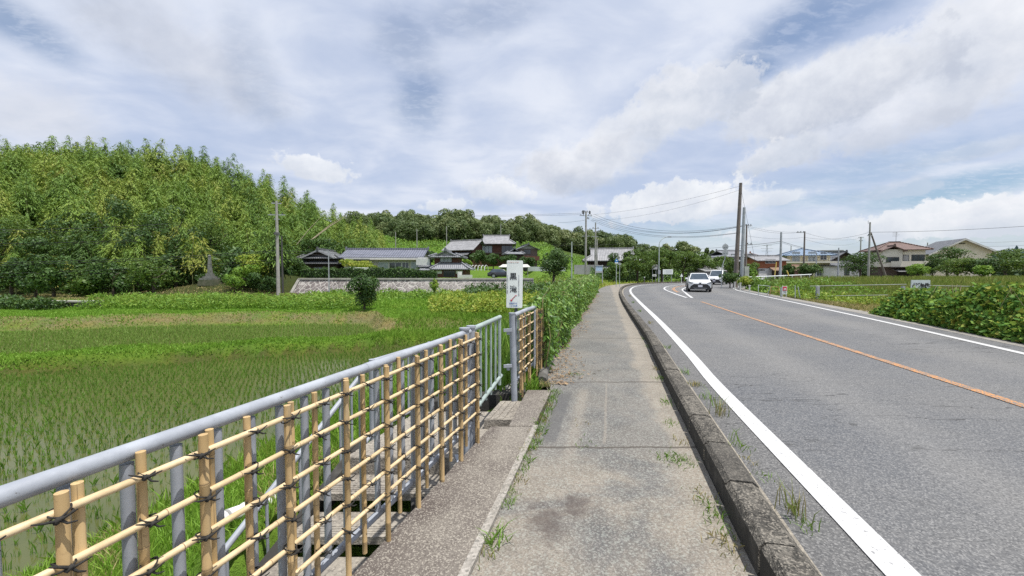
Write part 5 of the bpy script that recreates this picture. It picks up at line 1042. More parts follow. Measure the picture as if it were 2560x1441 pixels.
mb = MB(); c_ = at(1611, 700, 56); mb.tube([(c_.x, c_.y, -.1), (c_.x, c_.y, .9)], .07, 8); mb.cur = 1; mb.tube([(c_.x, c_.y, .9), (c_.x, c_.y, 1.0)], .08, 8); thing1(mb, 'bollard', [INS, MWB], 'dark bollard with a white top by the far footway', 'bollard')

# right roadside pieces
MPO = M('white_post', (.62, .62, .58), (.5, .5, .47), 8, .6)
for px, Y_, pt, lab in ((1837, 36, 706, 'short white delineator post farthest along the verge'), (1851, 33.5, 708, 'short white delineator post, middle of three on the verge'), (1874, 30.5, 714, 'short white capped delineator post nearest on the verge')):
    a = at(px, pt, Y_); mb = MB(); mb.tube([(a.x, a.y, -.2), (a.x, a.y, a.z)], .055, 10); mb.box((a.x, a.y, a.z), (.15, .13, .05)); thing1(mb, 'delineator_post', [MPO], lab, 'post', 'white delineator posts on the verge')
Y = 26.5; bb = root('pipe_barrier', 'bent pale green pipe barrier in the verge weeds', 'barrier', (X(1910, Y), Y, -.15), world=True); mb = MB()
mb.tube([at(1896, 741, Y), at(1896, 713, Y), at(1925, 716, Y), at(1919, 738, Y + .3)], .022, 8); mb.tube([at(1897, 732, Y), at(1920, 735, Y)], .018, 6); mb.build('frame', GRN, bb)
bb = root('pipe_barrier', 'rusty orange pipe barrier beside the pale green one', 'barrier', (X(1938, Y), Y, -.15), world=True); mb = MB()
mb.tube([at(1924, 741, Y), at(1928, 717, Y), at(1946, 718, Y), at(1950, 738, Y)], .02, 8); mb.tube([at(1926, 728, Y), at(1949, 729, Y)], .016, 6); mb.build('frame', M('rusty_pipe', (.40, .20, .10), (.25, .13, .08), 6), bb)
Y = 24.6; nz = at(1963, 744, Y).z; ns = root('notice_sign', 'small red and white notice sign on white legs in the roadside weeds', 'sign', (X(1962.5, Y), Y, nz), world=True); mb = MB()
a = at(1962, 716, Y); b = at(1962, 736, Y); zc_ = (a.z + b.z) / 2; hh_ = a.z - b.z
mb.box((a.x, Y, zc_), (.28, .03, hh_)); mb.build('board', MWB, ns); mb = MB(); mb.box((a.x - .01, Y - .02, zc_ + hh_ * .2), (.24, .012, hh_ * .52)); mb.build('red_panel', MRD, ns)
mb = MB(); mb.box((a.x - .01, Y - .03, zc_ + hh_ * .22), (.13, .01, .03)); mb.box((a.x - .01, Y - .03, zc_ + hh_ * .06), (.13, .01, .03)); [mb.box((a.x - .01 + s_ * .055, Y - .03, zc_ + hh_ * .14), (.02, .0102, .09)) for s_ in (-1, 1)]; mb.build('print', MWB, ns)
mb = MB(); [mb.box((a.x, Y - .02, zc_ - .06 - .035 * i), (.2, .01, .012)) for i in range(4)]; mb.build('small_print', MGI, ns)
mb = MB(); [mb.box((a.x + s_ * .12, Y + .03, zc_ - .2), (.05, .03, .95)) for s_ in (-1, 1)]; mb.build('leg', MPO, ns)
c_ = at(1952.5, 745, 24.8); mb = MB(); mb.tube([c_, (c_.x, c_.y, c_.z + .62)], .05, 8); mb.box((c_.x, c_.y, c_.z + .63), (.14, .1, .03)); thing1(mb, 'stub_post', [GRN], 'short capped pipe post just left of the red notice sign', 'post')
for p, q2, lab in (((1988, 745), (1988, 714), 'upright thin pale stake in the verge grass'), ((2000.5, 747), (1995, 717), 'leaning thin pale stake right of the upright one')):
    mb = MB(); mb.tube([at(*p, 23), at(*q2, 23)], .022, 6); thing1(mb, 'stake', [GRN], lab, 'stake')
GRL = M('dull_green_pipe', (.26, .29, .26), (.19, .21, .18), 6, .6)
Y = 22; ff = root('pipe_fence', 'long pale two-rail pipe fence with square posts round the vacant lot', 'fence', (X(2150, Y), Y, -.3), world=True)
mb = MB(); mb.tube([at(2025, 716, Y + 1.2), at(2266, 711.5, Y - .6)], .024, 8); mb.build('top_rail', GRL, ff); mb = MB(); mb.tube([at(2050, 741, Y + 1), at(2220, 738, Y - .3)], .02, 8); mb.build('bottom_rail', GRL, ff)
mb = MB(); mb.tube([at(2278, 713.5, Y), at(2425, 716.5, Y), at(2700, 716, Y)], .022, 8); mb.build('top_rail', GRL, ff)
for px in (2048, 2262, 2440, 2600): a = at(px, 717, Y); mb = MB(); mb.box((a.x, Y + .1, a.z / 2 - .12), (.14, .12, a.z + .3)); mb.build('post', STL, ff)
Y = 21.0; ls = root('lot_sign', 'pale board with bold dark characters standing behind the roadside bush', 'sign', (X(2302, Y), Y, -.2)); a, b = at(2278.5, 700.5, Y), at(2324.5, 729, Y); zc_ = (a.z + b.z) / 2 + .2
mb = MB(); mb.box((0, 0, zc_), (b.x - a.x, .04, a.z - b.z)); mb.build('board', M('grey_blue_board', (.50, .56, .60), (.44, .5, .54), 3, .6), ls); mb = MB(); [mb.box((s_ * .42, .05, zc_ / 2), (.06, .05, zc_)) for s_ in (-1, 1)]; mb.build('post', STL, ls)
text('貸物件', 0, zc_ - .04, .33, MBK, ls, y=-.03, bold=.014)
# yellow guy covers and far guard rail
for (p, q2, lab) in (((1936, 694), (1941, 656), 'yellow and white guy-wire cover leaning by the steel pole'), ((1972, 690), (1967, 677), 'short yellow guy-wire cover leaning in front of the open shed')):
    mb = MB(); mb.tube([at(*p, 57), at(*q2, 57)], .07, 6); thing1(mb, 'guy_cover', [M('yellow_cover', (.65, .45, .06), (.6, .5, .2), 3, .5)], lab, 'guy cover')
gr = root('guard_rail', 'long white guard rail in front of the village beyond the field', 'guard rail', (X(1970, 54), 54, -.3), world=True); mb = MB(); mb.tube([at(1870, 693, 54), at(1940, 690.5, 56), at(2028, 686.5, 60)], .07, 6); mb.build('beam', MWB, gr)
for i in range(8): t = i / 7; mb = MB(); p = at(1872 + 152 * t, 691 - 4 * t, 54.4 + 5.6 * t); mb.box((p.x, p.y, p.z - .4), (.1, .1, .9)); mb.build('post', MPO, gr)
# plastic tunnel and concrete tank behind wall
mb = MB(); c_ = at(1180, 668, 66); 
for i in range(9): mb.tube([(c_.x - 2 + .55 * i + .9 * math.cos(a) * .3, c_.y + .9 * math.cos(a), c_.z - .6 + .9 * math.sin(a)) for a in np.linspace(0, PI, 9)], .05, 5)
thing1(mb, 'net_tunnel', [M('white_net', (.62, .64, .62))], 'white hooped netting tunnel in the garden behind the wooden house', 'tunnel')
mb = MB(); c_ = at(1165, 688, 52); mb.box((c_.x, c_.y, .8 + .25), (1.6, .8, .5)); mb.box((c_.x - .9, c_.y + .5, .8 + .5), (.5, .5, .9)); thing1(mb, 'garden_tank', [PW], 'white tank and box beside the brown wooden house', 'tank')
mb = MB(); c_ = at(1283, 664, 60); mb.slab([(c_.x - 2.2, 58.8, c_.z - .25), (c_.x + 2.6, 58.8, c_.z - .25), (c_.x + 2.2, 61, c_.z + .2), (c_.x - 1.6, 61, c_.z + .2)], .08); [mb.tube([(c_.x + s_, 59.5, c_.z - .2), (c_.x + s_, 59.5, gz(c_.x + s_, 59.5))], .05, 5) for s_ in (-1.8, 2.2)]; thing1(mb, 'carport', [M('pale_canopy', (.55, .55, .5))], 'pale flat carport roof over the black parked car', 'carport')
mb = MB(); c_ = at(1385, 668, 62); mb.box((c_.x - 1.2, 62, c_.z - .3), (6, .1, .7)); thing1(mb, 'panel_fence', [M('pale_panel', (.50, .55, .52), (.4, .45, .43), 1)], 'pale low panel fence in the garden behind the sign', 'fence')
mb = MB(); c_ = at(1462, 669, 70); mb.box((c_.x + .3, 70, c_.z - .4), (4.4, .2, 1.7)); thing1(mb, 'block_wall', [PG], 'grey block wall below the green terraces', 'wall')
mb = MB(); c_ = at(895, 671, 48.5); mb.tube([(c_.x - 1.0, c_.y, c_.z + .05), (c_.x + 1.8, c_.y, c_.z)], .05, 6); mb.tube([(c_.x - 1.0, c_.y + .3, c_.z - .1), (c_.x + 1.8, c_.y + .3, c_.z - .12)], .04, 6); [mb.tube([(c_.x + s_, c_.y, .75), (c_.x + s_, c_.y, c_.z)], .03, 5) for s_ in (-.9, 1.6)]; thing1(mb, 'drying_poles', [MWB], 'white drying poles above the trimmed hedge', 'drying poles')

# ------------------------------------------------------------ cars
def car_paint(name, c):
    m_, q_, b, o = newmat(name); q_.put(b.inputs['Base Color'], c); b.inputs['Roughness'].default_value = .28; b.inputs['Coat Weight'].default_value = .5; b.inputs['Coat Roughness'].default_value = .08; return m_
CWH = car_paint('white_car_paint', (.76, .77, .78)); CBK = car_paint('black_car_paint', (.02, .02, .025)); RUB = M('tyre_rubber', (.018, .018, .02), (.03, .03, .03), 20, .85); BLK = M('black_plastic', (.015, .015, .018), (.03, .03, .032), 20, .5); CHR = M('alloy', (.45, .46, .48), (.3, .3, .32), 8, .3, .8); LMP = M('headlamp_lens', (.20, .23, .26), (.08, .09, .1), 30, .1, 0, spec=.9); CGL = M('car_glass', (.03, .045, .06), (.06, .08, .1), 1.2, .06, 0, spec=.9)
def car(name, label, loc, rz, paint, Wd=1.83, Ln=4.46, H=1.60, belt=1.04, hood=1.0, snout=1.25, tail_y=1.95, group=None, van=False):
    h_ = root(name, label, 'car', loc, rz, group); w2 = Wd / 2; y0 = -Ln / 2; y1 = Ln / 2
    st_ = [(y0, .62, .50, .74, .30), (y0 + .06, .80, .52, .86, .26), (y0 + .25, .93, .54, hood * .93, .24), (y0 + .7, .985, .54, hood, .22), (y0 + snout, 1.0, .54, belt, .22), (0, 1.0, .54, belt + .02, .22), (y1 - .9, 1.0, .54, belt + .05, .24), (y1 - .25, .96, .54, belt + .03, .28), (y1 - .03, .88, .54, belt - .05, .34), (y1, .70, .54, .80, .42)]
    rings = []
    for y_, kx, zm, zt, zb_ in st_:
        w_ = w2 * kx; half = [(w_ * .90, zb_), (w_, zb_ + .12), (w_ * 1.0, zm), (w_ * .985, zt - .16), (w_ * .90, zt - .03), (w_ * .6, zt + .012)]
        rings.append([(x, y_, z) for x, z in half] + [(-x, y_, z) for x, z in half[::-1]])
    mb = MB(); n12 = 12; mb.smooth = True
    mb.add([v for r_ in rings for v in r_], [(i * n12 + j, i * n12 + (j + 1) % n12, (i + 1) * n12 + (j + 1) % n12, (i + 1) * n12 + j) for i in range(len(rings) - 1) for j in range(n12)] + [tuple(range(n12)), tuple(range(len(rings) * n12 - 1, (len(rings) - 1) * n12 - 1, -1))])
    # greenhouse
    ya, yb, yc, yd = y0 + snout - .05, y0 + snout + .72, tail_y - .45, tail_y; bw, tw = w2 * .90, w2 * .68; zb_, zt = belt - .02, H
    if van: yd = y1 - .06; yc = y1 - .22; tw = w2 * .80
    V = [(-bw, ya, zb_), (bw, ya, zb_), (bw, yd, zb_ + .03), (-bw, yd, zb_ + .03), (-tw, yb, zt - .03), (tw, yb, zt - .03), (tw, yc, zt - .03), (-tw, yc, zt - .03), (-tw * .75, yb + .12, zt), (tw * .75, yb + .12, zt), (tw * .75, yc - .1, zt), (-tw * .75, yc - .1, zt)]
    mb.smooth = False; mb.add(V, [(0, 1, 5, 4), (1, 2, 6, 5), (2, 3, 7, 6), (3, 0, 4, 7), (4, 5, 9, 8), (5, 6, 10, 9), (6, 7, 11, 10), (7, 4, 8, 11), (8, 9, 10, 11)])
    o = mb.build('body', paint, h_, bevel=.02)
    def panel(nm, A, B, C_, D_, mt, ins=.07, push=.012):
        P = [Vector(p) for p in (A, B, C_, D_)]; c = sum(P, Vector()) / 4; nrm = (P[1] - P[0]).cross(P[3] - P[0]).normalized()
        if nrm.dot(c - Vector((0, c.y * .3, .8))) < 0: nrm = -nrm
        Q = [p + (c - p).normalized() * ins + nrm * push for p in P]; m2 = MB(); m2.add(Q, [(0, 1, 2, 3)]); return m2.build(nm, mt, h_, fix=False)
    panel('windscreen', V[0], V[1], V[5], V[4], CGL, .07); panel('side_window', V[1], V[2], V[6], V[5], CGL, .09); panel('side_window', V[3], V[0], V[4], V[7], CGL, .09); panel('rear_window', V[2], V[3], V[7], V[6], CGL, .1)
    for sx in (-1, 1):
        for yw in (y0 + .88, y1 - .9):
            wv = MB(); wv.tube([(sx * (w2 - .20), yw, .335), (sx * (w2 - .01), yw, .335)], .335, 22); wo_ = wv.build('wheel', RUB, h_); rv = MB(); rv.tube([(sx * (w2 - .05), yw, .335), (sx * (w2 + .004), yw, .335)], [.21, .19], 14); rv.build('rim', CHR, wo_)
            av = MB(); av.tube([(sx * (w2 + .004), yw + .41 * math.cos(a), .33 + .41 * math.sin(a)) for a in np.linspace(-.1, PI + .1, 12)], .04, 6); av.build('wheel_arch', BLK, h_)
        mm = MB(); mm.box((sx * (w2 + .08), ya + .30, belt + .09), (.20, .10, .13), top=(.9, .8)); mm.box((sx * (w2 - .02), ya + .3, belt + .04), (.12, .05, .04)); mm.build('mirror', paint, h_, bevel=.02)
        hl = MB(); yy = y0 - .01
        hl.prism([(sx * .52, .80), (sx * .88, .87), (sx * .90, .80), (sx * .80, .76), (sx * .56, .745)], yy, yy + .25, 'y'); hl.build('headlight', LMP, h_)
    gm = MB(); gm.prism([(-.50, .68), (.50, .68), (.74, .46), (.74, .36), (-.74, .36), (-.74, .46)], y0 - .025, y0 + .1, 'y'); gm.prism([(-.82, .36), (.82, .36), (.78, .22), (-.78, .22)], y0 - .03, y0 + .2, 'y'); gm.build('grille', BLK, h_)
    gm = MB(); gm.box((0, y0 - .045, .33), (1.0, .02, .035)); gm.build('bumper_trim', CHR, h_)
    gm = MB(); gm.prism([(-.10, .80), (.10, .80), (.06, .73), (0, .70), (-.06, .73)], y0 - .03, y0 + .05, 'y'); gm.build('emblem', BLK, h_)
    gm = MB(); gm.box((0, y0 - .05, .51), (.33, .012, .165)); gm.build('number_plate', M('plate', (.70, .70, .74), (.6, .6, .68), 30, .4), h_)
    return h_
cc = car('car', 'white crossover with black lower grille driving toward the camera', (15.78, 33.2, .01), R(-21.5), CWH); cc.scale = (.96, .96, .95)
car('van', 'white boxy wagon following behind the white crossover', (28.1, 53.5, .01), R(-39), CWH, 1.80, 4.5, 1.92, 1.10, 1.06, .95, 2.1, van=True)
car('car', 'black parked car half hidden behind the upright signboard', (X(1256, 54), 54, .80), R(84), CBK, 1.70, 4.0, 1.30, .84, .80, 1.2, 1.75)
car('car', 'white parked hatchback by the village behind the silver pole', (X(1873, 62), 62, -.25), R(70), CWH, 1.7, 3.9, 1.5)
# ------------------------------------------------------------ vegetation
LG = leafmat('grass_green', [(.06, .13, .02), (.12, .24, .03), (.18, .33, .045), (.24, .36, .07)], .6, .35, .45)
LGB = leafmat('bright_grass', [(.10, .21, .02), (.16, .32, .03), (.23, .38, .05), (.32, .38, .08)], .6, .35, .6, .45)
LFLD = leafmat('field_grass_leaf', [(.07, .13, .02), (.12, .20, .03), (.20, .27, .05), (.27, .30, .07), (.34, .31, .12)], .6, .3, .55, .25)
LGD = leafmat('dry_grass', [(.12, .20, .03), (.22, .22, .07), (.34, .28, .13), (.42, .34, .18)], .7, .2, .35)
LRICE2 = leafmat('dense_rice_leaf', [(.15, .26, .05), (.22, .35, .07), (.30, .42, .11)], .5, .4, .3)
LRICE = leafmat('rice_leaf', [(.07, .16, .02), (.12, .25, .03), (.17, .32, .05)], .5, .35, .3)
LVINE = leafmat('vine_leaf', [(.04, .10, .018), (.08, .18, .028), (.13, .27, .04), (.21, .34, .07), (.31, .42, .14)], .42, .3, .3, 1.2, .45)
LKUD = leafmat('kudzu_leaf', [(.02, .06, .010), (.04, .12, .017), (.08, .18, .027), (.17, .29, .04), (.30, .28, .05)], .6, .25, .35, 1.0, .2)
LWEED = leafmat('weed_leaf', [(.06, .13, .02), (.12, .24, .025), (.19, .32, .04), (.28, .33, .05)], .55, .3, .45, .5)
LYEL = leafmat('yellow_weed', [(.09, .18, .02), (.17, .28, .03), (.28, .33, .04), (.38, .36, .06)], .55, .3, .5, .6)
LBAM = leafmat('bamboo_leaf', [(.045, .10, .016), (.09, .175, .026), (.15, .25, .035), (.225, .30, .045), (.32, .31, .07)], .55, .22, .82, .12)
LBAM2 = leafmat('young_bamboo_leaf', [(.17, .24, .03), (.27, .30, .05), (.36, .33, .07)], .55, .35, .5, .2)
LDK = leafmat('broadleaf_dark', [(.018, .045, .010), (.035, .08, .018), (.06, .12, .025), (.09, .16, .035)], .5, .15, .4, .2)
LFOR = leafmat('forest_leaf', [(.035, .065, .018), (.08, .125, .04), (.15, .19, .07), (.22, .235, .10)], .55, .15, .65, .03)
LCH = leafmat('cherry_leaf', [(.03, .07, .012), (.06, .12, .02), (.10, .17, .028), (.15, .22, .04)], .5, .25, .45, .3)
BARK = M('bark', (.10, .075, .055), (.05, .04, .03), 6, .9, bump=.5, bs=12); CULM = M('bamboo_culm', (.16, .20, .07), (.24, .22, .10), 2, .5)

def lobes_cloud(n, R3, nl, seed, flat=.0, up=.35, inner=.12, lobe=(.28, .46), full=False):
    g = np.random.default_rng(seed); d = unit(g.normal(size=(nl, 3))); d[:, 2] = d[:, 2] if full else np.where(d[:, 2] < -.35, -d[:, 2] * .5, d[:, 2])
    c = d * g.uniform(.45, .78, (nl, 1)); rl = g.uniform(*lobe, nl); w_ = rl ** 2; k = g.choice(nl, n, p=w_ / w_.sum())
    u = unit(g.normal(size=(n, 3)) + np.array([0, 0, up])); rr = g.uniform(.80, 1.06, (n, 1)) ** .7
    P = c[k] + u * rl[k][:, None] * rr; inn = g.random(n) < inner; P[inn] = c[k][inn] * g.uniform(.2, .9, (inn.sum(), 1))
    P = P * np.array(R3)[None]; return P, u, g
def crown(name, R3, nl, n, L, mt, parent, seed, zc, asp=.55, **kw):
    P, u, g = lobes_cloud(n, R3, nl, seed, **kw); P = P + np.array([0, 0, zc])
    N = unit(u + g.normal(size=P.shape) * .38); D_ = unit(np.cross(N, g.normal(size=P.shape)) + np.array([0, 0, -.25]))
    Ls = L * g.uniform(.6, 1.35, len(P)); V, Fc = leaves(P, D_, N, Ls, Ls * asp)
    return npmesh(name, V, Fc, 4, mt, parent)
def trunk(parent, H, r, R3, zc, seed, mt=None, nb=5):
    g = random.Random(seed); mb = MB(); lx, ly = g.uniform(-.06, .06) * H, g.uniform(-.06, .06) * H
    mb.tube([(0, 0, -.4), (lx * .3, ly * .3, H * .35), (lx, ly, zc)], [r * 1.25, r, r * .45], 8)
    for i in range(nb):
        a = 2 * PI * (i + g.random()) / nb; z0_ = H * g.uniform(.25, .5); e = (math.cos(a) * R3[0] * .6, math.sin(a) * R3[1] * .6, zc + R3[2] * g.uniform(-.1, .5))
        mb.tube([(lx * .5, ly * .5, z0_), (e[0] * .5, e[1] * .5, (z0_ + e[2]) / 2 - .1), e], [r * .5, r * .33, r * .12], 6)
    return mb.build('trunk', mt or BARK, parent)
def copy_tree(o, loc, rz, sc, label=None):
    r_ = o.copy(); COL.objects.link(r_); r_.location = loc; r_.rotation_euler = (0, 0, rz); r_.scale = sc
    if label: r_['label'] = label
    for ch in list(o.children):
        c = ch.copy(); COL.objects.link(c); c.parent = r_
    return r_
def tree(name, label, px, Y, H, R3, mt, n=2600, L=.3, seed=1, zc=None, r=None, nl=14, group=None, zb=None, cat='tree', x=None, **kw):
    x = X(px, Y) if x is None else x; zb = gz(x, Y) if zb is None else zb; t = root(name, label, cat, (x, Y, zb), 0, group)
    zc = zc if zc is not None else H - R3[2]
    crown('crown' if cat == 'tree' else 'foliage', R3, nl, n, L, mt, t, seed, zc, **kw); trunk(t, H, r or H * .028, R3, zc, seed) if H > 1.6 else trunk(t, H, .03, R3, zc, seed, nb=3)
    return t
def treepx(name, label, x0, x1, yt, yb, Y, mt, seed, n=2600, L=.3, zb=None, group=None, cat='tree', depth=None, **kw):
    """tree filling a photo box, standing at depth Y"""
    k = mpp(Y); cx = (x0 + x1) / 2; kw.setdefault('full', True); rx = (x1 - x0) / 2 * k; x = X(cx, Y); zb_ = gz(x, Y) if zb is None else zb; H = Zz(yt, Y) - zb_; low = max(Zz(yb, Y) - zb_, 0.0)
    rz_ = (H - low) / 2
    return tree(name, label, cx, Y, H, (rx, depth or rx, rz_), mt, n, L, seed, (H + low) / 2, group=group, zb=zb_, cat=cat, **kw)

# bamboo plants: leaning culms with drooping sprays
def bamboo_proto(seed, H, mt, nc=3, dens=1.0, label='', spread=1.7):
    g = np.random.default_rng(seed); t = root('bamboo_plant', label, 'bamboo', (0, 0, 0), 0, 'bamboo plants on the left hillside'); cul = MB(); PV, PD, PN, PL = [], [], [], []
    for c in range(nc):
        a = g.uniform(0, 2 * PI); lean = g.uniform(.2, 1.1); h = H * g.uniform(.68, .9) if c else H; bx, by = (g.normal(size=2) * spread * .5 if c else (0, 0)); pts = []
        for t_ in np.linspace(0, 1, 9): pts.append(np.array([bx + math.cos(a) * lean * t_ ** 2.6, by + math.sin(a) * lean * t_ ** 2.6, h * (t_ - .06 * t_ ** 4)]))
        cul.tube([tuple(p) for p in pts], [.06 * (1 - .85 * i / 8) for i in range(9)], 5, False); pts = np.array(pts)
        for z_ in np.linspace(.34, 1.0, int(28 * dens)):
            base = np.array([np.interp(z_, np.linspace(0, 1, 9), pts[:, k]) for k in range(3)]); prof = min(1, (1.04 - z_) / .55) ** .95 * (.55 + .45 * min(1, (z_ - .1) / .35))
            for b_ in range(4):
                aa = g.uniform(0, 2 * PI); Lb = 1.95 * prof * g.uniform(.65, 1.2) + .12; m_ = max(3, int(13 * prof * dens)); s_ = np.linspace(.15, 1, m_)[:, None]
                dr = np.array([math.cos(aa), math.sin(aa), 0]); P = base + dr * s_ * Lb + np.array([0, 0, 1]) * (s_ * .45 - s_ ** 2 * .85) * Lb * g.uniform(.7, 1.2)
                P = P + g.normal(size=P.shape) * .07; D_ = dr * (1.0) + np.array([0, 0, -.8]) + g.normal(size=P.shape) * .3
                PV.append(P); PD.append(D_); PN.append(np.array([0, 0, .75]) + dr * .75 + g.normal(size=P.shape) * .28); PL.append(g.uniform(.28, .55, m_))
    P, D_, N, Ls = np.concatenate(PV), np.concatenate(PD), np.concatenate(PN), np.concatenate(PL)
    V, Fc = leaves(P, D_, N, Ls, Ls * .24); npmesh('crown', V, Fc, 4, mt, t); cul.build('culm', CULM, t); return t
BL = 'feathery green bamboo plant in the dense grove covering the left hill'
YL = 'yellow-green young bamboo plant near the foot of the left hill'
BP = [bamboo_proto(100 + i, 9.5 + i * .5, LBAM, 3 + i % 2, 1.0, BL) for i in range(5)]; YP = [bamboo_proto(200 + i, 8.0, LBAM2, 2, .8, YL, .8) for i in range(2)]
spots = []
for Yr in np.arange(46, 97, 3.3):
    for Xr in np.arange(-128, -20, 3.35):
        xx, yy = Xr + rnd.uniform(-1.3, 1.3) + (1.6 if int(Yr * 10) % 2 else 0), Yr + rnd.uniform(-1.2, 1.2)
        if xx < -1.36 * yy - 2: continue
        ramp = -.33 * yy - 1.0 + (3.0 if yy < 62 else 0)
        if xx > ramp: continue
        if yy < 66 and xx > -.585 * yy: continue
        if yy < 57 and rnd.random() < .45: continue
        spots.append((yy, xx))
spots.sort(); rnd2 = random.Random(5)
vis = spots if len(spots) <= 292 else sorted(rnd2.sample(spots, 292))
rest = [s_ for s_ in spots if s_ not in set(vis)]
usedb = set()
for i, (yy, xx) in enumerate(vis):
    zz = gz(xx, yy) - .3; yo = (yy < 56 and rnd2.random() < .33); ps = YP if yo else BP; k = rnd2.randrange(len(ps)); s_ = rnd2.uniform(.78, 1.12) * (.8 if yy < 52 else 1.0); edge = max(0, min(1, (-.33 * yy - xx) / 12)); s_ *= .88 + .12 * edge
    arg = ((xx, yy, zz), rnd2.uniform(0, 6.28), (s_ * 1.12, s_ * 1.12, s_))
    key = (yo, k)
    if key not in usedb:
        usedb.add(key); o = ps[k]; o.location, o.scale = arg[0], arg[2]; o.rotation_euler = (0, 0, arg[1])
    else: copy_tree(ps[k], *arg)
for yo, ps in ((False, BP), (True, YP)):
    for k, o in enumerate(ps):
        if (yo, k) not in usedb: o.location = (-60, 80, gz(-60, 80)); o.scale = (1, 1, 1)
if rest or True:   # undergrowth and thin plants between the counted ones
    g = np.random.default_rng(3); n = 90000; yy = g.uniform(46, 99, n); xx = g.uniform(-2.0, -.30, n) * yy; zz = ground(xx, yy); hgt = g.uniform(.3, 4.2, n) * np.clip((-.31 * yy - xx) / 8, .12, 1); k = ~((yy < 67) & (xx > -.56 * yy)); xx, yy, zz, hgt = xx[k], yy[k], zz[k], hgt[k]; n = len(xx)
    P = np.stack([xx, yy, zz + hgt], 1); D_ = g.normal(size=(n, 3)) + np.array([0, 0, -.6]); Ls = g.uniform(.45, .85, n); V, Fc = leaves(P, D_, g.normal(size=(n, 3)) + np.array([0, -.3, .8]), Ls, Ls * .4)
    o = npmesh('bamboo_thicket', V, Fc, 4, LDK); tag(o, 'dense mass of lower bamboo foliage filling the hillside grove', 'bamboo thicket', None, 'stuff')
# leaning bare culms
mb = MB()
for p, q2 in (((778, 600), (862, 538)), ((782, 598), (858, 545)), ((742, 612), (800, 545)), ((786, 596), (866, 541))): a, b = at(*p, 56), at(*q2, 57); mb.tube([a, (a + b) / 2 + Vector((0, 0, .15)), b], [.05, .045, .02], 5)
thing1(mb, 'leaning_culms', [M('dry_culm', (.40, .34, .22), (.3, .26, .17), 2)], 'bare tan bamboo culms leaning across the right end of the grove', 'bamboo culms')

# dark broadleaf trees at the hill foot
spec = [(-20, 60, 640, 760, 42, 1), (45, 120, 655, 765, 41, 2), (95, 190, 660, 768, 40, 3), (170, 260, 650, 765, 41, 4), (235, 330, 620, 762, 42, 5), (300, 400, 560, 700, 47, 6), (330, 430, 640, 760, 42, 7), (395, 480, 600, 740, 46, 8), (60, 180, 580, 690, 47, 9), (-40, 60, 590, 680, 48, 10), (180, 300, 560, 660, 50, 11), (440, 520, 560, 700, 50, 12), (540, 600, 600, 700, 50, 13), (480, 560, 610, 690, 54, 14), (120, 240, 520, 640, 53, 15), (250, 350, 500, 620, 55, 16), (350, 470, 510, 640, 56, 17), (-20, 90, 520, 640, 52, 18), (470, 600, 540, 660, 58, 19), (600, 720, 540, 660, 60, 20)]
ORD = ('first', 'second', 'third', 'fourth', 'fifth', 'sixth', 'seventh', 'eighth', 'ninth', 'tenth', 'eleventh', 'twelfth', 'thirteenth', 'fourteenth', 'fifteenth', 'sixteenth', 'seventeenth', 'eighteenth', 'nineteenth', 'twentieth')
for i_, (x0, x1, yt, yb, Y_, sd) in enumerate(sorted(spec, key=lambda s_: s_[0] + s_[1])):
    treepx('broadleaf_tree', 'leafy broadleaf tree at the foot of the bamboo hill, %s from the left' % ORD[i_], x0 + (i_ * 37) % 23 - 11, x1 + (i_ * 53) % 29 - 14, yt + (i_ * 71) % 50 - 25, yb, Y_, (LDK, LDK, LCH, LDK, LDK)[i_ % 5], sd, 3000, .28, group='dark trees at the hill foot', up=.6)
treepx('leafy_shrub', 'bright green rounded shrub between the monument and the pale pole', 560, 655, 662, 735, 43, LWEED, 31, 2600, .22, cat='shrub', up=.8)
treepx('leafy_shrub', 'dark green shrub at the foot of the pale utility pole, left side', 622, 688, 680, 738, 43.5, LDK, 32, 2000, .22, cat='shrub')
treepx('leafy_tree', 'yellowish leafy tree with hanging foliage left of the pale pole', 585, 680, 632, 700, 46, LYEL, 33, 2600, .26, up=.7)
treepx('leafy_tree', 'dark bushy tree between the pale pole and the traditional house', 705, 770, 640, 720, 50, LDK, 34, 2600, .26)
treepx('leafy_tree', 'spreading dark tree behind the traditional house roof', 745, 860, 590, 660, 66, LDK, 35, 3000, .35)
treepx('leafy_tree', 'dark tree just left of the pale pole under the bamboo', 640, 740, 585, 680, 55, LDK, 36, 3000, .3)
treepx('round_tree', 'dark dense round tree standing alone in the mown grass', 872, 948, 684, 770, 26.5, LDK, 37, 9000, .13, zb=None, nl=11, up=.8, inner=.3, lobe=(.30, .55))
treepx('young_conifer', 'small bright conical young tree in front of the stone wall', 1072, 1098, 694, 736, 40, LWEED, 38, 900, .16)
treepx('garden_tree', 'olive-green clipped tree at the left end of the long house', 848, 945, 647, 678, 53, LYEL, 39, 2600, .22, zb=.8)
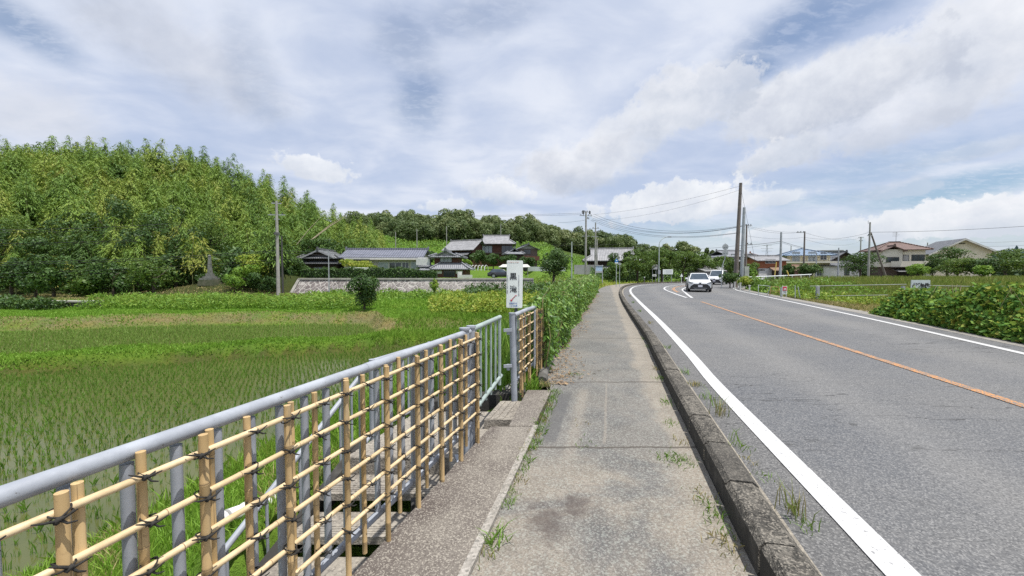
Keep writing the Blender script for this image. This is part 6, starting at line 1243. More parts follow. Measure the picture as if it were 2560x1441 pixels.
# trimmed hedges on the wall
def hedge(label, px0, px1, Y, yt, zb, mt, seed, depth=1.2, n=5200, L=.16):
    x0, x1 = X(px0, Y), X(px1, Y); zt = Zz(yt, Y); g = np.random.default_rng(seed); f = g.random(n); side = g.random(n)
    x_ = x0 + (x1 - x0) * f; wz = .12 * np.sin(f * 31 + seed) + .08 * np.sin(f * 77); tp = side < .4
    y_ = np.where(tp, Y + g.uniform(0, depth, n), Y + g.uniform(-.08, .15, n)); z_ = np.where(tp, zt + wz + g.uniform(-.12, .05, n), g.uniform(zb, zt, n) + wz * (side > .4))
    P = np.stack([x_, y_, z_], 1); N = np.where(tp[:, None], [[0, 0, 1.0]], [[0, -1.0, .3]]) + g.normal(size=(n, 3)) * .55; Ls = L * g.uniform(.6, 1.5, n); V, Fc = leaves(P, g.normal(size=(n, 3)), N, Ls, Ls * .6)
    h_ = root('hedge', label, 'hedge', ((x0 + x1) / 2, Y + depth / 2, zb), world=True); npmesh('foliage', V, Fc, 4, mt, h_)
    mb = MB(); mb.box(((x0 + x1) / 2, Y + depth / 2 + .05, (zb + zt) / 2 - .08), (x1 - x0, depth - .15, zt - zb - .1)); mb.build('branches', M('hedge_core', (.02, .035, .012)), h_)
hedge('long trimmed dark green hedge along the top of the stone wall', 752, 1046, 47.2, 672, .8, LDK, 1)
hedge('short lower hedge at the right end of the long trimmed hedge', 1046, 1090, 47, 681, .8, LDK, 2, 1.0, 1200)

# forest on the far hill: round crowns
FP = []
for i in range(5):
    t = root('forest_tree', 'rounded dark green forest tree on the far wooded hill', 'tree', (0, 0, 0), 0, 'forest trees on the far hill'); crown('crown', (4.9, 4.9, 4.2), 18, 3400, .62, LFOR, t, 300 + i, 3.9, up=.6, full=True); trunk(t, 6, .22, (4, 4, 3), 3.5, i); FP.append(t)
fs_ = []
for Yr in np.arange(128, 214, 6.2):
    for Xr in np.arange(-82, 62, 6.0):
        xx, yy = Xr + rnd.uniform(-2, 2), Yr + rnd.uniform(-2, 2)
        if xx / yy < -.44 or xx / yy > .30: continue
        if yy < 138 + 14 * math.sin(xx * .06) + (8 if xx > 15 else 0): continue
        fs_.append((yy, xx))
for yy, xx in ((150, 47), (152, 53), (146, 42)): fs_.append((yy, xx))
rnd2.shuffle(fs_); fs_ = fs_[:290]
for i, (yy, xx) in enumerate(fs_):
    s_ = rnd2.uniform(.75, 1.25); arg = ((xx, yy, gz(xx, yy) - .5), rnd2.uniform(0, 6.28), (s_, s_, s_ * rnd2.uniform(.85, 1.2)))
    if i < 5: o = FP[i]; o.location, o.scale = arg[0], arg[2]
    else: copy_tree(FP[i % 5], *arg)
def forest_mass(label, f, n, L, mt, seed):
    g = np.random.default_rng(seed); P = f(g, n); P[:, 2] = ground(P[:, 0], P[:, 1]) + P[:, 2]; n = len(P); Ls = L * g.uniform(.6, 1.3, n)
    V, Fc = leaves(P, g.normal(size=(n, 3)), g.normal(size=(n, 3)) * .7 + np.array([0, -.3, .8]), Ls, Ls * .7); tag(npmesh('far_wood', V, Fc, 4, mt), label, 'wood', None, 'stuff')
LFAR = leafmat('far_wood_leaf', [(.035, .07, .03), (.06, .10, .04), (.09, .13, .055)], .7, .1, .6, .02)
def fm(cx, cy, rx, ry, top):
    def f(g, n):
        a = g.uniform(0, 2 * PI, n); r_ = np.sqrt(g.random(n)); x_ = cx + rx * r_ * np.cos(a); y_ = cy + ry * r_ * np.sin(a); lump = np.abs(np.sin(x_ * .31 + 1.3 * np.sin(y_ * .2)) * np.cos(y_ * .27 + x_ * .05)); return np.stack([x_, y_, (.35 + .65 * lump) * top * g.uniform(.55, 1, n)], 1)
    return f
forest_mass('distant wooded hill behind the brown-roofed house', fm(262, 275, 100, 60, 9), 16000, 3.0, LFAR, 1)
forest_mass('lower distant wooded ridge behind the village roofs', fm(170, 290, 75, 40, 8), 9000, 3.0, LFAR, 2)
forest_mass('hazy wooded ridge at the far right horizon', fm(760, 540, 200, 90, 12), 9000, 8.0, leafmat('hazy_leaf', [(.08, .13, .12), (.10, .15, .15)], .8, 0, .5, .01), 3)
for x0, x1, yt, yb, Y_, sd, lab in ((1583, 1633, 609, 650, 95, 51, 'rounded tree poking above the left of the roadside trees'), (1618, 1655, 615, 650, 100, 52, 'small rounded tree behind the curved street lamp'), (1670, 1722, 603, 650, 120, 53, 'tall rounded tree group crowning the skyline behind the roadside trees'), (1650, 1690, 610, 650, 122, 54, 'low rounded tree left of the skyline group'), (1690, 1750, 612, 650, 118, 55, 'wide rounded tree right of the skyline group'), (1760, 1772, 621, 645, 130, 56, 'first of three tiny pointed conifers on the skyline'), (1775, 1784, 626, 645, 130, 57, 'middle tiny pointed conifer on the skyline'), (1785, 1795, 625, 645, 130, 58, 'last tiny pointed conifer on the skyline'), (1500, 1562, 587, 625, 135, 59, 'spreading tree at the right end of the far wooded hill'), (1478, 1520, 592, 625, 140, 60, 'rounded tree behind the crowded utility pole')):
    treepx('broadleaf_tree' if 'conifer' not in lab else 'conifer', lab, x0, x1, yt, yb, Y_, LFOR, sd, 2200, .5 if Y_ > 100 else .42, zb=-.2 if sd < 59 else None, up=.5)
# roadside trees beyond the bend
for x0, x1, yt, yb, Y_, sd, lab in ((1508, 1572, 652, 704, 60, 61, 'low leafy tree behind the blue route sign'), (1545, 1640, 622, 700, 63, 62, 'broad dark roadside tree left of the street lamp'), (1610, 1700, 618, 690, 66, 63, 'roadside tree directly behind the street lamp'), (1665, 1750, 622, 688, 67, 64, 'wide roadside tree above the white information board'), (1720, 1800, 632, 690, 68, 65, 'roadside tree behind the white crossover'), (1770, 1830, 636, 682, 74, 66, 'darker layered tree behind the round disc sign'), (1700, 1780, 640, 700, 72, 67, 'dark tree filling the shade behind the oncoming car'), (1590, 1660, 650, 705, 68, 68, 'dark low tree in the shade left of the bend sign')):
    treepx('roadside_tree', lab, x0, x1, yt, yb, Y_, LCH, sd, 6000, .24, nl=26, up=.9, lobe=(.2, .36), inner=.25)
treepx('pine_tree', 'layered garden pine in front of the big pale roof', 1553, 1580, 625, 665, 64, LDK, 70, 1500, .22, nl=9, lobe=(.18, .3))
treepx('garden_tree', 'small garden tree at the gable of the big pale roof', 1518, 1550, 632, 668, 64, LDK, 71, 1500, .2, nl=9)
treepx('garden_tree', 'leafy tree between the tallest pole and brick-walled house', 1858, 1900, 655, 690, 66, LCH, 72, 2000, .22)
treepx('garden_tree', 'leafy tree left of the tallest pole', 1808, 1842, 645, 690, 62, LCH, 73, 2000, .22)
treepx('round_shrub_tree', 'large dark spreading tree in the field left of the crowded pole', 1338, 1428, 618, 700, 45, LDK, 74, 7000, .2, nl=26, up=.6, inner=.3)
for x0, x1, yt, yb, Y_, sd, lab, mt in ((1168, 1222, 622, 664, 82, 81, 'rounded garden tree below the upper wing', LDK), (1215, 1252, 630, 664, 80, 82, 'smaller garden tree in the middle of the row below the big house', LDK), (1248, 1300, 634, 666, 80, 83, 'low garden tree row end beside the tiled shed', LDK), (1142, 1182, 645, 668, 72, 84, 'bright low shrub right of the two-storey wooden house', LWEED), (1058, 1086, 628, 660, 66, 85, 'dark shrub left of the two-storey wooden house roof', LDK), (1296, 1342, 640, 672, 78, 86, 'dark shrub in front of the narrow two-storey house', LDK)):
    treepx('garden_tree', lab, x0, x1, yt, yb, Y_, mt, sd, 2600, .28, cat='tree', up=.7)
for x0, x1, yt, yb, Y_, sd, lab, mt in ((2102, 2200, 632, 690, 66, 91, 'broad green tree left of the wooden field pole', LDK), (1958, 1985, 660, 690, 66, 92, 'small shrub tree left of the open shed', LDK), (1990, 2046, 658, 690, 64, 93, 'rounded dark tree in front of the cream house', LDK), (2266, 2318, 660, 690, 66, 94, 'small green tree in front of the carport', LWEED), (2325, 2410, 620, 685, 70, 95, 'tall dark tree covering the left of the cream gable house', LDK), (2350, 2440, 643, 690, 62, 96, 'broad leafy tree in front of the cream gable house', LCH), (2425, 2500, 640, 690, 60, 97, 'dense tree right of the cream gable house', LDK), (2470, 2560, 622, 690, 64, 98, 'feathery tree at the right edge, nearest the gable house', LCH), (2530, 2640, 640, 692, 56, 99, 'dense leafy tree cut by the right edge', LCH), (2438, 2475, 664, 688, 50, 100, 'bright yellow-green bush at the edge of the grass field', LWEED), (2310, 2350, 655, 690, 72, 101, 'dark hedge tree right of the carport', LDK), (1862, 1895, 668, 694, 58, 102, 'leafy shrub behind the silver pole', LWEED)):
    treepx('garden_tree', lab, x0, x1, yt, yb, Y_, mt, sd, 3600, .26, up=.7, nl=18)

# shade-loving understorey beyond the bend
# ---- grasses (nobody could count them)
def scatter(n, xr, yr, cond, seed, wy=None):
    g = np.random.default_rng(seed); y_ = g.uniform(*yr, n) if wy is None else yr[0] + (yr[1] - yr[0]) * g.random(n) ** wy; x_ = g.uniform(*xr, n) if not callable(xr) else xr(g, y_)
    k = cond(x_, y_); return x_[k], y_[k], g
def grass(name, label, x_, y_, H, Wd, mt, seed, lean=.4, dz=0.0):
    P = np.stack([x_, y_, ground(x_, y_) - .02 + dz], 1); V, Fc = blades(P, H, Wd, lean, seed); return tag(npmesh(name, V, Fc, 5, mt), label, 'grass', None, 'stuff')
c1 = lambda x_, y_: (sdist(x_, y_, W_) > .1) & ~((xf(y_) - x_ > -.5) & (xf(y_) - x_ < 1.36) & (y_ < 4.8)) & (ground(x_, y_) > -1.99)
x_, y_, g = scatter(46000, (-7.5, .2), (.8, 8), lambda x, y: c1(x, y) & (x > -1.6 * y - 1.5) & (ground(x, y) > -1.93), 41); grass('bank_grass', 'tall green grass on the bank below the near fence', x_, y_, g.uniform(.05, .20, len(x_)), .010, LGB, 41, .6)
x_, y_, g = scatter(52000, lambda g, y: g.uniform(-6.5, 5.5, len(y)), (5, 24), lambda x, y: c1(x, y), 42); grass('bank_grass', 'rough green grass on the bank beside the paddies', x_, y_, g.uniform(.12, .38, len(x_)), .022, LGB, 42, .5)
x_, y_, g = scatter(9000, (-7, -1), (1, 5.2), lambda x, y: c1(x, y) & (np.sin(x * 3 + y * 2) > .2), 43); grass('dry_bank_grass', 'straw-coloured grass mixed into the near bank', x_, y_, g.uniform(.06, .2, len(x_)), .010, LGD, 43, .7)
x_, y_, g = scatter(60000, lambda g, y: g.uniform(-1.45, -.1, len(y)) * y, (12, 22), lambda x, y: (y > edge1(x) - .38) & (y < edge1(x) + 1.8) & (sdist(x, y, W_) > 4.5), 44); grass('dike_grass', 'bright grass on the dike between the two paddies', x_, y_, g.uniform(.06, .16, len(x_)), .04, LGB, 44, .7)
x_, y_, g = scatter(60000, lambda g, y: g.uniform(-1.45, .0, len(y)) * y, (19, 28), lambda x, y: (y > edge2(x)) & (sdist(x, y, W_) > 2), 45)
k = (y_ - edge2(x_) < 1.9) & (y_ - edge2(x_) > .2) & (g.random(len(x_)) < .75 + .2 * np.sin(x_ * .6) + .3 * np.sin(x_ * 1.9 + y_)); grass('mown_slope_grass', 'dry mown grass on the slope above the paddies', x_[k][::2], y_[k][::2], g.uniform(.04, .12, k.sum())[::2], .05, LGD, 45, .8); grass('mown_grass', 'short bright mown grass beyond the paddies', x_[~k], y_[~k], g.uniform(.05, .16, (~k).sum()), .05, LGB, 46, .6)
x_, y_, g = scatter(30000, lambda g, y: g.uniform(-1.4, -.1, len(y)) * y, (28, 44.5), lambda x, y: (sdist(x, y, W_) > 3) & (x < 0), 47); k = (y_ > 35) & (x_ < -13); grass('meadow_grass', 'rough meadow grass in front of the stone wall', x_[~k], y_[~k], g.uniform(.1, .30, (~k).sum()), .09, LGB, 47, .5); grass('dry_meadow_grass', 'cut brownish grass in front of the bamboo hill', x_[k], y_[k], g.uniform(.05, .25, k.sum()), .08, LGD, 48, .7)
def mass(name, label, cat, n, xr, yr, hf, L, mt, seed, cond=None, asp=.55, kind='stuff', up=.8, vert=.3):
    """leafy ground cover with uneven height hf(x,y)"""
    g = np.random.default_rng(seed); y_ = g.uniform(*yr, n); x_ = xr(g, y_) if callable(xr) else g.uniform(*xr, n)
    if cond is not None: k = cond(x_, y_); x_, y_ = x_[k], y_[k]
    n = len(x_); h_ = hf(x_, y_); z_ = ground(x_, y_) + h_ * g.random(n) ** .45; P = np.stack([x_, y_, z_], 1); N = g.normal(size=(n, 3)) * .6 + np.array([0, -vert, up]); Ls = L * g.uniform(.5, 1.5, n)
    V, Fc = leaves(P, g.normal(size=(n, 3)) + np.array([0, 0, .1]), N, Ls, Ls * asp); o = npmesh(name, V, Fc, 4, mt); o['label'] = label; o['category'] = cat
    if kind: o['kind'] = kind
    return o
lump = lambda x, y, a, b, s=1.0: a + b * np.abs(np.sin(x * 1.1 * s + np.sin(y * .9)) * np.cos(y * 1.3 * s + x * .4))
mass('weed_bank', 'tall green weed bank running along beyond the mown grass', 'weeds', 15000, lambda g, y: g.uniform(-30.5, -10.3, len(y)), (27, 31.5), lambda x, y: lump(x, y, .75, .35) * np.clip((y - 26.5) / 1.2, .3, 1), .20, LWEED, 51, asp=.3)
mass('weed_bank', 'green weeds rising against the foot of the stone wall', 'weeds', 9000, lambda g, y: g.uniform(-21, -2, len(y)), (38, 44.8), lambda x, y: lump(x, y, .25, .6) * np.clip((y - 36) / 5, .3, 1), .26, LWEED, 52, asp=.4)
mass('shrubby_weeds', 'yellow-green shrubby weeds beside the mown path', 'weeds', 20000, lambda g, y: g.uniform(-.21, .07, len(y)) * y, (23.5, 36), lambda x, y: lump(x, y, .35, .8, .8) * np.clip((x + .24 * y) / 1.5, .1, 1), .17, LYEL, 53, cond=lambda x, y: sdist(x, y, W_) > 1.2)
mass('shrubby_weeds', 'darker shrubs between the yellow weeds and the wall', 'weeds', 9000, lambda g, y: g.uniform(-.12, .16, len(y)) * y, (34, 44.5), lambda x, y: lump(x, y, .5, 1.1, .6), .24, LDK, 54, cond=lambda x, y: sdist(x, y, W_) > 1.5)
mass('weed_clump', 'bushy weeds beside the pale-capped low wall at the left', 'weeds', 5000, lambda g, y: g.uniform(-40, -32.2, len(y)), (26.6, 28.4), lambda x, y: lump(x, y, .5, .5), .16, LDK, 55)
mass('terrace_weeds', 'green terraced plots on the slope behind the poles', 'weeds', 26000, lambda g, y: g.uniform(-.36, .38, len(y)) * y, (92, 134), lambda x, y: .25 + .7 * (np.sin(y * .9 + x * .02) > .2), .5, LG, 56, cond=lambda x, y: (sdist(x, y, W_) > 4))
mass('garden_rows', 'rows of vegetables in the brown plots behind the vine fence', 'vegetables', 7000, lambda g, y: g.uniform(.03, .24, len(y)) * y, (44, 60), lambda x, y: .12 + .35 * (np.sin(y * 1.6) > .1), .22, LWEED, 57, cond=lambda x, y: sdist(x, y, W_) > 1.0)
# paddies
def rice(xs, ys, z, H, nb, Wd, seed):
    g = np.random.default_rng(seed); n = len(xs); P = np.repeat(np.stack([xs, ys, np.full(n, z)], 1), nb, 0) + g.normal(size=(n * nb, 3)) * np.array([.018, .018, 0]); return blades(P, np.repeat(g.uniform(H * .7, H * 1.2, n), nb) * g.uniform(.7, 1.1, n * nb), Wd, .42, seed)
g = np.random.default_rng(61); RX, RY = np.meshgrid(np.arange(-44, -2, .15), np.arange(1.2, 19.5, .24)); RX = RX + (RY - 8) * .06 + g.normal(size=RX.shape) * .02; RY = RY + RX * .05 + .7 + g.normal(size=RX.shape) * .02; RX, RY = RX.ravel(), RY.ravel()
k = (RY < edge1(RX) - .4) & (RX > -2.3 * RY - 3) & (ground(RX, RY) < -2.03); RX, RY = RX[k], RY[k]
k2 = (RX > -1.30 * RY) & (RX / RY < -.2); dist = np.where(k2, np.hypot(RX, RY), 1e9) ; order = np.argsort(dist)
near, far = order[:290], order[290:]
proto = []
for i in range(8):
    V, Fc = rice(np.zeros(1), np.zeros(1), 0, .15, 7, .007, 70 + i); me = npmesh('rice_seedling', V, Fc, 5, LRICE); proto.append(me.data); bpy.data.objects.remove(me)
for i, k_ in enumerate(near):
    o = bpy.data.objects.new('rice_seedling', proto[i % 8]); COL.objects.link(o); o.location = (RX[k_], RY[k_], -2.01); o.rotation_euler = (0, 0, rnd.uniform(0, 6.3)); s_ = rnd.uniform(.75, 1.2); o.scale = (s_, s_, s_); tag(o, 'thin green rice seedling in the open water at the near paddy edge', 'rice seedling', 'rice seedlings at the near paddy edge')
V, Fc = rice(RX[far], RY[far], -2.01, .17, 7, .012, 62); tag(npmesh('rice_plants', V, Fc, 5, LRICE), 'rows of young rice across the nearer flooded paddy', 'rice', None, 'stuff')
RX, RY = np.meshgrid(np.arange(-42, 0, .16), np.arange(10, 24.5, .30)); RX = RX + g.normal(size=RX.shape) * .02; RY = RY + RX * .10 + 2.5 + g.normal(size=RX.shape) * .02; RX, RY = RX.ravel(), RY.ravel()
k = (RY > edge1(RX) + 1.75) & (RY < edge2(RX) - .1) & (RX > -2.2 * RY) & (ground(RX, RY) < -1.7); V, Fc = rice(RX[k], RY[k], -1.70, .20, 7, .019, 63); tag(npmesh('rice_plants', V, Fc, 5, LRICE2), 'dense green rice rows in the farther paddy', 'rice', None, 'stuff')

# ---- vine covered fence along the footway
def vine(label, ya, yb, n, L, seed, h=1.2, asp=.42):
    g = np.random.default_rng(seed); Wl = resamp(W_, 900); y_ = g.uniform(ya, yb, n); x_ = np.interp(y_, Wl[:, 1], Wl[:, 0]) - .16
    th = g.uniform(-.25, PI + .35, n); lumpy = 1 + .32 * np.sin(y_ * 2.1 + seed) * np.sin(y_ * .83) + .20 * np.sin(y_ * 4.3 + 3 * np.cos(th)); g0 = np.clip((y_ - ya) / 1.2, .25, 1)
    w_ = .22 + .09 * np.sin(y_ * 1.7); px_ = np.cos(th) * w_ * lumpy + g.normal(size=n) * .05; pz_ = h * (.58 + .46 * np.sin(th)) * (.80 + .20 * lumpy) * (.80 + .2 * g0) + g.normal(size=n) * .06
    low = g.random(n) < .40; pz_ = np.where(low, g.uniform(.02, h * .8, n), pz_); px_ = np.where(low, np.where(g.random(n) < .65, 1, -1) * w_ * g.uniform(.6, 1.05, n), px_)
    keep = g.random(n) > .55 * (np.sin(y_ * 2.6 + 1) > .5) * (pz_ < .85) * (px_ > 0) * (y_ < 11); P = np.stack([x_ + px_, y_, pz_], 1)[keep]; out = np.stack([px_ / .35, np.zeros(n), (pz_ - .7)], 1)[keep]; n = len(P)
    N = unit(out + g.normal(size=(n, 3)) * .55 + np.array([.15, -.25, .45])); D_ = g.normal(size=(n, 3)) * .6 + np.array([.1, -.1, -.75]); Ls = L * g.uniform(.5, 1.4, n); V, Fc = leaves(P, D_, N, Ls, Ls * asp)
    v = root('vine_hedge', label, 'vine', (float(x_.mean()), (ya + yb) / 2, 0), world=True); npmesh('foliage', V, Fc, 4, LVINE, v)
    mb = MB(); gg = random.Random(seed)
    for i in range(46):
        yy = gg.uniform(ya, yb); xx = float(np.interp(yy, Wl[:, 1], Wl[:, 0])) - .05; mb.tube([(xx, yy, .02), (xx + gg.uniform(-.1, .15), yy + gg.uniform(-.3, .3), .6), (xx + gg.uniform(-.2, .1), yy + gg.uniform(-.6, .6), 1.15), (xx + gg.uniform(-.1, .3), yy + gg.uniform(-.5, .5), 1.25 + gg.uniform(-.2, .25))], [.009, .007, .005, .002], 5)
    mb.build('stem', M('vine_stem', (.20, .15, .07), (.14, .16, .05)), v)
vine('large-leaved pale green vine smothering the nearer part of the fence', 5.75, 13, 15000, .10, 81, 1.12); vine('vine foliage burying the middle stretch of the footway fence', 12.8, 21, 9500, .13, 82, 1.15); vine('far end of the vine-covered fence by the blue route sign', 20.8, 31.5, 8500, .15, 83, 1.2)
x_, y_, g = scatter(9000, lambda g, y: .28 + .255 * (y - 5.5) - g.uniform(.2, 2.0, len(y)), (5, 30), lambda x, y: sdist(x, y, W_) > .25, 84); grass('tall_reeds', 'tall arching grass behind the vine fence', x_, y_, g.uniform(.5, 1.25, len(x_)), .022, LG, 84, .35)
# low plants, leaf litter and tufts by the joints
g = np.random.default_rng(85); n = 2400; Wl = resamp(W_, 900); y_ = 5.2 + 22 * g.random(n) ** 1.3; o_ = np.abs(g.normal(size=n)) * .17 * (1 + .6 * np.sin(y_ * 1.3)) + .02; x_ = np.interp(y_, Wl[:, 1], Wl[:, 0]) + o_
P = np.stack([x_, y_, np.full(n, .012) + g.random(n) * .03], 1); Ls = g.uniform(.03, .09, n); V, Fc = leaves(P, g.normal(size=(n, 3)) * np.array([1, 1, .1]), np.array([[0, 0, 1.0]]) + g.normal(size=(n, 3)) * .4, Ls, Ls * .22)
tag(npmesh('leaf_litter', V, Fc, 4, leafmat('dead_leaf', [(.15, .09, .045), (.27, .18, .10), (.38, .28, .17)], .7, 0, .2)), 'dry brown leaves strewn along the foot of the vine fence', 'leaf litter', None, 'stuff')
def tuft(label, x, y, z, nb, H, Wd, mt, seed, spread=.04, lean=.7, group='grass tufts in the cracks'):
    g = np.random.default_rng(seed); P = np.stack([g.normal(size=nb) * spread, g.normal(size=nb) * spread * 1.3, np.zeros(nb)], 1); V, Fc = blades(P, g.uniform(H * .4, H, nb), Wd, lean, seed); o = npmesh('grass_tuft', V, Fc, 5, mt); o.location = (x, y, z); return tag(o, label, 'weed', group)
TL_ = 'small green grass tuft growing in the joint between slab and footway'
for i, yy in enumerate((2.02, 2.5, 2.62, 2.78, 2.9, 3.05, 3.22, 3.3, 3.42, 3.55, 3.66, 3.8, 3.92, 4.05, 4.2, 4.35, 4.5, 4.65)): tuft(TL_, xseam(yy) + .03 + rnd.uniform(-.02, .03), yy, .008, 46 if yy > 3 else 26, .055 if yy > 3 else .045, .006, LG if i % 3 else LGD, 500 + i, .032, 1.0)
tuft('larger sprawling grass tuft at the near end of the slab joint', -.10, 2.12, .012, 36, .09, .007, LG, 540, .03, 1.2)
def kx(y): return float(np.interp(y, KA[:, 1], KA[:, 0]))
for i, (px, py, nb, H) in enumerate(((1818, 1370, 46, .06), (1806, 1335, 22, .045), (1782, 1293, 22, .06), (1775, 1270, 26, .06), (1750, 1240, 26, .045), (1690, 1152, 60, .05), (1660, 1150, 30, .04), (1715, 1155, 30, .04), (1700, 1110, 24, .05), (1680, 1062, 30, .05), (1665, 1010, 34, .06), (1650, 950, 30, .07), (1640, 925, 24, .06), (1622, 870, 24, .07), (1612, 850, 20, .07), (1460, 1110, 24, .03), (1462, 1062, 14, .03), (1430, 938, 30, .03), (1445, 938, 30, .03), (1340, 962, 60, .10), (1360, 968, 60, .09), (1385, 985, 40, .07), (1330, 968, 50, .10))):
    d_ = at(px, py, 1.0) - Vector((0, 0, 1.5)); t_ = (0 - 1.5) / d_.z; tuft('little grass tuft rooted in cracked asphalt near the kerb' if px > 1600 else 'low green tuft on the footway near the sign post', d_.x * t_, 1.0 * t_, .006, nb, H, .006, LG if i % 4 else LGD, 600 + i, .045, 1.1)
rl = 'weedy grass clump in the gutter on the road side of the kerb'
for i, (px, py, nb, H) in enumerate(((1990, 1290, 34, .24), (2010, 1320, 14, .10), (1905, 1195, 20, .05), (1875, 1158, 12, .05), (1850, 1120, 22, .08), (1835, 1105, 10, .20), (1800, 1040, 34, .24), (1790, 1020, 12, .26), (1770, 1000, 18, .10), (1738, 965, 60, .09), (1715, 935, 24, .10), (1668, 872, 24, .12), (1625, 810, 30, .12), (1600, 780, 30, .14), (1583, 758, 30, .16), (1575, 742, 30, .18))):
    d_ = at(px, py, 1.0) - Vector((0, 0, 1.5)); t_ = (0 - 1.5) / d_.z; tuft(rl if i else 'tall sparse grass clump in the gutter nearest the camera', d_.x * t_, 1.0 * t_, .004, nb, H, .006, LG if i % 3 else LGD, 700 + i, .035, .55 if H > .15 else 1.0, None if i == 0 else 'weeds in the road gutter')

# ---- right side
def inside(x, y, yr): return (-sdist(x, y, S_) > .25)
kh = lambda x, y: 1.14 * np.clip((-sdist(x, y, S_) + .12) / .5, 0, 1) ** .5 * np.clip((14.7 - y + .28 * (-sdist(x, y, S_))) / 1.3, 0, 1) ** .5 * (1 - .24 * np.clip((y - 10.2) / 4, 0, 1)) * (1 + .14 * np.sin(x * 1.9 + y) + .08 * np.sin(x * 4.3))
kz = root('kudzu_thicket', 'dense kudzu thicket with broad leaves at the right edge of the road', 'bush', (13.5, 11, -.1), world=True)
g = np.random.default_rng(91); n = 50000; y_ = g.uniform(4.5, 15, n); x_ = np.interp(y_, S_[:, 1], S_[:, 0]) - .1 + g.random(n) ** 1.7 * 9; h_ = kh(x_, y_); k = h_ > .1; x_, y_, h_ = x_[k], y_[k], h_[k]; n = len(x_)
fr = g.random(n); z_ = -.12 + h_ * np.where(fr < .55, 1 - .16 * g.random(n), g.random(n)); P = np.stack([x_, y_, z_], 1) + g.normal(size=(n, 3)) * .03; N = unit(g.normal(size=(n, 3)) * .55 + np.array([-.35, -.3, .75])); Ls = .12 * g.uniform(.5, 1.3, n)
V, Fc = leaves(P, g.normal(size=(n, 3)) + np.array([-.3, -.2, -.2]), N, Ls, Ls * .85); npmesh('foliage', V, Fc, 4, LKUD, kz)
mb = MB(); gg = random.Random(4)
for i in range(60):
    yy = gg.uniform(5, 13.5); xx = float(np.interp(yy, S_[:, 1], S_[:, 0])) + gg.uniform(.35, 1.2); a = gg.uniform(-.4, .4); mb.tube([(xx + .2, yy, 0), (xx + .1, yy + a * .4, .5), (xx + gg.uniform(-.15, .3), yy + a, gg.uniform(.5, 1.2)), (xx + gg.uniform(-.35, .2), yy + a * 1.8, gg.uniform(.2, 1.15))], [.012, .009, .006, .003], 5)
mb.build('stem', M('kudzu_stem', (.16, .13, .06), (.12, .12, .05)), kz)
mass('verge_weeds', 'mixed yellow-green weeds and shrubs on the verge by the white posts', 'weeds', 15000, lambda g, y: np.interp(y, S_[:, 1], S_[:, 0]) + g.random(len(y)) ** 1.5 * 9, (25, 42), lambda x, y: lump(x, y, .40, .85, .8) * np.clip(-sdist(x, y, S_) / .6, 0, 1) * (.45 + .75 * np.clip((y - 26) / 7, 0, 1)), .17, LWEED, 92, cond=lambda x, y: -sdist(x, y, S_) > .1)
treepx('leafy_shrub', 'dark bushy shrub at the foot of the tallest pole', 1802, 1848, 676, 712, 40, LDK, 93, 2600, .16, zb=-.2, cat='shrub')
treepx('leafy_shrub', 'yellow-green shrub at the foot of the silver pole', 1842, 1885, 690, 718, 37, LYEL, 94, 2200, .15, zb=-.2, cat='shrub')
x_, y_, g = scatter(76000, lambda g, y: g.uniform(.42, 1.42, len(y)) * y, (23, 62), lambda x, y: (-sdist(x, y, S_) > 2.2 + 2 * (y < 30)) & ((y > 26) | (x > 22)), 95, wy=1.25)
hh2 = (.6 + 1.0 * np.clip((y_ - 26) / 18, 0, 1)) * g.uniform(.5, 1.15, len(x_)); grass('field_grass', 'tall green reedy grass filling the field before the village', x_, y_, hh2, .035 + y_ * .0018, LFLD, 95, .25)
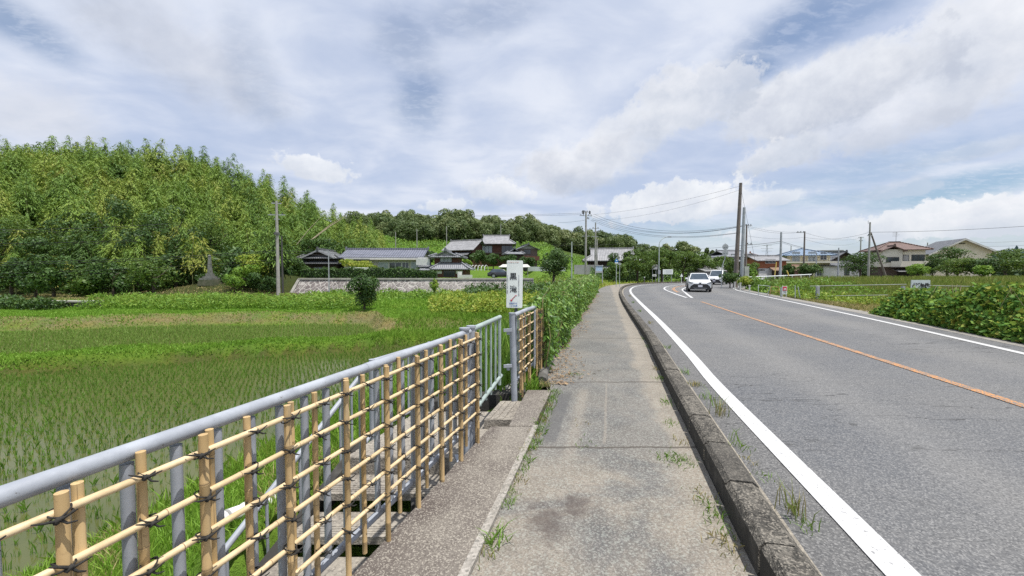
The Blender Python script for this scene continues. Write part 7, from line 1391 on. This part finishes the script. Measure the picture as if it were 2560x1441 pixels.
x_, y_, g = scatter(16000, lambda g, y: g.uniform(.55, 1.42, len(y)) * y, (16, 30), lambda x, y: (-sdist(x, y, S_) > .3) & ~((-sdist(x, y, S_) < 4) & (y > 14) & (y < 18.5)), 96); grass('dry_lot_grass', 'dry yellowish grass on the vacant lot by the pipe fence', x_, y_, g.uniform(.06, .32, len(x_)), .03, LGD, 96, .6)
x_, y_, g = scatter(9000, lambda g, y: np.interp(y, S_[:, 1], S_[:, 0]) + g.random(len(y)) ** 2 * 3 + .2, (14, 30), lambda x, y: (y > 18.5) | (y < 14.8) | (np.sin(x * 5 + y * 3) > .75), 97); grass('verge_grass', 'patchy dry weeds along the edge of the gravel lot', x_, y_, g.uniform(.05, .35, len(x_)), .02, LGD, 97, .6)

mass('understorey', 'dark undergrowth and low branches beneath the roadside trees', 'undergrowth', 16000, lambda g, y: g.uniform(.20, .62, len(y)) * y, (58, 76), lambda x, y: lump(x, y, 1.0, 1.5, .5), .3, LDK, 98, cond=lambda x, y: sdist(x, y, W_) > 1.2)
mass('verge_grass', 'rough weeds along the footway edge beyond the bend', 'weeds', 4000, lambda g, y: np.interp(y, W_[:, 1], W_[:, 0]) - g.random(len(y)) * 2.5 - .1, (40, 66), lambda x, y: lump(x, y, .1, .3), .16, LYEL, 99)

mass('verge_shrubs', 'dark leafy shrubs rising among the verge weeds below the tall poles', 'weeds', 9000, lambda g, y: np.interp(y, S_[:, 1], S_[:, 0]) + .4 + g.random(len(y)) ** 1.3 * 5, (28, 43), lambda x, y: lump(x, y, .2, 1.05, 1.3) * (.5 + .5 * np.clip((y - 28) / 6, 0, 1)), .18, LCH, 101, cond=lambda x, y: -sdist(x, y, S_) > .3)
mass('verge_weeds', 'yellowish weeds by the pipe barriers and the small notice', 'weeds', 7000, lambda g, y: np.interp(y, S_[:, 1], S_[:, 0]) + .3 + g.random(len(y)) ** 1.4 * 5, (21.5, 29), lambda x, y: lump(x, y, .12, .5, 1.5), .13, LYEL, 102, cond=lambda x, y: -sdist(x, y, S_) > .15)

mass('bank_weeds', 'leafy weeds on the slope at the left end of the stone wall', 'weeds', 7000, lambda g, y: g.uniform(-36, -26.4, len(y)), (44.2, 52), lambda x, y: lump(x, y, .4, .9), .26, LDK, 103, cond=lambda x, y: (x < -27.2) | (y > 47))
